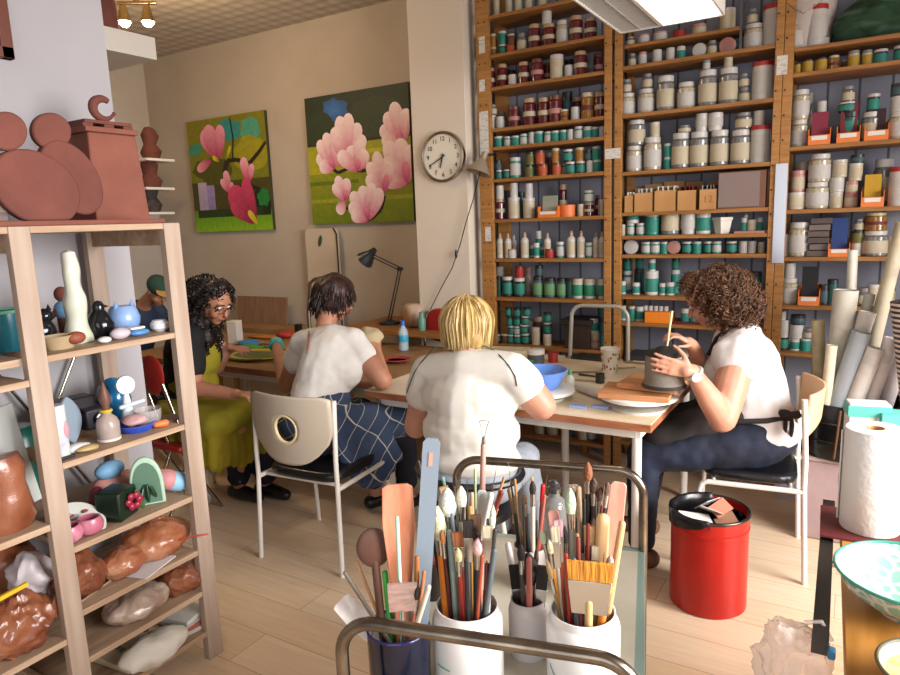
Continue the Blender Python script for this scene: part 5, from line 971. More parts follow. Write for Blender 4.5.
for i in range(7): t_ = i/6; q.cap(V((K1.x-.0, pel.y-.14+.3*t_, .55)), V((K1.x+.015, pel.y-.15+.32*t_, .33+.02*math.sin(t_*9))), .045, .026, 10)
AA = remesh(q, 'yellow_apron', YG, PA, .011, 3, cloth_disp(.008, 11, 8)); wc_ = (pel*.62+ch*.38)
MB().tube([wc_+V((.165*math.cos(t), .175*math.sin(t), .01*math.cos(t))) for t in [2*PI*i/28 for i in range(28)]], .007, 6, closed=True).build('waist_cord', BLACKV, AA)
for a in (A1, A2): m_ = MB(); limb(m_, [a+V((-.05, 0, -.05)), a+V((.05, 0, -.05)), a+V((.14, .01, -.062))], [.044, .044, .034]); m_.v = [V((v.x, v.y, max(v.z, .003))) for v in m_.v]; m_.build('shoe', BLACKV, PA)
# --- man with a green cap at the back
PE = person((-4.9, 3.45, 0), 'person in blue shirt and green cap leaning over the far left table')
b_ = MB(); hC = at(158, 291, y=3.45); p, eu = head(b_, hC, (.75, -.1, -.6), (.4, 0, 1)); ch = at(138, 318, y=3.45); pel = V((ch.x-.2, 3.5, .52)); nk = (hC*.4+ch*.6)+V((0, 0, .04)); limb(b_, [hC, nk, ch], [.055, .055, .09]); b_.ell(pel, (.15, .18, .12)); limb(b_, [pel, ch], [.14, .14])
rs_, ls = ch+V((.02, -.18, .03)), ch+V((.02, .18, .03)); limb(b_, [rs_, ch, ls], [.06, .1, .06]); re_, le = rs_+V((.16, -.04, -.18)), ls+V((.16, .04, -.18)); rw, lw = re_+V((.24, .06, .06)), le+V((.24, -.06, .06))
for a, e, w_ in ((rs_, re_, rw), (ls, le, lw)): limb(b_, [a, e], [.058, .05]); limb(b_, [e, w_], [.048, .03]); hand(b_, w_, (1, 0, 0), (0, 0, -1), (0, 1 if a is rs_ else -1, 0), rad=.009)
for sy in (-1, 1): K_ = pel+V((.45, sy*.1, 0)); A_2 = V((K_.x, K_.y, .09)); limb(b_, [pel+V((0, sy*.09, 0)), K_], [.09, .06]); limb(b_, [K_, A_2], [.055, .036]); limb(b_, [A_2, A_2+V((.12, 0, -.05))], [.034, .028])
remesh(b_, 'body', SKINT, PE, .009, 4); face(p, eu, 1, PE)
q = MB(); limb(q, [pel+V((0, 0, .05)), ch], [.155, .16]); limb(q, [rs_, ch, ls], [.08, .12, .08]); limb(q, [rs_, re_], [.075, .065]); limb(q, [ls, le], [.075, .065]); remesh(q, 'blue_shirt', plain('2a3850', .85), PE, .012, 4, cloth_disp(.006, 11))
q = MB(); 
for sy in (-1, 1): K_ = pel+V((.45, sy*.1, 0)); limb(q, [pel+V((0, sy*.09, 0)), K_], [.11, .075]); limb(q, [K_, V((K_.x, K_.y, .12))], [.075, .055])
q.ell(pel, (.16, .19, .1)); remesh(q, 'trousers', NAVYT, PE, .012, 4)
q = MB(); q.ell(p(0, -.015, .045), (.09, .105, .08), eu, 22); CP = remesh(q, 'green_cap', plain('23443a', .8), PE, .008, 2); m_ = MB(); m_.ell(p(0, .09, .06), (.075, .06, .01), eu, 20); m_.build('cap_band', plain('a88444', .8), CP)
stool(pel.x, pel.y, .44, 'stool under the person with the green cap')
# ================================================================ PINE RACK AT THE LEFT
XF = -2.014; XB = -2.5
def ry(px, py, x=XF): return at(px, py, x=x).y
def rz(p, q): return (at(*p, x=XF).z+at(*q, x=XF).z)/2
PY = [(.48, .535), (ry(8, 230), ry(30, 230)), (ry(164, 228), ry(180, 228))]
zt = 1.632
SR = [zt, rz((37.8, 357), (175.6, 333)), rz((54, 464.5), (185, 426)), rz((66.8, 548), (194, 498)), rz((75.6, 611), (187.7, 559)), rz((83, 658.7), (206.6, 592)), rz((100, 700), (210, 631))]
SL = [zt, rz((0, 387), (24, 381)), rz((0, 541), (46, 530)), rz((0, 674), (64, 643))]
RK = thing('pine_rack', ((XF+XB)/2, 1.02, 0), 'open pine shelf rack against the white wall, full of ceramics and bagged clay', 'shelving')
for a, b_ in PY:
    for xx in (XF-.03, XB): MB().span((xx, a, 0), (xx+.03, b_, zt)).build('post', PINE, RK, bev=.002)
    MB().span((XB+.03, (a+b_)/2-.012, zt-.075), (XF-.03, (a+b_)/2+.012, zt-.015)).build('cross_rail', PINEH, RK, bev=.002); MB().span((XB+.03, (a+b_)/2-.012, .08), (XF-.03, (a+b_)/2+.012, .14)).build('cross_rail', PINEH, RK, bev=.002)
for z in SR: MB().span((XB+.0, PY[1][1], z-.02), (XF-.002, PY[2][0], z)).build('shelf_board', PINEH, RK, bev=.002)
for z in SL: MB().span((XB+.0, PY[0][1], z-.02), (XF-.002, PY[1][0], z)).build('shelf_board', PINEH, RK, bev=.002)
MB().cyl((XB-.01, PY[1][1], .5), (XB-.01, PY[2][0], 1.3), .006).build('cross_brace', CHROME, RK); MB().cyl((XB-.01, PY[1][1], 1.3), (XB-.01, PY[2][0], .5), .006).build('cross_brace', CHROME, RK)
def rk(px, py, x, z): return V((x, at(px, py, x=x).y, z))
def S(i): return SR[i]+.0005
# top: terracotta slab, silhouettes, pedestal
one(MB().span((-2.4, .62, zt), (-2.06, 1.53, zt+.016)), 'terracotta_slab', TERRAL, 'thin terracotta slab lying on top of the pine rack', 'slab', bev=.003)
zs = zt+.016
def silh(label, x, body, hd, th=.035):
    """body/head ovals: centre x, centre y, half axes, tilt, in picture pixels carried onto the plane x"""
    def ov(cx, cy, a1, a2, rot):
        P = []
        for i in range(44):
            a = 2*PI*i/44; u, w_ = a1*math.cos(a), a2*math.sin(a); q = at(cx+u*math.cos(rot)-w_*math.sin(rot), cy+u*math.sin(rot)+w_*math.cos(rot), x=x); P.append((q.y, max(q.z, zs)))
        return P
    b_ = ov(*body); yc_ = sum(p_[0] for p_ in b_)/len(b_); t = thing('terracotta_figure', (x, yc_, zs), label, 'sculpture', 'pair of flat terracotta figures on the rack')
    MB().prism(b_, (x, 0, 0), (0, 1, 0), (0, 0, 1), th).build('flat_body', TERRA, t, bev=.006); MB().prism(ov(*hd), (x+.004, 0, 0), (0, 1, 0), (0, 0, 1), th-.008).build('flat_head', TERRA, t, bev=.006); return t
silh('flat terracotta figure with round head nearest the square terracotta block', -2.19, (66, 178, 42, 25, .95), (47, 132, 20, 18, .5))
silh('flat terracotta figure at the left, its round head partly out of frame', -2.11, (30, 188, 48, 34, .55), (2, 132, 21, 19, .5))
c1, c2 = rk(103, 210, -2.2, zs), rk(156, 210, -2.2, zs); w_ = c2.y-c1.y; cz = at(110, 131, x=-2.2).z; yc = (c1.y+c2.y)/2
t = thing('terracotta_pedestal', (-2.21, yc, zs), 'square tapered terracotta block with a slatted lid on the pine rack', 'sculpture')
MB().box((-2.34, yc, (zs+cz)/2), (w_*1.0, w_*1.02, cz-zs), taper=.86).build('block', TERRAL, t, bev=.005); MB().span((-2.34-w_*.48, yc-w_*.5, cz), (-2.34+w_*.48, yc+w_*.46, cz+.018)).build('lid_slab', TERRAL, t, bev=.003)
g = [MB().span((-2.34-w_*.4, yc+dy-.018, cz+.018), (-2.34+w_*.4, yc+dy+.018, cz+.03)).build('lid_spacer', TERRA, t) for dy in (-w_*.4, -.005, w_*.33)]
MB().span((-2.34-w_*.42, yc-w_*.46, cz+.03), (-2.34+w_*.42, yc+w_*.4, cz+.042)).build('lid_top', TERRA, t, bev=.002)
cc = at(103, 108, x=-2.3); pts = [cc+V((0, .038*math.cos(a)*(1+.12*max(0, a-5)), .034*math.sin(a))) for a in [1.0+i*.28 for i in range(19)]]; zc_ = cz+.042; dz = zc_-min(p_.z for p_ in pts)+.013
one(MB().tube([p_+V((0, 0, dz)) for p_ in pts], [.006+.010*math.sin(PI*min(1, i/18+.12)) for i in range(19)], 10), 'curled_bird', TERRA, 'small curled terracotta ring with pointed end on top of the lid', 'sculpture')
q = rk(3, 222, -2.1, zs); one(MB().span((-2.2, q.y-.08, zs), (-2.1, q.y+.015, zs+.085)), 'slatted_box', mat('ribbed', s('6e5a52'), .7, col2=s('4a4648'), scale=14, stretch=(.2, .2, 5), lo=.48, hi=.52), 'ribbed grey-brown block at the far left of the rack top', 'box')
# second level
z = S(1)
def fig(label, name, cat, q, parts):
    t = thing(name, q, label, cat)
    for nm, m_, f in parts: b2 = MB(); f(b2, q); b2.build(nm, m_, t, smooth=60)
    return t
BKG = plain('141418', .12); WGL = mat('white_glaze', s('c9c8bc'), .3, col2=s('b4b8a4'), scale=6)
fig('glossy black seated cat figure behind the tan dish', 'black_cat_figure', 'figurine', rk(45, 345, -2.2, z), [('body', BKG, lambda m_, q: (m_.ell(q+V((0, 0, .045)), (.035, .04, .046)), m_.ell(q+V((0, .01, .095)), (.025, .026, .025)))), ('ear', BKG, lambda m_, q: m_.lathe([(.009, 0), (0, .02)], q+V((0, -.006, .113)), n=8)), ('ear', BKG, lambda m_, q: m_.lathe([(.009, 0), (0, .02)], q+V((0, .026, .113)), n=8))])
q = rk(61, 350, -2.1, z); t = thing('tan_dish', q, 'small tan oval dish with a rust-brown piece on its rim', 'dish'); MB().lathe([(.035, 0), (.05, .04), (.052, .042), (.048, .042), (.034, .006), (0, .006)], q, n=30, sx=.8, sy=1.15).build('dish_body', plain('a08c6c', .5), t); MB().ell(q+V((.03, .035, .03)), (.018, .03, .02)).build('rust_patch', plain('7a3c28', .6), t)
fig('terracotta figure in a pale blue shirt standing beside the white column', 'blue_shirt_figure', 'figurine', rk(67, 338, -2.3, z), [('figure_body', TERRA, lambda m_, q: (m_.cap(q+V((0, 0, .01)), q+V((0, -.005, .07)), .02, .018), m_.ell(q+V((0, 0, .15)), (.02, .024, .026)), m_.cap(q+V((0, -.02, .1)), q+V((.01, -.045, .08)), .009, .008))), ('blue_shirt', plain('6c9ac4', .7), lambda m_, q: m_.ell(q+V((0, 0, .095)), (.026, .032, .034)))])
q = rk(80, 344, -2.16, z); prof = []
for i in range(26): t_ = i/25; prof.append(((.036-.018*t_)*(1+.13*math.sin(t_*17))+.004, t_*.29))
one(MB().lathe(prof+[(0, .3)], q, n=22).jitter(.006, 18, 3), 'white_column_sculpture', WGL, 'tall white lumpy glazed column on the second rack shelf', 'sculpture')
q = rk(102, 338, -2.16, z); t = thing('black_vase', q, 'glossy black round-bodied bird vase beside the blue cat vase', 'vase'); MB().lathe([(.02, 0), (.042, .025), (.045, .05), (.03, .08), (.018, .095), (.02, .11), (.012, .124), (0, .128)], q, n=28).build('vase_body', BKG, t); MB().lathe([(.006, 0), (0, .02)], q+V((.015, .01, .108)), (1, .5, 0), n=10).build('beak', BKG, t)
q = rk(125, 330, -2.2, z); t = thing('blue_cat_vase', q, 'pale blue round vase shaped like a cat with two ears', 'vase'); BC = mat('blue_glaze', s('6a8cc0'), .3, col2=s('88a0c8'), scale=9); MB().lathe([(.03, 0), (.052, .03), (.055, .055), (.045, .085), (.036, .095), (0, .095)], q, n=28).build('vase_body', BC, t)
for dy in (-.03, .03): MB().lathe([(.014, 0), (0, .032)], q+V((.01, dy, .085)), n=10).build('ear', BC, t)
MB().ell(q+V((.035, 0, .078)), (.012, .016, .01)).build('pink_nose', plain('b08884', .5), t)
def rock(px, py, x, r, c, label, name='pebble', cat='stone', z_=None, am=.12, rough=.45, m_=None):
    zz = z if z_ is None else z_; q = rk(px, py, x, zz); b2 = MB().ell(q+V((0, 0, r[2])), r, n=20).jitter(am*min(r), .8/max(r), px); b2.v = [V((p_.x, p_.y, max(p_.z, zz+.0005))) for p_ in b2.v]; return one(b2, name, m_ or plain(c, rough), label, cat)
rock(105, 342, -2.06, (.018, .022, .01), 'd0ccc8', 'small white pebble at the shelf edge below the black vase'); rock(121, 338, -2.07, (.024, .034, .02), 'b0a4ac', 'lilac-grey stone in front of the blue cat vase')
q = rk(139, 334, -2.08, z); t = thing('soap_dish', q, 'small blue oval soap with a white slab on top', 'soap'); MB().ell(q+V((0, 0, .012)), (.024, .038, .012)).build('blue_base', plain('4a7cb0', .4), t); MB().box(q+V((-.01, -.005, .027)), (.035, .055, .008)).build('white_slab', plain('ccc8c0', .5), t, bev=.003)
one(MB().lathe([(.018, 0), (.03, .012), (.031, .028), (.022, .04), (0, .042)], rk(160, 330, -2.1, z), n=26), 'white_round_pot', plain('c9cbd0', .3), 'small round white pot at the right end of the second rack shelf', 'pot')
q = V((-2.25, at(5, 340, x=-2.25).y, S(1))); 
one(MB().span((XB+.03, PY[0][1], S(1)-.0205), (XF-.03, PY[1][0], S(1)-.0005)), 'loose_board', PINEH, 'loose pine board carrying the teal pot at the left edge', 'board')
t = thing('teal_pot', q, 'dark teal cylindrical pot with green rim at the far left of the rack', 'pot'); MB().lathe([(.06, 0), (.065, .01), (.065, .12), (.06, .122), (0, .1)], q, n=28).build('pot_wall', plain('14505c', .25), t); MB().tube(ring(q, .063, 28, .122), .006, 8, closed=True).build('rim', plain('5a8c74', .3), t)
# third level
z = S(2)
q = rk(61, 455, -2.07, z); t = thing('painted_can', q, 'tall white cylinder with faded pink and blue marks beside the front post', 'canister'); MB().lathe([(.026, 0), (.027, .002), (.027, .165), (.025, .168), (0, .168)], q, n=28).build('can_body', mat('faded_print', s('b8bcba'), .5, col2=s('9a9fb4'), scale=14, lo=.5, hi=.6), t); MB().ell(q+V((.02, .012, .09)), (.009, .012, .03)).build('pink_mark', plain('b08088', .6), t)
for i, (px, py, x, sz, c, l) in enumerate(((46, 408, -2.36, (.06, .06, .1), '14141a', 'small black box camera behind the painted can'), (72, 412, -2.36, (.07, .14, .11), '1a1418', 'wide black box camera behind the grey leaf-shaped dish'), (95, 425, -2.3, (.06, .09, .07), '28242c', 'dark grey box with red side behind the stoppered bottle'))):
    q = rk(px, py, x, z); t = thing('box_camera', q, l, 'camera'); MB().box(q+V((0, 0, sz[2]/2)), sz).build('case', plain(c, .4), t, bev=.006); MB().lathe([(.022, 0), (.022, .02), (.016, .022), (0, .015)], q+V((sz[0]/2, 0, sz[2]*.5)), (1, 0, 0), 20).build('lens', BKG, t)
    if i == 2: MB().box(q+V((.0, .03, .02)), (.064, .032, .03)).build('red_side', plain('7a1c1c', .4), t)
q = rk(75, 437, -2.17, z); P = [(.045*math.sin(PI*t_)**.8*(1 if k else -1), .16*t_) for k, rng in ((1, [i/12 for i in range(13)]), (0, [1-i/12 for i in range(1, 12)])) for t_ in rng]
one(MB().prism([(-a*1.1+.02*b_/.16*0, b_) for a, b_ in P], q, (.35, -.94, 0), (-.1, 0, 1), .014), 'leaf_dish', plain('7c8a98', .35), 'upright grey-blue leaf-shaped dish with a pointed tip', 'dish', bev=.004)
rock(76, 446, -2.08, (.025, .042, .014), 'b8b4b8', 'crumpled white rag on the third rack shelf', 'white_rag', 'rag', am=.5, rough=.8); rock(88, 450, -2.05, (.02, .04, .012), 'a08a5c', 'small heap of tan and green shells at the shelf edge', 'shell_heap', 'shells', am=.6)
one(MB().cyl(rk(55, 462, -2.04, z+.006), rk(75, 455, -2.04, z+.006), .005), 'black_pencil', BLACKP, 'short black pencil on the shelf edge by the painted can', 'pencil')
q = rk(110, 443, -2.1, z); t = thing('stoppered_bottle', q, 'cloudy glass bottle with pointed brown stopper and yellow neck band', 'bottle'); MB().lathe([(.03, 0), (.036, .01), (.036, .06), (.03, .075), (.014, .09), (.014, .1), (0, .1)], q, n=26).build('bottle_body', clearp('cloudy_glass', s('a89890'), .75, .2), t); MB().lathe([(.012, .1), (.012, .115), (.02, .14), (.006, .19), (0, .2)], q, n=14).build('stopper', plain('5c3c2c', .5), t); MB().tube(ring(q, .015, 18, .1), .006, 6, closed=True).build('neck_band', plain('b89a2c', .5), t); MB().lathe([(.0, .03), (.03, .022), (.037, .008), (.0368, .002), (0, .002)], q, n=22).build('white_filling', plain('c4b8b0', .6), t)
q = rk(137, 437, -2.12, z); t = thing('blue_glass_dish', q, 'cobalt blue dish holding pink and white pieces', 'dish'); MB().lathe([(.05, 0), (.066, .02), (.068, .026), (.062, .026), (.046, .006), (0, .006)], q, n=34).build('dish_body', plain('2c48a8', .12), t); MB().ell(q+V((0, 0, .035)), (.04, .045, .02)).jitter(.01, 30, 2).build('pink_pieces', plain('b89090', .6), t); MB().lathe([(.04, 0), (.046, .03), (.046, .05), (.043, .05), (.04, .03), (0, .008)], q+V((.0, .05, .012)), n=26).build('clear_cup', clearp('clear_cup', s('b0aaa8'), .45), t)
q = rk(129, 421, -2.19, z); t = thing('white_cone_figure', q, 'white cone with a round white disc balanced on top', 'figurine'); MB().lathe([(.028, 0), (.014, .09), (.01, .115), (0, .12)], q, n=22).build('cone', plain('c4ccd4', .4), t); MB().lathe([(.032, 0), (.034, .006), (.032, .014), (0, .014)], q+V((-.004, 0, .148)), (1, -.15, .1), 26).build('disc', plain('ccd0d4', .4), t); MB().cap(q+V((.01, -.03, .075)), q+V((.02, .05, .082)), .008, .008).build('arm', plain('b8c4cc', .4), t)
q = rk(117, 425, -2.33, z); t = thing('blue_teapot', q, 'glossy blue rounded pot with black handle behind the white cone', 'pot'); MB().lathe([(.03, 0), (.055, .03), (.06, .07), (.05, .12), (.02, .15), (0, .155)], q, n=28).build('pot_body', plain('1c6a9c', .15), t); MB().tube([q+V((.03, -.045, .13)), q+V((.05, -.065, .1)), q+V((.05, -.06, .06)), q+V((.04, -.045, .04))], .008, 8).build('handle', BKG, t)
one(MB().cap(rk(156, 425, -2.07, z+.012), rk(166, 430, -2.06, z+.012), .011, .013), 'orange_shell_piece', plain('c86a34', .5), 'small orange piece at the shelf edge right of the blue dish', 'piece'); one(MB().box(rk(166, 423, -2.12, z+.004), (.08, .12, .006)), 'brown_tile', plain('5a4436', .6), 'flat brown tile at the right end of the third shelf', 'tile')
# fourth level
z = S(3)
q = rk(75, 522, -2.12, z); t = thing('painted_plate', q, 'white plate with blue and red floral painting tilted behind the pink cups', 'plate'); MB().lathe([(.03, 0), (.08, .02), (.085, .026), (.08, .027), (.03, .008), (0, .008)], q+V((.0, 0, .012)), (.7, 0, 1), 34).build('plate_body', plain('c4c4bc', .3), t); b2 = MB(); r7 = random.Random(4)
for i in range(16): a = r7.uniform(0, 6.28); R_ = r7.uniform(.01, .07); b2.ell(q+V((R_*math.cos(a), R_*math.sin(a), .032+R_*.1-.7*R_*math.cos(a))), (.012, .012, .005), n=8, mi=i % 4)
o = b2.build('floral_pieces', [plain('5c6c94', .5), plain('a8a8b0', .5), plain('8c4448', .5), plain('9a8c84', .5)], t); o['kind'] = 'stuff'
PK = mat('pink_glaze', s('a85c70'), .25, col2=s('b8788c'), scale=12)
for px, py, l in ((70, 541, 'small pink round cup nearest the front post of the rack'), (91, 534, 'small pink round cup beside the dark green flower box')): one(MB().lathe([(.02, 0), (.038, .015), (.042, .035), (.034, .055), (.03, .057), (.028, .054), (.034, .034), (.02, .012), (0, .01)], rk(px, py, -2.06, z), n=28), 'pink_cup', PK, l, 'cup', 'pink cups on the fourth rack shelf')
q = rk(119, 521, -2.1, z); t = thing('flower_box', q, 'dark green square box with a raised red flower', 'box'); MB().box(q+V((0, 0, .05)), (.09, .1, .1), rot=(0, 0, .4)).build('box_body', plain('142418', .25), t, bev=.006); b2 = MB(); fc = q+V((.05, .03, .055)); [b2.ell(fc+V((.004, .02*math.cos(a), .02*math.sin(a))), (.008, .013, .013), n=10) for a in [i*PI/3 for i in range(6)]]; b2.build('red_flower', plain('8a1c38', .3), t); MB().ell(q+V((.045, .055, .05)), (.008, .012, .04), rot=(.3, 0, 0)).build('green_leaf', plain('2c6428', .3), t)
q = rk(99, 510, -2.18, z); one(MB().ell(q+V((0, 0, .05)), (.03, .03, .05)).jitter(.006, 30, 1), 'berry_cluster', plain('5c1c28', .3), 'dark red berry cluster left of the green flower box', 'ornament')
q = rk(112, 500, -2.26, z); t = thing('pink_and_blue_boot', q, 'small soft boot with pale blue top and pink sole behind the flower box', 'boot'); MB().cap(q+V((0, -.02, .05)), q+V((0, .07, .06)), .045, .03).build('pink_part', plain('b88078', .6), t); MB().ell(q+V((.01, .0, .115)), (.035, .055, .032)).build('blue_top', plain('6c98b8', .6), t)
q = rk(150, 507, -2.1, z); t = thing('arched_plaque', q, 'pale green arched plaque with a dark green leaf', 'plaque'); P = [(-.055, 0), (.055, 0)]+[(.055*math.cos(a)+0, .06+.11*math.sin(a)**.8) for a in [PI*i/14 for i in range(15)]]; ux = (.55, .83, 0)
MB().prism(P, q, ux, (-.12, .05, 1), .022).build('plaque_slab', plain('9cb8a4', .4), t, bev=.005); MB().prism([(a*.8, .012+b_*.84) for a, b_ in P], q+V((.83, -.55, .05))*.0235-V((0, 0, .002)), ux, (-.12, .05, 1), .002).build('green_panel', plain('4c6c58', .4), t)
b2 = MB(); [b2.ell(q+V((.83, -.55, 0))*.028+V((.01*k, .015*k, .05)), (.006, .008, .035), rot=(.5*k, 0, .4), n=10) for k in (-1, 0, 1)]; b2.build('leaf_relief', plain('1e3c28', .4), t)
q = rk(174, 497, -2.1, z); t = thing('blue_white_slipper', q, 'small slipper shape in pink, pale blue and white at the right of the plaque', 'slipper'); MB().cap(q+V((-.03, -.05, .07)), q+V((0, -.02, .06)), .035, .04).build('pink_heel', plain('b07878', .6), t); MB().cap(q+V((0, -.02, .06)), q+V((.01, .02, .04)), .038, .036).build('blue_middle', plain('80acc8', .6), t); MB().cap(q+V((.012, .03, .035)), q+V((.015, .045, .032)), .032, .03).build('white_toe', plain('c8ccd0', .6), t)
# bags of clay
BAG = mat('clay_bag', s('945638'), .28, col2=s('b88868'), scale=7, bump=.7, bscale=14, spec=.7, lo=.45, hi=.75); BAG2 = mat('clay_bag_dark', s('66341f'), .28, col2=s('8c563c'), scale=6, bump=.6, bscale=14, spec=.7); BAGC = mat('clay_bag_clear', s('84685a'), .25, col2=s('aa9888'), scale=8, bump=.8, bscale=16, spec=.8)
def bag(px, py, x, r, m_, label, zz, tail=None, seed=1):
    q = rk(px, py, x, zz); t = thing('clay_bag', q, label, 'bag', None); b2 = MB().ell(q+V((0, 0, r[2]*.92)), r, n=72).jitter(.25*min(r), 1.2/max(r), seed).crumple(.11*min(r), 2.6/max(r), seed+3).crumple(.05*min(r), 6/max(r), seed+5); b2.v = [V((p_.x, p_.y, max(p_.z, zz+.0008))) for p_ in b2.v]; b2.build('bag_body', m_, t)
    if tail:
        a = q+V((0, tail[0]*r[1]*.8, r[2]*1.1)); e = a+V((tail[2] if len(tail) > 2 else .05, tail[0]*tail[1], .0)); b3 = MB(); b3.tube([a, a*.6+e*.4, a*.3+e*.7, e], [r[2]*.5, .012, .02, .03], 24).jitter(.012, 25, seed); b3.v = [V((p_.x, p_.y, max(p_.z, zz+.001))) for p_ in b3.v]; b3.build('twisted_end', m_, t)
    return t
z = S(4); bag(76, 590, -2.14, (.09, .085, .07), BAG2, 'round dark orange bag of clay behind the front post on the fifth shelf', z, seed=4); bag(122, 575, -2.12, (.07, .08, .045), BAG, 'orange knotted bag of clay in the middle of the fifth shelf', z, (1, .06), 7)
bag(158, 556, -2.14, (.1, .12, .06), BAG, 'large orange bag of clay tied with red string on the fifth shelf', z, (1, .09, .05), 9); q = rk(180, 540, -2.03, z+.065); one(MB().tube([q, q+V((.03, .04, .005)), q+V((.05, .08, -.003))], .003, 6), 'red_string', plain('a02c1c', .5), 'red string round the neck of the large clay bag', 'string')
q = rk(142, 572, -2.07, z); one(MB().box(q+V((0, .03, .004)), (.1, .16, .004), rot=(0, 0, .3)), 'white_paper', plain('c8c4c4', .8), 'white paper sheet under the orange clay bags', 'paper'); q = rk(100, 560, -2.38, z); one(MB().box(q+V((0, 0, .05)), (.02, .2, .1)), 'grey_card', plain('9a9ca8', .7), 'pale grey card upright behind the clay bags', 'card')
q = rk(80, 600, -2.06, z); one(MB().cyl(q+V((0, 0, .004)), q+V((-.04, .13, .004)), .004), 'thin_dowel', PINEH, 'thin wooden dowel lying on the fifth shelf', 'dowel')
q = rk(172, 520, -2.12, S(4)+.125); t_ = S(4)
z = S(5); bag(138, 618, -2.1, (.09, .11, .05), BAGC, 'clear plastic bag with pale grey clay on the sixth shelf', z, seed=12); bag(183, 592, -2.1, (.075, .085, .055), BAG2, 'brown clay bag at the right end of the sixth shelf', z, seed=15)
z = S(6); q = rk(135, 668, -2.2, z); t = thing('floral_board', q, 'cream board with a ring of painted flowers on the lowest visible shelf', 'board'); MB().box(q+V((0, 0, .012)), (.28, .26, .02), rot=(0, 0, .1)).build('board_slab', plain('c0b094', .6), t, bev=.003); b2 = MB(); [b2.ell(q+V((.045*math.cos(a)+.02, .06*math.sin(a), .0235)), (.012, .012, .002), n=10, mi=i % 3) for i, a in enumerate([k*PI/5 for k in range(10)])]; b2.build('painted_flowers', [plain('8c4040', .6), plain('4c6a8c', .6), plain('5c7c4c', .6)], t)['kind'] = 'stuff'
one(MB().ell(rk(158, 672, -2.03, z)+V((0, 0, .05)), (.06, .12, .045), n=50).crumple(.012, 14, 5), 'white_cloth_bag', mat('canvas_cloth', s('c4bcb0'), .9, bump=.3), 'folded white cloth bag over the front edge of the lowest shelf', 'bag'); q = rk(185, 640, -2.12, z)
for i, c in enumerate(('b8b4ac', '9c5040', 'a8a498', 'c4c4c0')): one(MB().box(q+V((0, .0, .008+i*.017)), (.14, .12, .015), rot=(0, 0, .15*i-.2)), 'folded_leaflet', plain(c, .7), ('grey folded pack, bottom of the pile on the lowest shelf', 'rust coloured pack, second in the pile on the lowest shelf', 'beige folded pack, third in the pile on the lowest shelf', 'white folded pack on top of the pile on the lowest shelf')[i], 'pack', 'packs piled on the lowest rack shelf')
# left unit contents
z = SL[2]+.0005; t = thing('clay_torso', rk(10, 528, -2.1, z), 'brown clay torso shape at the left edge of the rack', 'sculpture'); q = rk(10, 528, -2.1, z); b2 = MB(); b2.lathe([(.06, 0), (.075, .03), (.065, .1), (.055, .14), (.065, .19), (.05, .22), (0, .225)], q, n=30, sx=.8).jitter(.008, 14, 1); b2.build('torso_body', BAG2, t)
z = SL[1]+.0005; q = rk(8, 400, -2.2, z); 
z = SL[2]+.0005; one(MB().box(rk(-4, 450, -2.2, z)+V((0, 0, .17)), (.006, .17, .33), rot=(.15, 0, 0)), 'teal_edged_card', plain('b8bcb8', .6), 'white card with teal edge at the left edge of the rack', 'card'); one(MB().lathe([(.07, 0), (.075, .01), (.075, .2), (.05, .23), (0, .23)], rk(16, 440, -2.36, z), n=24), 'teal_jar', plain('125048', .3), 'dark teal jar standing behind the clay torso', 'jar'); bag(30, 505, -2.38, (.04, .05, .04), plain('8c3048', .5), 'small dark pink bag behind the brown torso', z, seed=20)
z = SL[3]+.0005; bag(16, 650, -2.1, (.1, .1, .09), BAG2, 'large brown clay bag low at the left edge of the rack', z, (1, .03), 24); bag(8, 600, -2.36, (.08, .1, .14), BAG, 'tall orange clay bag standing at the back, lower left of the rack', z, seed=27)
q = rk(36, 640, -2.2, z); one(MB().ell(q+V((0.03, 0.0, .17)), (.08, .045, .07), n=50).crumple(.02, 16, 5), 'white_plastic_bag', plain('c8c0c4', .5), 'crumpled white plastic bag on top of the clay bag, lower left', 'bag'); one(MB().box(rk(5, 600, -2.06, z)+V((0.0, 0, .2)), (.01, .13, .012), rot=(.1, 0, 0)), 'yellow_strip', plain('c4a018', .5), 'yellow plastic strip lying on the clay bag, lower left', 'strip')
# terracotta busts on three small shelves in the far left corner
for i, (py_, c) in enumerate(((161, 0), (189, 1), (213, 2))):
    y_ = 3.9; p1 = at(147, py_, y=y_); p2 = at(165, py_, y=y_); one(MB().span((XL, y_-.18, p1.z-.02), (p2.x, y_+.1, p1.z)), 'corner_shelf', WHITEP, ('upper', 'middle', 'lower')[i]+' small white shelf on the far left wall', 'shelf', 'small white corner shelves')
    q = at(152, py_, y=y_-.05); q.z = p1.z; one(MB().lathe([(.07, 0), (.09, .06), (.05, .12), (.07, .2), (.04, .26), (0, .28)], q, n=20).jitter(.02, 8, i), 'clay_bust', TERRA if i < 2 else plain('3a3430', .7), ('small terracotta bust on the upper corner shelf', 'small terracotta bust on the middle corner shelf', 'dark lumpy piece on the lower corner shelf')[i], 'sculpture')
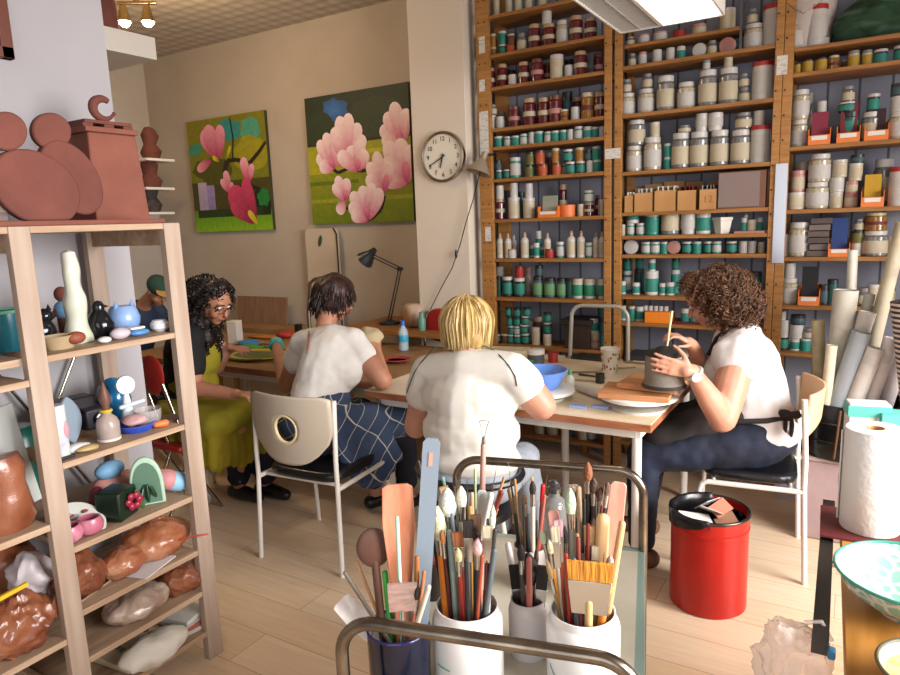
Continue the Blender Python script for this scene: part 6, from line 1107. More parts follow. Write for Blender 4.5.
# ================================================================ TROLLEY WITH BRUSHES
FL, FR, RL, RR_ = V((-.845, .93, .8)), V((-.285, 1.07, .8)), V((-1.08, 1.79, .8)), V((-.51, 1.925, .8)); TOPZ = .845
TRZ = .6
T = thing('steel_trolley', ((FL+RR_)/2)*1.0-V((0, 0, .8)), 'worn steel tube trolley in the foreground carrying pots of brushes', 'trolley')
def hoop(a, b_, r=.075, TOPZ=.845):
    d = (b_-a).normalized(); P = [V((a.x, a.y, .12)), V((a.x, a.y, TOPZ-r))]
    for i in range(1, 9): t_ = PI/2*i/8; P.append(a+d*(r-r*math.cos(t_))+V((0, 0, TOPZ-.8-r+r*math.sin(t_))))
    for i in range(0, 8): t_ = PI/2*i/8; P.append(b_-d*(r-r*math.sin(t_))+V((0, 0, TOPZ-.8-r+r*math.cos(t_))))
    return P+[V((b_.x, b_.y, TOPZ-r)), V((b_.x, b_.y, .12))]
MB().tube(hoop(FL, FR, TOPZ=.829), .0135, 16).build('front_hoop', TUBE, T); MB().tube(hoop(RL, RR_), .0135, 16).build('rear_hoop', TUBE, T)
def slab(z0, z1, grow, name, m_, bev=0):
    P = [FL, FR, RR_, RL]; c = (FL+RR_)/2; P = [V((c.x+(p_.x-c.x)*grow, c.y+(p_.y-c.y)*grow, 0)) for p_ in P]
    b2 = MB(); b2.add([V((p_.x, p_.y, z0)) for p_ in P]+[V((p_.x, p_.y, z1)) for p_ in P], [(3, 2, 1, 0), (4, 5, 6, 7), (0, 1, 5, 4), (1, 2, 6, 5), (2, 3, 7, 6), (3, 0, 4, 7)]); return b2.build(name, m_, T, bev=bev)
slab(TRZ-.014, TRZ-.004, 1.03, 'glass_edge_plate', mat('green_glass_edge', s('7c9088'), .15), .002); slab(TRZ-.004, TRZ, .95, 'tray_surface', mat('tray_cream', s('b8b2a2'), .45, col2=s('a8a292'), scale=5)); slab(.2, .215, .98, 'lower_tray', plain('a8a294', .5))
for a in (FL, FR, RL, RR_):
    MB().cyl((a.x, a.y, .1), (a.x, a.y, .13), .012).lathe([(.035, -.012), (.04, -.006), (.04, .006), (.035, .012)], (a.x, a.y, .041), (1, .2, 0), 24).build('castor', BLACKP, T)
# containers
def at2(px, py, z): return at(px, py, z=z)
CT = {}
def pot(key, px, py, rimz, r, label, name, m_, cat, neck=True, wall=.003, flare=1.0):
    c = at(px, py, z=rimz); h = rimz-TRZ; c.z = TRZ; t = thing(name, c, label, cat)
    if neck: pr = [(r*.97, 0), (r, .004), (r, h*.8), (r*.97, h*.86), (r*.88, h*.9), (r*.88, h), (r*.88-wall, h), (r*.84, h*.88), (r-wall*1.5, h*.78), (r-wall*1.5, .008), (0, .008)]
    else: pr = [(r*.95*flare, 0), (r*.97, .004), (r, h), (r-wall, h), (r*.95-wall, .006), (0, .006)]
    MB().lathe(pr, c, n=44).build('pot_wall', m_, t); CT[key] = (c, r*.86 if neck else r*.9, rimz); return t
WP = mat('white_pot_plastic', s('dcdad8'), .35)
t = pot('j1', 467, 604, .77, .078, 'large white plastic pot of brushes left of centre in the trolley', 'brush_pot', WP, 'pot')
MB().tube([CT['j1'][0]+V((.0792*math.cos(a), .0792*math.sin(a), .055)) for a in [-PI*.66+i*.06 for i in range(9)]], .0015, 4).build('green_print', plain('4c9c84', .5), t)
for i in range(9): pass
t = pot('j2', 583, 609, .775, .078, 'large white plastic pot with the wide orange brush', 'brush_pot', WP, 'pot')
b2 = MB(); [b2.cyl(CT['j2'][0]+V((.0788*math.cos(a), .0788*math.sin(a), .06-.004*i)), CT['j2'][0]+V((.0795*math.cos(a), .0795*math.sin(a), .068-.004*i)), .0012, n=6) for i, a in enumerate([-PI*.72+i*.05 for i in range(9)])]; b2.build('grey_print', plain('8c9c98', .5), t)['kind'] = 'stuff'
pot('j3', 528, 598, .735, .046, 'translucent white pot of black-haired brushes between the two large pots', 'brush_pot', mat('translucent_pot', s('b4aeac'), .35), 'pot')
t = pot('mug', 398, 626, .745, .068, 'dark navy ceramic pot holding paddles and spoons', 'navy_pot', plain('080a22', .15), 'pot', False); c = CT['mug'][0]; MB().tube(ring(c, .066, 40, .145), .003, 8, closed=True).build('blue_rim', plain('1c1c50', .2), t); MB().lathe([(.0635, .142), (.0625, .03), (0, .03)], c, n=36, opn=True).build('white_inside', plain('c8c4c0', .4), t)
pot('p1', 470, 545, .72, .05, 'grey plastic pot crammed with fine tools behind the white pot', 'tool_pot', clearp('grey_clear', s('a0a4a4'), .8), 'pot', False)
pot('p2', 530, 545, .72, .045, 'pale pot of small tools near the trolley\'s rear hoop', 'tool_pot', plain('b8b0ac', .4), 'pot', False)
pot('p3', 586, 545, .74, .05, 'dark pot of brushes at the rear right of the trolley', 'tool_pot', plain('4a3a34', .4), 'pot', False)
pot('p4', 432, 560, .70, .04, 'small dark pot of pencils behind the navy pot', 'tool_pot', plain('28221f', .4), 'pot', False)
c = at(555, 540, z=.62); c.z = TRZ; t = thing('glass_bottle', c, 'clear glass bottle with metal stopper at the back of the trolley', 'bottle'); MB().lathe([(.036, 0), (.04, .005), (.04, .12), (.034, .15), (.016, .165), (.016, .18), (0, .18)], c, n=30).build('bottle_body', clearp('bottle_grey', s('8c8c8a'), .55, .08), t); MB().lathe([(.02, .178), (.02, .19), (.014, .196), (.018, .21), (0, .216)], c, n=20).build('stopper', plain('6a6c74', .2, .9), t)
# tools
STEEL = plain('b4b2ae', .25, 1); TN = {}
def hm(c, r=.4): return plain(c, r)
def tool(ct, tx, ty, kind, col='c8a070', tip='d8c8a0', w=.01, hl=None, label='', dy=0.0, L=.08, base=None, name=None):
    """tip at pixel (tx,ty), shaft standing in container ct"""
    c, R_, rz_ = CT[ct]; tipp = at(tx, ty, y=c.y+dy); 
    # rim crossing point: pull toward the tip but stay inside the rim
    v = V((tipp.x-c.x, tipp.y-c.y, 0)); hz = tipp.z-rz_; 
    k = min(1.0, R_*.78/max(v.length, 1e-4)) if v.length > 0 else 0; rim = V((c.x+v.x*min(k, .8), c.y+v.y*min(k, .8), rz_))
    d = (tipp-rim).normalized(); 
    bl = (rim.z-(c.z+.012))/max(d.z, .3); b0 = rim-d*bl
    off = V((b0.x-c.x, b0.y-c.y, 0)); 
    lim = max(.002, R_-.006-w*.5) if kind in ('stick', 'pen') else R_*.8
    if off.length > lim: b0 = V((c.x, c.y, b0.z))+off*(lim/off.length)
    b0.z = max(b0.z, c.z+.012); d = (tipp-b0).normalized()
    TN[label] = TN.get(label, 0)+1
    nm = name or {'round': 'paint_brush', 'flat': 'flat_brush', 'paddle': 'wooden_paddle', 'stick': 'wooden_stick', 'spoon': 'spoon', 'loop': 'loop_tool'}.get(kind, 'tool')
    t = thing(nm, b0, label, {'round': 'brush', 'flat': 'brush', 'paddle': 'paddle', 'stick': 'tool', 'spoon': 'spoon', 'loop': 'tool'}.get(kind, 'tool')); a_, b2, _ = frame_from(d); 
    # width direction faces the camera
    vd = (tipp-V((0, 0, H))).normalized(); ux = d.cross(vd).normalized(); uz = ux.cross(d)
    fe = tipp-d*L
    if kind == 'round':
        MB().cap(b0, fe-d*.03, w*.45, w*.38, 10).build('handle', hm(col), t); MB().cyl(fe-d*.035, fe, w*.42, w*.5, 12).build('ferrule', STEEL, t)
        MB().lathe([(w*.48, 0), (w*.62, L*.35), (w*.5, L*.7), (w*.1, L)], fe, d, 14).build('bristles', mat('bristle_'+tip, s(tip), .7, bump=.6, bscale=150), t)
    elif kind == 'flat':
        MB().cap(b0, fe-d*.05, min(w*.2, .008), min(w*.22, .009), 10).build('handle', hm(col), t)
        for nm_, z0, z1, w0, w1, th, m_ in (('ferrule', -.055 if w < .05 else -.075, .002, .8, 1.0, .009, STEEL), ('bristles', .002, L, .98, 1.08, .008, mat('bristle_'+tip, s(tip), .7, col2=tuple(q*.6 for q in s(tip)), scale=60, stretch=(1, 1, .1), bump=.6, bscale=150))):
            P = [fe+d*z0-ux*w0*w/2, fe+d*z0+ux*w0*w/2, fe+d*z1+ux*w1*w/2, fe+d*z1-ux*w1*w/2]; m2 = MB(); m2.add([p_-uz*th/2 for p_ in P]+[p_+uz*th/2 for p_ in P], [(3, 2, 1, 0), (4, 5, 6, 7), (0, 1, 5, 4), (1, 2, 6, 5), (2, 3, 7, 6), (3, 0, 4, 7)]); m2.build(nm_, m_, t, bev=.001)
    elif kind == 'paddle':
        P = [(-w*.22, 0), (w*.22, 0), (w*.24, .35), (w*.5, .8), (w*.46, .985), (w*.3, 1), (-w*.3, 1), (-w*.46, .985), (-w*.5, .8), (-w*.24, .35)]; LL = (tipp-b0).length; MB().prism([(p_[0], p_[1]*LL) for p_ in P], b0+uz*.003, ux, d, -.006).build('blade', mat('paddle_'+col, s(col), .55, col2=tuple(min(1, q*1.55+.06) for q in s(col)), scale=22, stretch=(1, 1, .25), lo=.42, hi=.68), t, bev=.0015)
    elif kind == 'ruler':
        LL = (tipp-b0).length; MB().prism([(-w/2, 0), (w/2, 0), (w/2, LL-.01), (w*.3, LL), (-w*.3, LL), (-w/2, LL-.01)], b0+uz*.002, ux, d, -.004).build('blade', hm(col, .35), t); m2 = MB().prism([(-w*.12, LL-.06), (w*.12, LL-.06), (w*.12, LL-.03), (-w*.12, LL-.03)], b0-uz*.0035, ux, d, .001).build('slot', plain('b08878', .6), t)
    elif kind == 'stick': MB().cap(b0, tipp, w*.5, w*.45, 12).build('shaft', hm(col, .5), t)
    elif kind == 'pen': MB().cap(b0, tipp-d*.04, w*.5, w*.5, 12).build('shaft', hm(col), t); MB().cap(tipp-d*.045, tipp, w*.58, w*.5, 12).build('cap_end', hm(tip), t)
    elif kind == 'spoon': MB().cap(b0, tipp-d*.07, w*.12, w*.12, 10).build('handle', hm(col, .5), t); m2 = MB().ell(tipp-d*.04, (w*.5, w*.14, .045), Matrix((ux, -uz, d)).transposed().to_euler(), 24); m2.build('bowl', hm(col, .5), t)
    elif kind == 'loop':
        MB().cap(b0, tipp-d*.07, w*.5, w*.35, 12).build('handle', hm(col), t); MB().cyl(tipp-d*.072, tipp-d*.045, w*.3, w*.22, 10).build('ferrule', STEEL, t)
        P = [tipp-d*.045+ux*.003, tipp-d*.02+ux*.008, tipp-d*.004+ux*.012, tipp+uz*0, tipp-d*.004-ux*.012, tipp-d*.02-ux*.008, tipp-d*.045-ux*.003]; MB().tube(P, .0013, 6).build('wire_loop', STEEL, t)
    elif kind == 'needle': MB().cap(b0, tipp-d*.06, w*.5, w*.3, 10).build('handle', hm(col), t); MB().cyl(tipp-d*.062, tipp, w*.16, .0006, 8).build('metal_tip', STEEL, t)
    elif kind == 'rasp':
        MB().cyl(b0, tipp-d*.06, .004, n=10).build('shaft', STEEL, t); P = [(-w*.5, -.065), (w*.5, -.065), (w*.55, 0), (-w*.55, 0)]; MB().prism(P, tipp+uz*.002, ux, d, -.006).build('grating_plate', mat('grater', s('8c7c74'), .5, .3, col2=s('b08c84'), scale=40, stretch=(1, 1, 3)), t)
    return t
TL = [
 ('mug', 397, 484, 'paddle', 'a8684a', 0, .07, 'broad terracotta-stained wooden paddle standing in the navy pot', dict(dy=.02)),
 ('mug', 372, 530, 'spoon', '5c3c30', 0, .075, 'dark wooden spoon in the navy pot, left of the paddle', dict(dy=.0)),
 ('mug', 397, 518, 'stick', '9cc8b4', 0, .009, 'thin mint green stick in front of the wooden paddle', dict(dy=-.03)),
 ('mug', 357, 562, 'stick', 'c09064', 0, .008, 'short pale wooden stick left of the dark spoon', {}),
 ('mug', 345, 573, 'stick', '6c6058', 0, .010, 'dark metal rod leaning far left out of the navy pot', dict(dy=-.03)),
 ('mug', 340, 600, 'paddle', 'd8ccc8', 0, .05, 'white plastic scraper leaning left out of the navy pot', dict(dy=-.02)),
 ('mug', 385, 573, 'stick', '3fa040', 0, .014, 'bright green plastic tool in the navy pot', dict(dy=.01)),
 ('mug', 402, 583, 'rasp', '', 0, .055, 'small metal rasp plate leaning right in the navy pot', dict(dy=-.04)),
 ('mug', 417, 558, 'stick', '8c5428', 0, .012, 'brown wooden handle wrapped in white thread, navy pot', {}),
 ('mug', 432, 438, 'ruler', '76838f', 0, .036, 'long blue-grey flat ruler with a slot rising from the navy pot', dict(dy=.05)),
 ('mug', 424, 572, 'stick', 'a4623c', 0, .009, 'reddish stick at the right of the navy pot', {}),
 ('j1', 426, 508, 'stick', '3c4048', 0, .009, 'dark grey handle at the far left of the first white pot', {}),
 ('j1', 430, 524, 'stick', '1c2030', 0, .008, 'black handle with paint specks in the first white pot', dict(dy=-.02)),
 ('j1', 437, 506, 'round', 'e08020', 'd8d4b0', .026, 'thick brush with pale ivory head and orange handle', dict(L=.075, dy=-.02)),
 ('j1', 447, 488, 'round', '3c4450', 'd8dcd0', .036, 'fluffy white mop brush at the top of the first white pot', dict(L=.06, dy=.02)),
 ('j1', 461, 486, 'round', 'b8b0a0', 'd8d0b8', .019, 'cream round brush standing beside the white mop brush', dict(L=.045, dy=.03)),
 ('j1', 461, 532, 'flat', '7c2c20', 'a8643c', .036, 'flat brush with rusty brown hair in the first white pot', dict(L=.035, dy=-.02)),
 ('j1', 458, 548, 'round', '8c2c20', 'c8b888', .013, 'small yellowish round brush before the rusty flat brush', dict(L=.03, dy=-.04)),
 ('j1', 476, 515, 'flat', '283040', '7c5844', .022, 'narrow brown flat brush in the first white pot', dict(L=.04)),
 ('j1', 478, 538, 'round', '20242c', 'd0a09c', .02, 'pink-stained round brush in the first white pot', dict(L=.035, dy=-.02)),
 ('j1', 488, 520, 'stick', '5c6c70', 0, .008, 'grey-green slim handle at the right of the first white pot', {}),
 ('j1', 493, 505, 'round', 'b8b0a8', 'c8c8b0', .012, 'pale slim brush leaning right in the first white pot', dict(L=.05)),
 ('j1', 442, 530, 'round', '4c1c18', 'a86c3c', .011, 'thin brown-haired brush with maroon handle, first white pot', dict(L=.03, dy=-.03)),
 ('j1', 470, 508, 'stick', '9c7838', 0, .011, 'ochre wooden handle in the middle of the first white pot', dict(dy=.02)),
 ('j1', 452, 515, 'stick', '707c88', 0, .009, 'grey-blue slim handle in the first white pot', dict(dy=.0)),
 ('j1', 466, 560, 'stick', '1c1c20', 0, .010, 'short black handle at the front of the first white pot', dict(dy=-.05)),
 ('j1', 482, 556, 'stick', '8c3a24', 0, .009, 'short red-brown handle at the front of the first white pot', dict(dy=-.05)),
 ('j1', 495, 530, 'stick', '2c2824', 0, .010, 'dark brown handle at the right rim of the first white pot', dict(dy=-.01)),
 ('j3', 514, 565, 'flat', '181414', '16120f', .024, 'black-haired brush leaning left in the translucent pot', dict(L=.06)),
 ('j3', 528, 553, 'round', '241c18', '1c1410', .038, 'large black-haired mop brush in the translucent pot', dict(L=.07)),
 ('j3', 543, 566, 'flat', '181414', '1a1512', .026, 'black-haired brush leaning right in the translucent pot', dict(L=.06)),
 ('j3', 508, 545, 'stick', 'cfc8c4', 0, .016, 'fat pale plastic handle in the translucent pot', dict(dy=.01)),
 ('j2', 590, 562, 'flat', 'c8a070', 'd08a2c', .088, 'wide flat brush with bright orange bristles in the second white pot', dict(L=.045, dy=-.05)),
 ('j2', 607, 580, 'round', 'c87828', 'd88820', .022, 'small orange-haired brush beside the wide orange brush', dict(L=.03, dy=-.02)),
 ('j2', 541, 530, 'round', '5c6468', 'b8c4a8', .012, 'slim pale-tipped brush at the left of the second white pot', dict(L=.03)),
 ('j2', 549, 540, 'round', 'c88430', 'c8b890', .011, 'thin brush with orange handle in the second white pot', dict(L=.03, dy=-.02)),
 ('j2', 558, 520, 'flat', '9c3c20', 'c89ca4', .018, 'pink-tipped flat brush in the second white pot', dict(L=.04)),
 ('j2', 570, 488, 'round', '706c60', 'a8c09c', .02, 'tall brush with pale green head in the second white pot', dict(L=.055, dy=.03)),
 ('j2', 577, 535, 'stick', '8c6c4c', 0, .010, 'tan handle in the middle of the second white pot', dict(dy=.0)),
 ('j2', 566, 555, 'stick', '9c2c1c', 0, .010, 'red-brown handle at the front of the second white pot', dict(dy=-.04)),
 ('j2', 574, 560, 'stick', '5c6470', 0, .010, 'grey handle at the front of the second white pot', dict(dy=-.04)),
 ('j2', 603, 520, 'stick', 'cfa878', 0, .032, 'thick pale wooden handle rising from the second white pot', dict(dy=.04)),
 ('j2', 619, 482, 'paddle', 'c88c78', 0, .036, 'salmon pink flexible scraper at the right of the second white pot', dict(dy=.06)),
 ('j2', 622, 524, 'stick', 'c09468', 0, .017, 'cork-coloured handle at the right edge of the second white pot', dict(dy=.03)),
 ('j2', 588, 525, 'stick', '701c18', 0, .009, 'maroon slim handle behind the wide orange brush', dict(dy=.02)),
 ('j2', 553, 510, 'paddle', 'c08878', 0, .026, 'peach coloured plastic scraper in the second white pot', dict(dy=.03)),
 ('p1', 484, 420, 'loop', 'b08478', 0, .02, 'pink-handled loop tool standing tallest in the grey plastic pot', dict(dy=.0)),
 ('p1', 455, 475, 'round', '3c2c24', '4c3c34', .01, 'dark slim brush in the grey plastic pot', dict(L=.03)),
 ('p1', 467, 478, 'needle', 'a8a49c', 0, .008, 'needle tool with grey handle in the grey plastic pot', {}),
 ('p1', 475, 470, 'stick', 'a8b888', 0, .008, 'pale green stick in the grey plastic pot', dict(dy=.02)),
 ('p1', 482, 490, 'paddle', 'b8bcb8', 0, .026, 'clear grey plastic rib in the grey plastic pot', dict(dy=-.01)),
 ('p1', 497, 465, 'needle', '6c4c38', 0, .008, 'needle tool with brown handle in the grey plastic pot', {}),
 ('p1', 504, 478, 'stick', 'b07850', 0, .008, 'tan stick at the right of the grey plastic pot', {}),
 ('p1', 443, 478, 'stick', '84b0a4', 0, .009, 'pale teal stick at the left of the grey plastic pot', {}),
 ('p1', 491, 495, 'stick', 'd0ccc4', 0, .018, 'fat white handle in the grey plastic pot', dict(dy=-.02)),
 ('p2', 508, 462, 'needle', '3c3430', 0, .008, 'black needle tool in the pale pot', {}),
 ('p2', 515, 480, 'stick', 'b8824c', 0, .008, 'yellowish stick in the pale pot', {}),
 ('p2', 524, 495, 'round', '4c3428', '6c4c34', .012, 'small brown brush in the pale pot', dict(L=.025)),
 ('p2', 532, 478, 'stick', 'd08c44', 0, .008, 'orange stick in the pale pot', {}),
 ('p2', 543, 486, 'pen', '8c2c20', 'b81c1c', .013, 'red-capped marker in the pale pot', {}),
 ('p2', 537, 500, 'needle', '5c605c', 0, .009, 'grey needle tool at the right of the pale pot', {}),
 ('p3', 588, 462, 'round', '201c1c', '7c4c2c', .02, 'tall brown-haired brush at the top right of the trolley', dict(L=.05)),
 ('p3', 594, 478, 'round', '2c2424', '4c3830', .018, 'dark brush beside the tall brown-haired brush', dict(L=.04)),
 ('p3', 577, 490, 'round', '1c1c20', '4a4440', .016, 'dark brush leaning left in the rear dark pot', dict(L=.04)),
 ('p3', 601, 487, 'round', 'c08858', '5c3c2c', .016, 'brush with tan handle in the rear dark pot', dict(L=.035)),
 ('p3', 608, 482, 'round', '242024', '60483c', .016, 'dark brush leaning right in the rear dark pot', dict(L=.035)),
 ('p3', 584, 500, 'stick', '181818', 0, .011, 'black handle at the front of the rear dark pot', dict(dy=-.02)),
 ('p4', 438, 560, 'pen', 'b8b09c', '8c8474', .009, 'cream pencil in the small dark pot', {}),
 ('p4', 433, 552, 'pen', '9c4030', 'c8c0b0', .009, 'red pencil in the small dark pot', {}),
 ('p4', 443, 565, 'pen', '5c6a5c', 'b8b0a0', .009, 'green-grey pencil in the small dark pot', {}),
]
FC = [('3a3028', 'dark brown'), ('b8ac9c', 'pale grey'), ('6c2a20', 'oxblood'), ('8c7450', 'khaki'), ('50585c', 'slate'), ('c0a080', 'bare wood'), ('202428', 'black'), ('a0584c', 'dusty pink'), ('7c8c84', 'sage')]
r9 = random.Random(31); WHERE = dict(j1=('the first white pot', 466, 545, 34), j2=('the second white pot', 580, 550, 36), p1=('the grey plastic pot', 472, 500, 34), p2=('the pale pot', 527, 500, 22), p3=('the rear dark pot', 592, 505, 22), mug=('the navy pot', 412, 578, 24), j3=('the translucent pot', 528, 562, 12), p4=('the small dark pot', 436, 565, 10))
for key, n_ in (('j1', 9), ('j2', 9), ('p1', 9), ('p2', 7), ('p3', 7), ('mug', 4), ('j3', 3), ('p4', 4)):
    wn, cx_, cy_, sp = WHERE[key]; cs = r9.sample(range(len(FC)), min(n_, 9))
    for i in range(n_):
        tx = cx_+sp*(2*(i+.5)/n_-1)+r9.uniform(-2, 2); ty = cy_+r9.uniform(-26, 14); hx, cn = FC[cs[i % len(cs)]]; kd = r9.choice(('round', 'round', 'stick', 'needle', 'flat')); side = 'left part' if tx < cx_-sp*.33 else 'right part' if tx > cx_+sp*.33 else 'middle'
        nm_ = {'round': 'round brush', 'stick': 'stick', 'needle': 'needle tool', 'flat': 'flat brush'}[kd]
        TL.append((key, tx, ty, kd, hx, r9.choice(('4a3626', 'b89868', 'a89888', '2a201c', 'c8bca0')), r9.uniform(.009, .016) if kd != 'flat' else r9.uniform(.016, .024), 'slim %s %s in the %s of %s' % (cn, nm_, side, wn), dict(dy=r9.uniform(-.035, .035), L=r9.uniform(.025, .045))))
for ct, tx, ty, kd, col, tip, w_, lb, kw in TL: tool(ct, tx, ty, kd, col or 'b0a8a0', tip or 'c8b890', w_, label=lb, **kw)
# ================================================================ RED BIN
c = V((-.46, 2.76, 0)); t = thing('red_bin', c, 'red metal waste bin with dark rim full of paper scraps', 'bin'); RD = mat('red_enamel', s('b41c14'), .28, col2=s('a01810'), scale=3)
MB().lathe([(.148, .0), (.155, .006), (.155, .36), (.158, .362), (.158, .372), (.155, .374), (.155, .43), (.148, .43), (.147, .02), (0, .02)], c, n=56).build('bin_wall', RD, t); MB().tube(ring(c, .155, 56, .43), .007, 10, closed=True).build('rim', plain('5a5650', .3, 1), t)
b2 = MB(); rl = 48; vs = []; fs = []
for j in range(7):
    zz = (.37, .40, .437, .443, .437, .38, .25)[j]; rr_ = (.163, .164, .165, .155, .146, .143, .138)[j]
    for i in range(rl): a = 2*PI*i/rl; am = max(0, math.cos(a-PI*1.05))**.5 if j < 2 else 1; rt_ = math.cos(a-PI*1.05) <= -.1; rn = (min(rr_, .1445) if rt_ else rr_)+.003*noise.noise(V((math.cos(a)*6, math.sin(a)*6, j*.7))); vs.append(c+V((rn*math.cos(a), rn*math.sin(a), (min(zz, .40) if rt_ else zz if j > 1 else .435-(.435-zz)*am)+.004*noise.noise(V((a*4, j, 0))))))
for j in range(6):
    for i in range(rl): k = (i+1) % rl; fs.append((j*rl+i, j*rl+k, (j+1)*rl+k, (j+1)*rl+i))
b2.add(vs, fs); b2.build('bin_liner', plain('141216', .25), t, smooth=180)
MB().lathe([(0, .35), (.14, .35)], c, n=30).build('liner_bottom', plain('141216', .4), t)
sc_ = [((-.05, -.05, .40), (.13, .05, .004), (.3, .2, .6), 'd8d4cc', 'folded white paper scrap at the front left in the red bin'), ((.0, .0, .42), (.09, .09, .003), (-.5, .3, .2), 'c4b8ac', 'cream paper scrap standing in the middle of the red bin'), ((.04, .02, .43), (.08, .06, .003), (.6, -.4, .9), 'b87860', 'orange printed scrap in the middle of the red bin'), ((.07, -.03, .40), (.08, .07, .004), (.2, -.5, .4), 'c89c80', 'peach coloured scrap at the right in the red bin'), ((-.02, .05, .43), (.1, .07, .003), (-.7, .1, 1.2), 'bcb8b4', 'grey-white scrap at the back of the red bin'), ((.05, -.08, .385), (.07, .05, .004), (.1, -.2, .1), 'a8a8a8', 'pale grey scrap at the front right in the red bin')]
t.scale = (.97, .97, .94)
for o_, sz, ro, cl, lb in sc_: one(MB().box(c+V(o_)*.95, sz, rot=ro), 'paper_scrap', plain(cl, .7), lb, 'paper', 'paper scraps in the red bin')
# ================================================================ RIGHT TABLE
RZ_ = .78; a = at(846, 690, z=RZ_); b_ = at(838, 458, z=RZ_); d = (b_-a).normalized(); a = a-d*.5; nrm = V((d.y, -d.x, 0)); OAK = mat('oak_top', s('b8803c'), .4, col2=s('a06c2c'), scale=4, stretch=(9, 1.2, 1)); 
t = thing('side_table', a+nrm*.5, 'golden oak table at the right edge with towel roll and bowls', 'table'); b_ = a+d*min((b_-a).length, 1.62)
P = [a, a+nrm*1.1, b_+nrm*1.1, b_]; m2 = MB(); m2.add([p_-V((0, 0, .035)) for p_ in P]+P, [(3, 2, 1, 0), (4, 5, 6, 7), (0, 1, 5, 4), (1, 2, 6, 5), (2, 3, 7, 6), (3, 0, 4, 7)]); m2.build('tabletop', OAK, t, bev=.003)
for f_, g_ in ((.07, .07), (.93, .07), (.07, .93), (.93, .93)): q = a+(b_-a)*f_+nrm*1.1*g_; MB().span((q.x-.03, q.y-.03, 0), (q.x+.03, q.y+.03, RZ_-.035)).build('leg', OAK, t, bev=.003)
r0, r1 = at(829, 500, z=RZ_-.01), at(820, 645, z=RZ_-.01); dd = (r1-r0); sd_ = V((-dd.y, dd.x, 0)).normalized(); 
m2 = MB(); w_ = .015; P = [r0-sd_*w_, r0+sd_*w_, r1+sd_*w_, r1-sd_*w_]; m2.add([p_-V((0, 0, .02)) for p_ in P]+P, [(0, 1, 2, 3), (7, 6, 5, 4), (4, 5, 1, 0), (5, 6, 2, 1), (6, 7, 3, 2), (7, 4, 0, 3)]); m2.build('black_edge_rail', plain('2a2622', .35), t)
q = (r0+r1)/2; MB().cyl(q-V((0, 0, .012)), q+nrm*.1-V((0, 0, .012)), .008).build('rail_bracket', CHROME, t)
q = at(868, 524, z=RZ_); one(MB().box(q+nrm*.14+V((0, 0, .003))-d*.03, (.5, .2, .005), rot=(0, 0, math.atan2(nrm.y, nrm.x))), 'maroon_mat', plain('581818', .7), 'maroon mat lying under the towel roll', 'mat')
q = at(869, 527, z=RZ_+.006); t = thing('paper_towel_roll', q, 'white paper towel roll standing on the maroon mat', 'roll'); PT = mat('tissue_paper', s('dcd8d4'), .85, bump=.25, bscale=60)
MB().lathe([(.066, 0), (.068, .003), (.068, .262), (.066, .265), (.02, .265), (.02, .2), (0, .2)], q, n=48).build('towel_body', PT, t); MB().lathe([(.0205, .2), (.0205, .2655), (.0185, .2655), (.0185, .2)], q, n=24).build('cardboard_core', CARD, t); vd = V((-.2, -1, 0)).normalized(); lx = V((-1, .1, 0)).normalized(); MB().box(q+lx*.069+V((0, .01, .13)), (.003, .03, .24), rot=(0, 0, -.3)).build('loose_sheet', PT, t)
def bowl(px, py, z, r, h, label, name, m1, m2_, rimm):
    c = at(px, py, z=z+h); c.z = z; t = thing(name, c, label, 'bowl'); MB().lathe([(r*.42, 0), (r*.42, .012), (r*.6, .02), (r*.88, h*.6), (r, h)], c, n=60, opn=True).build('outer_wall', m1, t); MB().lathe([(r*.99, h), (r*.86, h*.62), (r*.58, .03), (r*.3, .018), (0, .016)], c, n=60, opn=True).build('inner_wall', m2_, t); MB().tube(ring(c, r*.997, 60, h), .0035, 8, closed=True).build('rim', rimm, t)
def leafm(name, c1, c2):
    m_ = mat(name, s(c1), .25); nt = m_.node_tree; b = nt.nodes['Principled BSDF']; tc = nt.nodes.new('ShaderNodeTexCoord'); v = nt.nodes.new('ShaderNodeTexVoronoi'); v.feature = 'DISTANCE_TO_EDGE'; v.inputs['Scale'].default_value = 32; r = nt.nodes.new('ShaderNodeValToRGB'); r.color_ramp.elements[0].color = (*s(c1), 1); r.color_ramp.elements[1].color = (*s(c2), 1); r.color_ramp.elements[0].position = .06; r.color_ramp.elements[1].position = .16
    nt.links.new(tc.outputs['Object'], v.inputs['Vector']); nt.links.new(v.outputs['Distance'], r.inputs[0]); nt.links.new(r.outputs[0], b.inputs['Base Color']); return m_
bowl(914, 574, RZ_, .14, .085, 'large bowl with teal leaf pattern on the oak table', 'patterned_bowl', leafm('leaf_out', 'c4ccc0', '7cac9c'), leafm('leaf_in', 'ccd4cc', '88b8a8'), plain('3c8c7c', .3))
bowl(940, 672, RZ_, .09, .05, 'small cream speckled bowl with dark rim at the bottom right corner', 'cream_bowl', plain('b8a068', .4), mat('cream_speck', s('c8b888'), .4, col2=s('a08c58'), scale=50), plain('4c4838', .4))
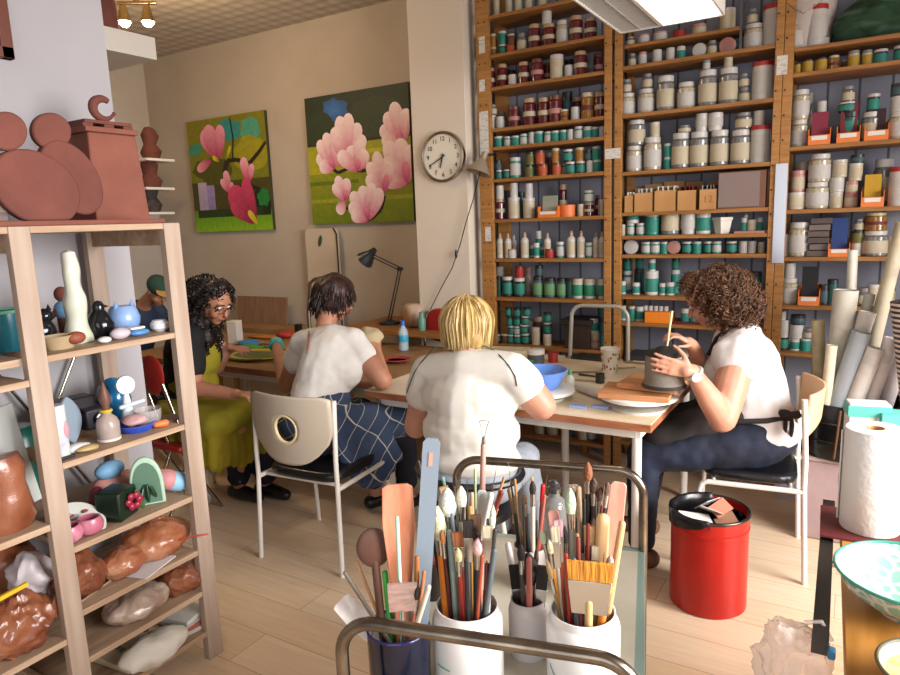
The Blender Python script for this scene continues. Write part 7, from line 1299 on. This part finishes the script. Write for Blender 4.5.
# cartons behind the towel roll
for px, py, w2, cl, lb in ((868, 402, .1, 'd0ccc8', 'white and teal carton standing behind the towel roll'), (898, 412, .09, '5cb4a4', 'plain teal carton at the right edge behind the towel roll')):
    q = at(px, py, y=2.12); hh = q.z-RZ_; t = thing('tall_carton', (q.x, 2.12, RZ_), lb, 'carton'); MB().box((q.x, 2.12, RZ_+hh/2), (w2, .06, hh), rot=(0, 0, .2)).build('carton_body', plain(cl, .6), t, bev=.003)
    if cl[0] == 'd': MB().box((q.x-.0, 2.12, RZ_+hh-.02), (w2+.004, .064, .03), rot=(0, 0, .2)).build('teal_band', plain('58b0a4', .6), t); MB().ell((q.x-.015, 2.12-.031, RZ_+hh-.07), (.014, .003, .014), n=14).build('pink_dot', plain('c05c6c', .6), t)
# thin bag hanging from the rail end
q = (r1*.9+r0*.1); m2 = MB().ell(q+V((-.055, -.0, -.085)), (.07, .05, .085), n=70).jitter(.04, 9, 4).crumple(.016, 22, 2).crumple(.006, 50, 4); t = thing('thin_plastic_bag', q+V((-.03, -.0, -.03)), 'crumpled pale pink translucent bag hanging at the black rail', 'bag'); m2.build('bag_body', clearp('pale_bag', s('dccdc8'), .45), t); MB().tube([q+V((-.03, 0, -.005)), q+V((.0, 0, .006)), q+V((.02, 0, -.03))], .005, 8).build('bag_handle', clearp('pale_bag', s('dccdc8'), .45), t); one(MB().box(r1+V((.02, -.01, -.005)), (.014, .02, .02)), 'blue_tape', plain('2a6a90', .5), 'small blue piece at the end of the black rail', 'tape', bev=.004)
# ================================================================ DRUM WITH PAPER ROLLS
dc = at(851, 420, y=3.72); tz = at(852, 397, y=3.72).z; bz = at(815, 453, y=3.6).z; R_ = .23
bx = V((dc.x-.02, 3.72, 0)); t = thing('clear_storage_box', bx, 'clear pinkish plastic storage box on the floor under the black drum', 'box'); MB().box(bx+V((0, 0, bz/2-.01)), (.34, .34, bz-.02), taper=1.05).build('box_body', clearp('box_clear', s('b49c9c'), .8), t, bev=.01); MB().box(bx+V((0, 0, bz-.011)), (.37, .37, .02)).build('box_lid', clearp('box_lid', s('b8a8a4'), .9), t, bev=.005)
c = V((dc.x, 3.72, bz)); t = thing('black_drum', c, 'glossy black drum holding rolled papers in the right corner', 'drum'); hh = tz-bz; MB().lathe([(R_*.97, 0), (R_, .01), (R_, hh*.32), (R_+.006, hh*.33), (R_, hh*.35), (R_, hh*.66), (R_+.006, hh*.67), (R_, hh*.69), (R_, hh), (R_-.006, hh), (R_-.006, .02), (0, .02)], c, n=48).build('drum_wall', plain('0e0e10', .28), t); q = at(830, 430, y=3.6); MB().cap(V((c.x-.06, 3.72-.226, bz+.02)), V((c.x-.045, 3.72-.226, tz-.02)), .006, .006).build('brown_seam', plain('5a3c24', .4), t)
def proll(bx_, tx, ty, r, cl, lb, y0=3.72, yt=None, m_=None, z0=None, taper=1.0):
    b0 = V((dc.x+bx_, y0, bz+.025 if z0 is None else z0)); tp = at(tx, ty, y=yt or y0); d_ = (tp-b0); L_ = d_.length; t = thing('paper_roll', b0, lb, 'roll', 'rolled papers in the black drum'); m2 = m_ or mat('printed_'+cl, s(cl), .6, col2=tuple(q*.72 for q in s(cl)), scale=12, lo=.45, hi=.7)
    MB().lathe([(r, 0), (r*taper, L_), (r*taper*.86, L_), (r*.86, 0)], b0, d_, 22).build('outer_sheet', m2, t)
    MB().lathe([(r*.7, .01), (r*taper*.7, L_-.004), (r*taper*.6, L_-.004)], b0, d_, 18).build('inner_sheet', m2, t)
proll(-.02, 853, 250, .022, 'c8c4b8', 'slim white paper roll standing upright, its top level with the fifth shelf', 3.8)
proll(-.09, 846, 290, .036, 'b4b0a4', 'wide flaring roll of printed grey paper at the left of the drum', 3.68, taper=1.5)
proll(-.06, 870, 294, .024, 'b8b4a8', 'medium printed roll right of the flaring grey roll', 3.8)
proll(-.1, 868, 312, .03, 'bcb8b0', 'printed paper roll in the middle of the drum', 3.66, taper=1.2)
proll(-.03, 894, 262, .03, 'b8ac94', 'tan paper roll leaning right in the drum', 3.8)
proll(.0, 903, 222, .03, 'b4a890', 'longest tan roll leaning out of frame at the right', 3.74)
proll(-.13, 818, 320, .03, 'b8aa88', 'old yellowed roll at the far left of the drum', 3.76)
proll(-.12, 832, 345, .024, 'd0c8b0', 'short cream roll in front at the left of the drum', 3.58)
proll(-.12, 862, 332, .042, 'a0a8b0', 'glossy grey-blue plastic-wrapped roll at the front of the drum', 3.6, m_=clearp('grey_wrap', s('9ca4ac'), .85, .15))
proll(-.06, 876, 348, .036, 'c8c4c0', 'fat white roll at the front of the drum', 3.58)
proll(.02, 892, 338, .032, 'ccc8c8', 'white roll with faint print at the front right', 3.62)
proll(.09, 903, 352, .03, 'b8b0b0', 'short greyish roll at the right rim of the drum', 3.66)
b0 = V((dc.x+.36, 3.5, .0)); tp = at(909, 300, y=3.5); m_ = mat('striped_corrugated', s('8c8078'), .6); nt = m_.node_tree; bb_ = nt.nodes['Principled BSDF']; tc = nt.nodes.new('ShaderNodeTexCoord'); wv = nt.nodes.new('ShaderNodeTexWave'); wv.bands_direction = 'Z'; wv.inputs['Scale'].default_value = 14; r = nt.nodes.new('ShaderNodeValToRGB'); r.color_ramp.elements[0].color = (*s('2c2022'), 1); r.color_ramp.elements[1].color = (*s('b8aaa4'), 1); r.color_ramp.elements[0].position = .4; r.color_ramp.elements[1].position = .6; nt.links.new(tc.outputs['Object'], wv.inputs['Vector']); nt.links.new(wv.outputs['Fac'], r.inputs[0]); nt.links.new(r.outputs[0], bb_.inputs['Base Color'])
one(MB().cyl(b0, tp, .07, .07, 26), 'striped_tube', m_, 'dark ribbed tube leaning in the corner right of the drum', 'tube')
# mat on the floor by the chair and a sheet of paper
q = at(795, 490, z=0); one(MB().box(q+V((.06, 0, .004)), (.34, .3, .006), rot=(0, 0, .2)), 'white_floor_paper', mat('floor_paper', s('c8c4c4'), .7), 'large white paper sheet lying on the floor behind the plywood chair', 'paper')
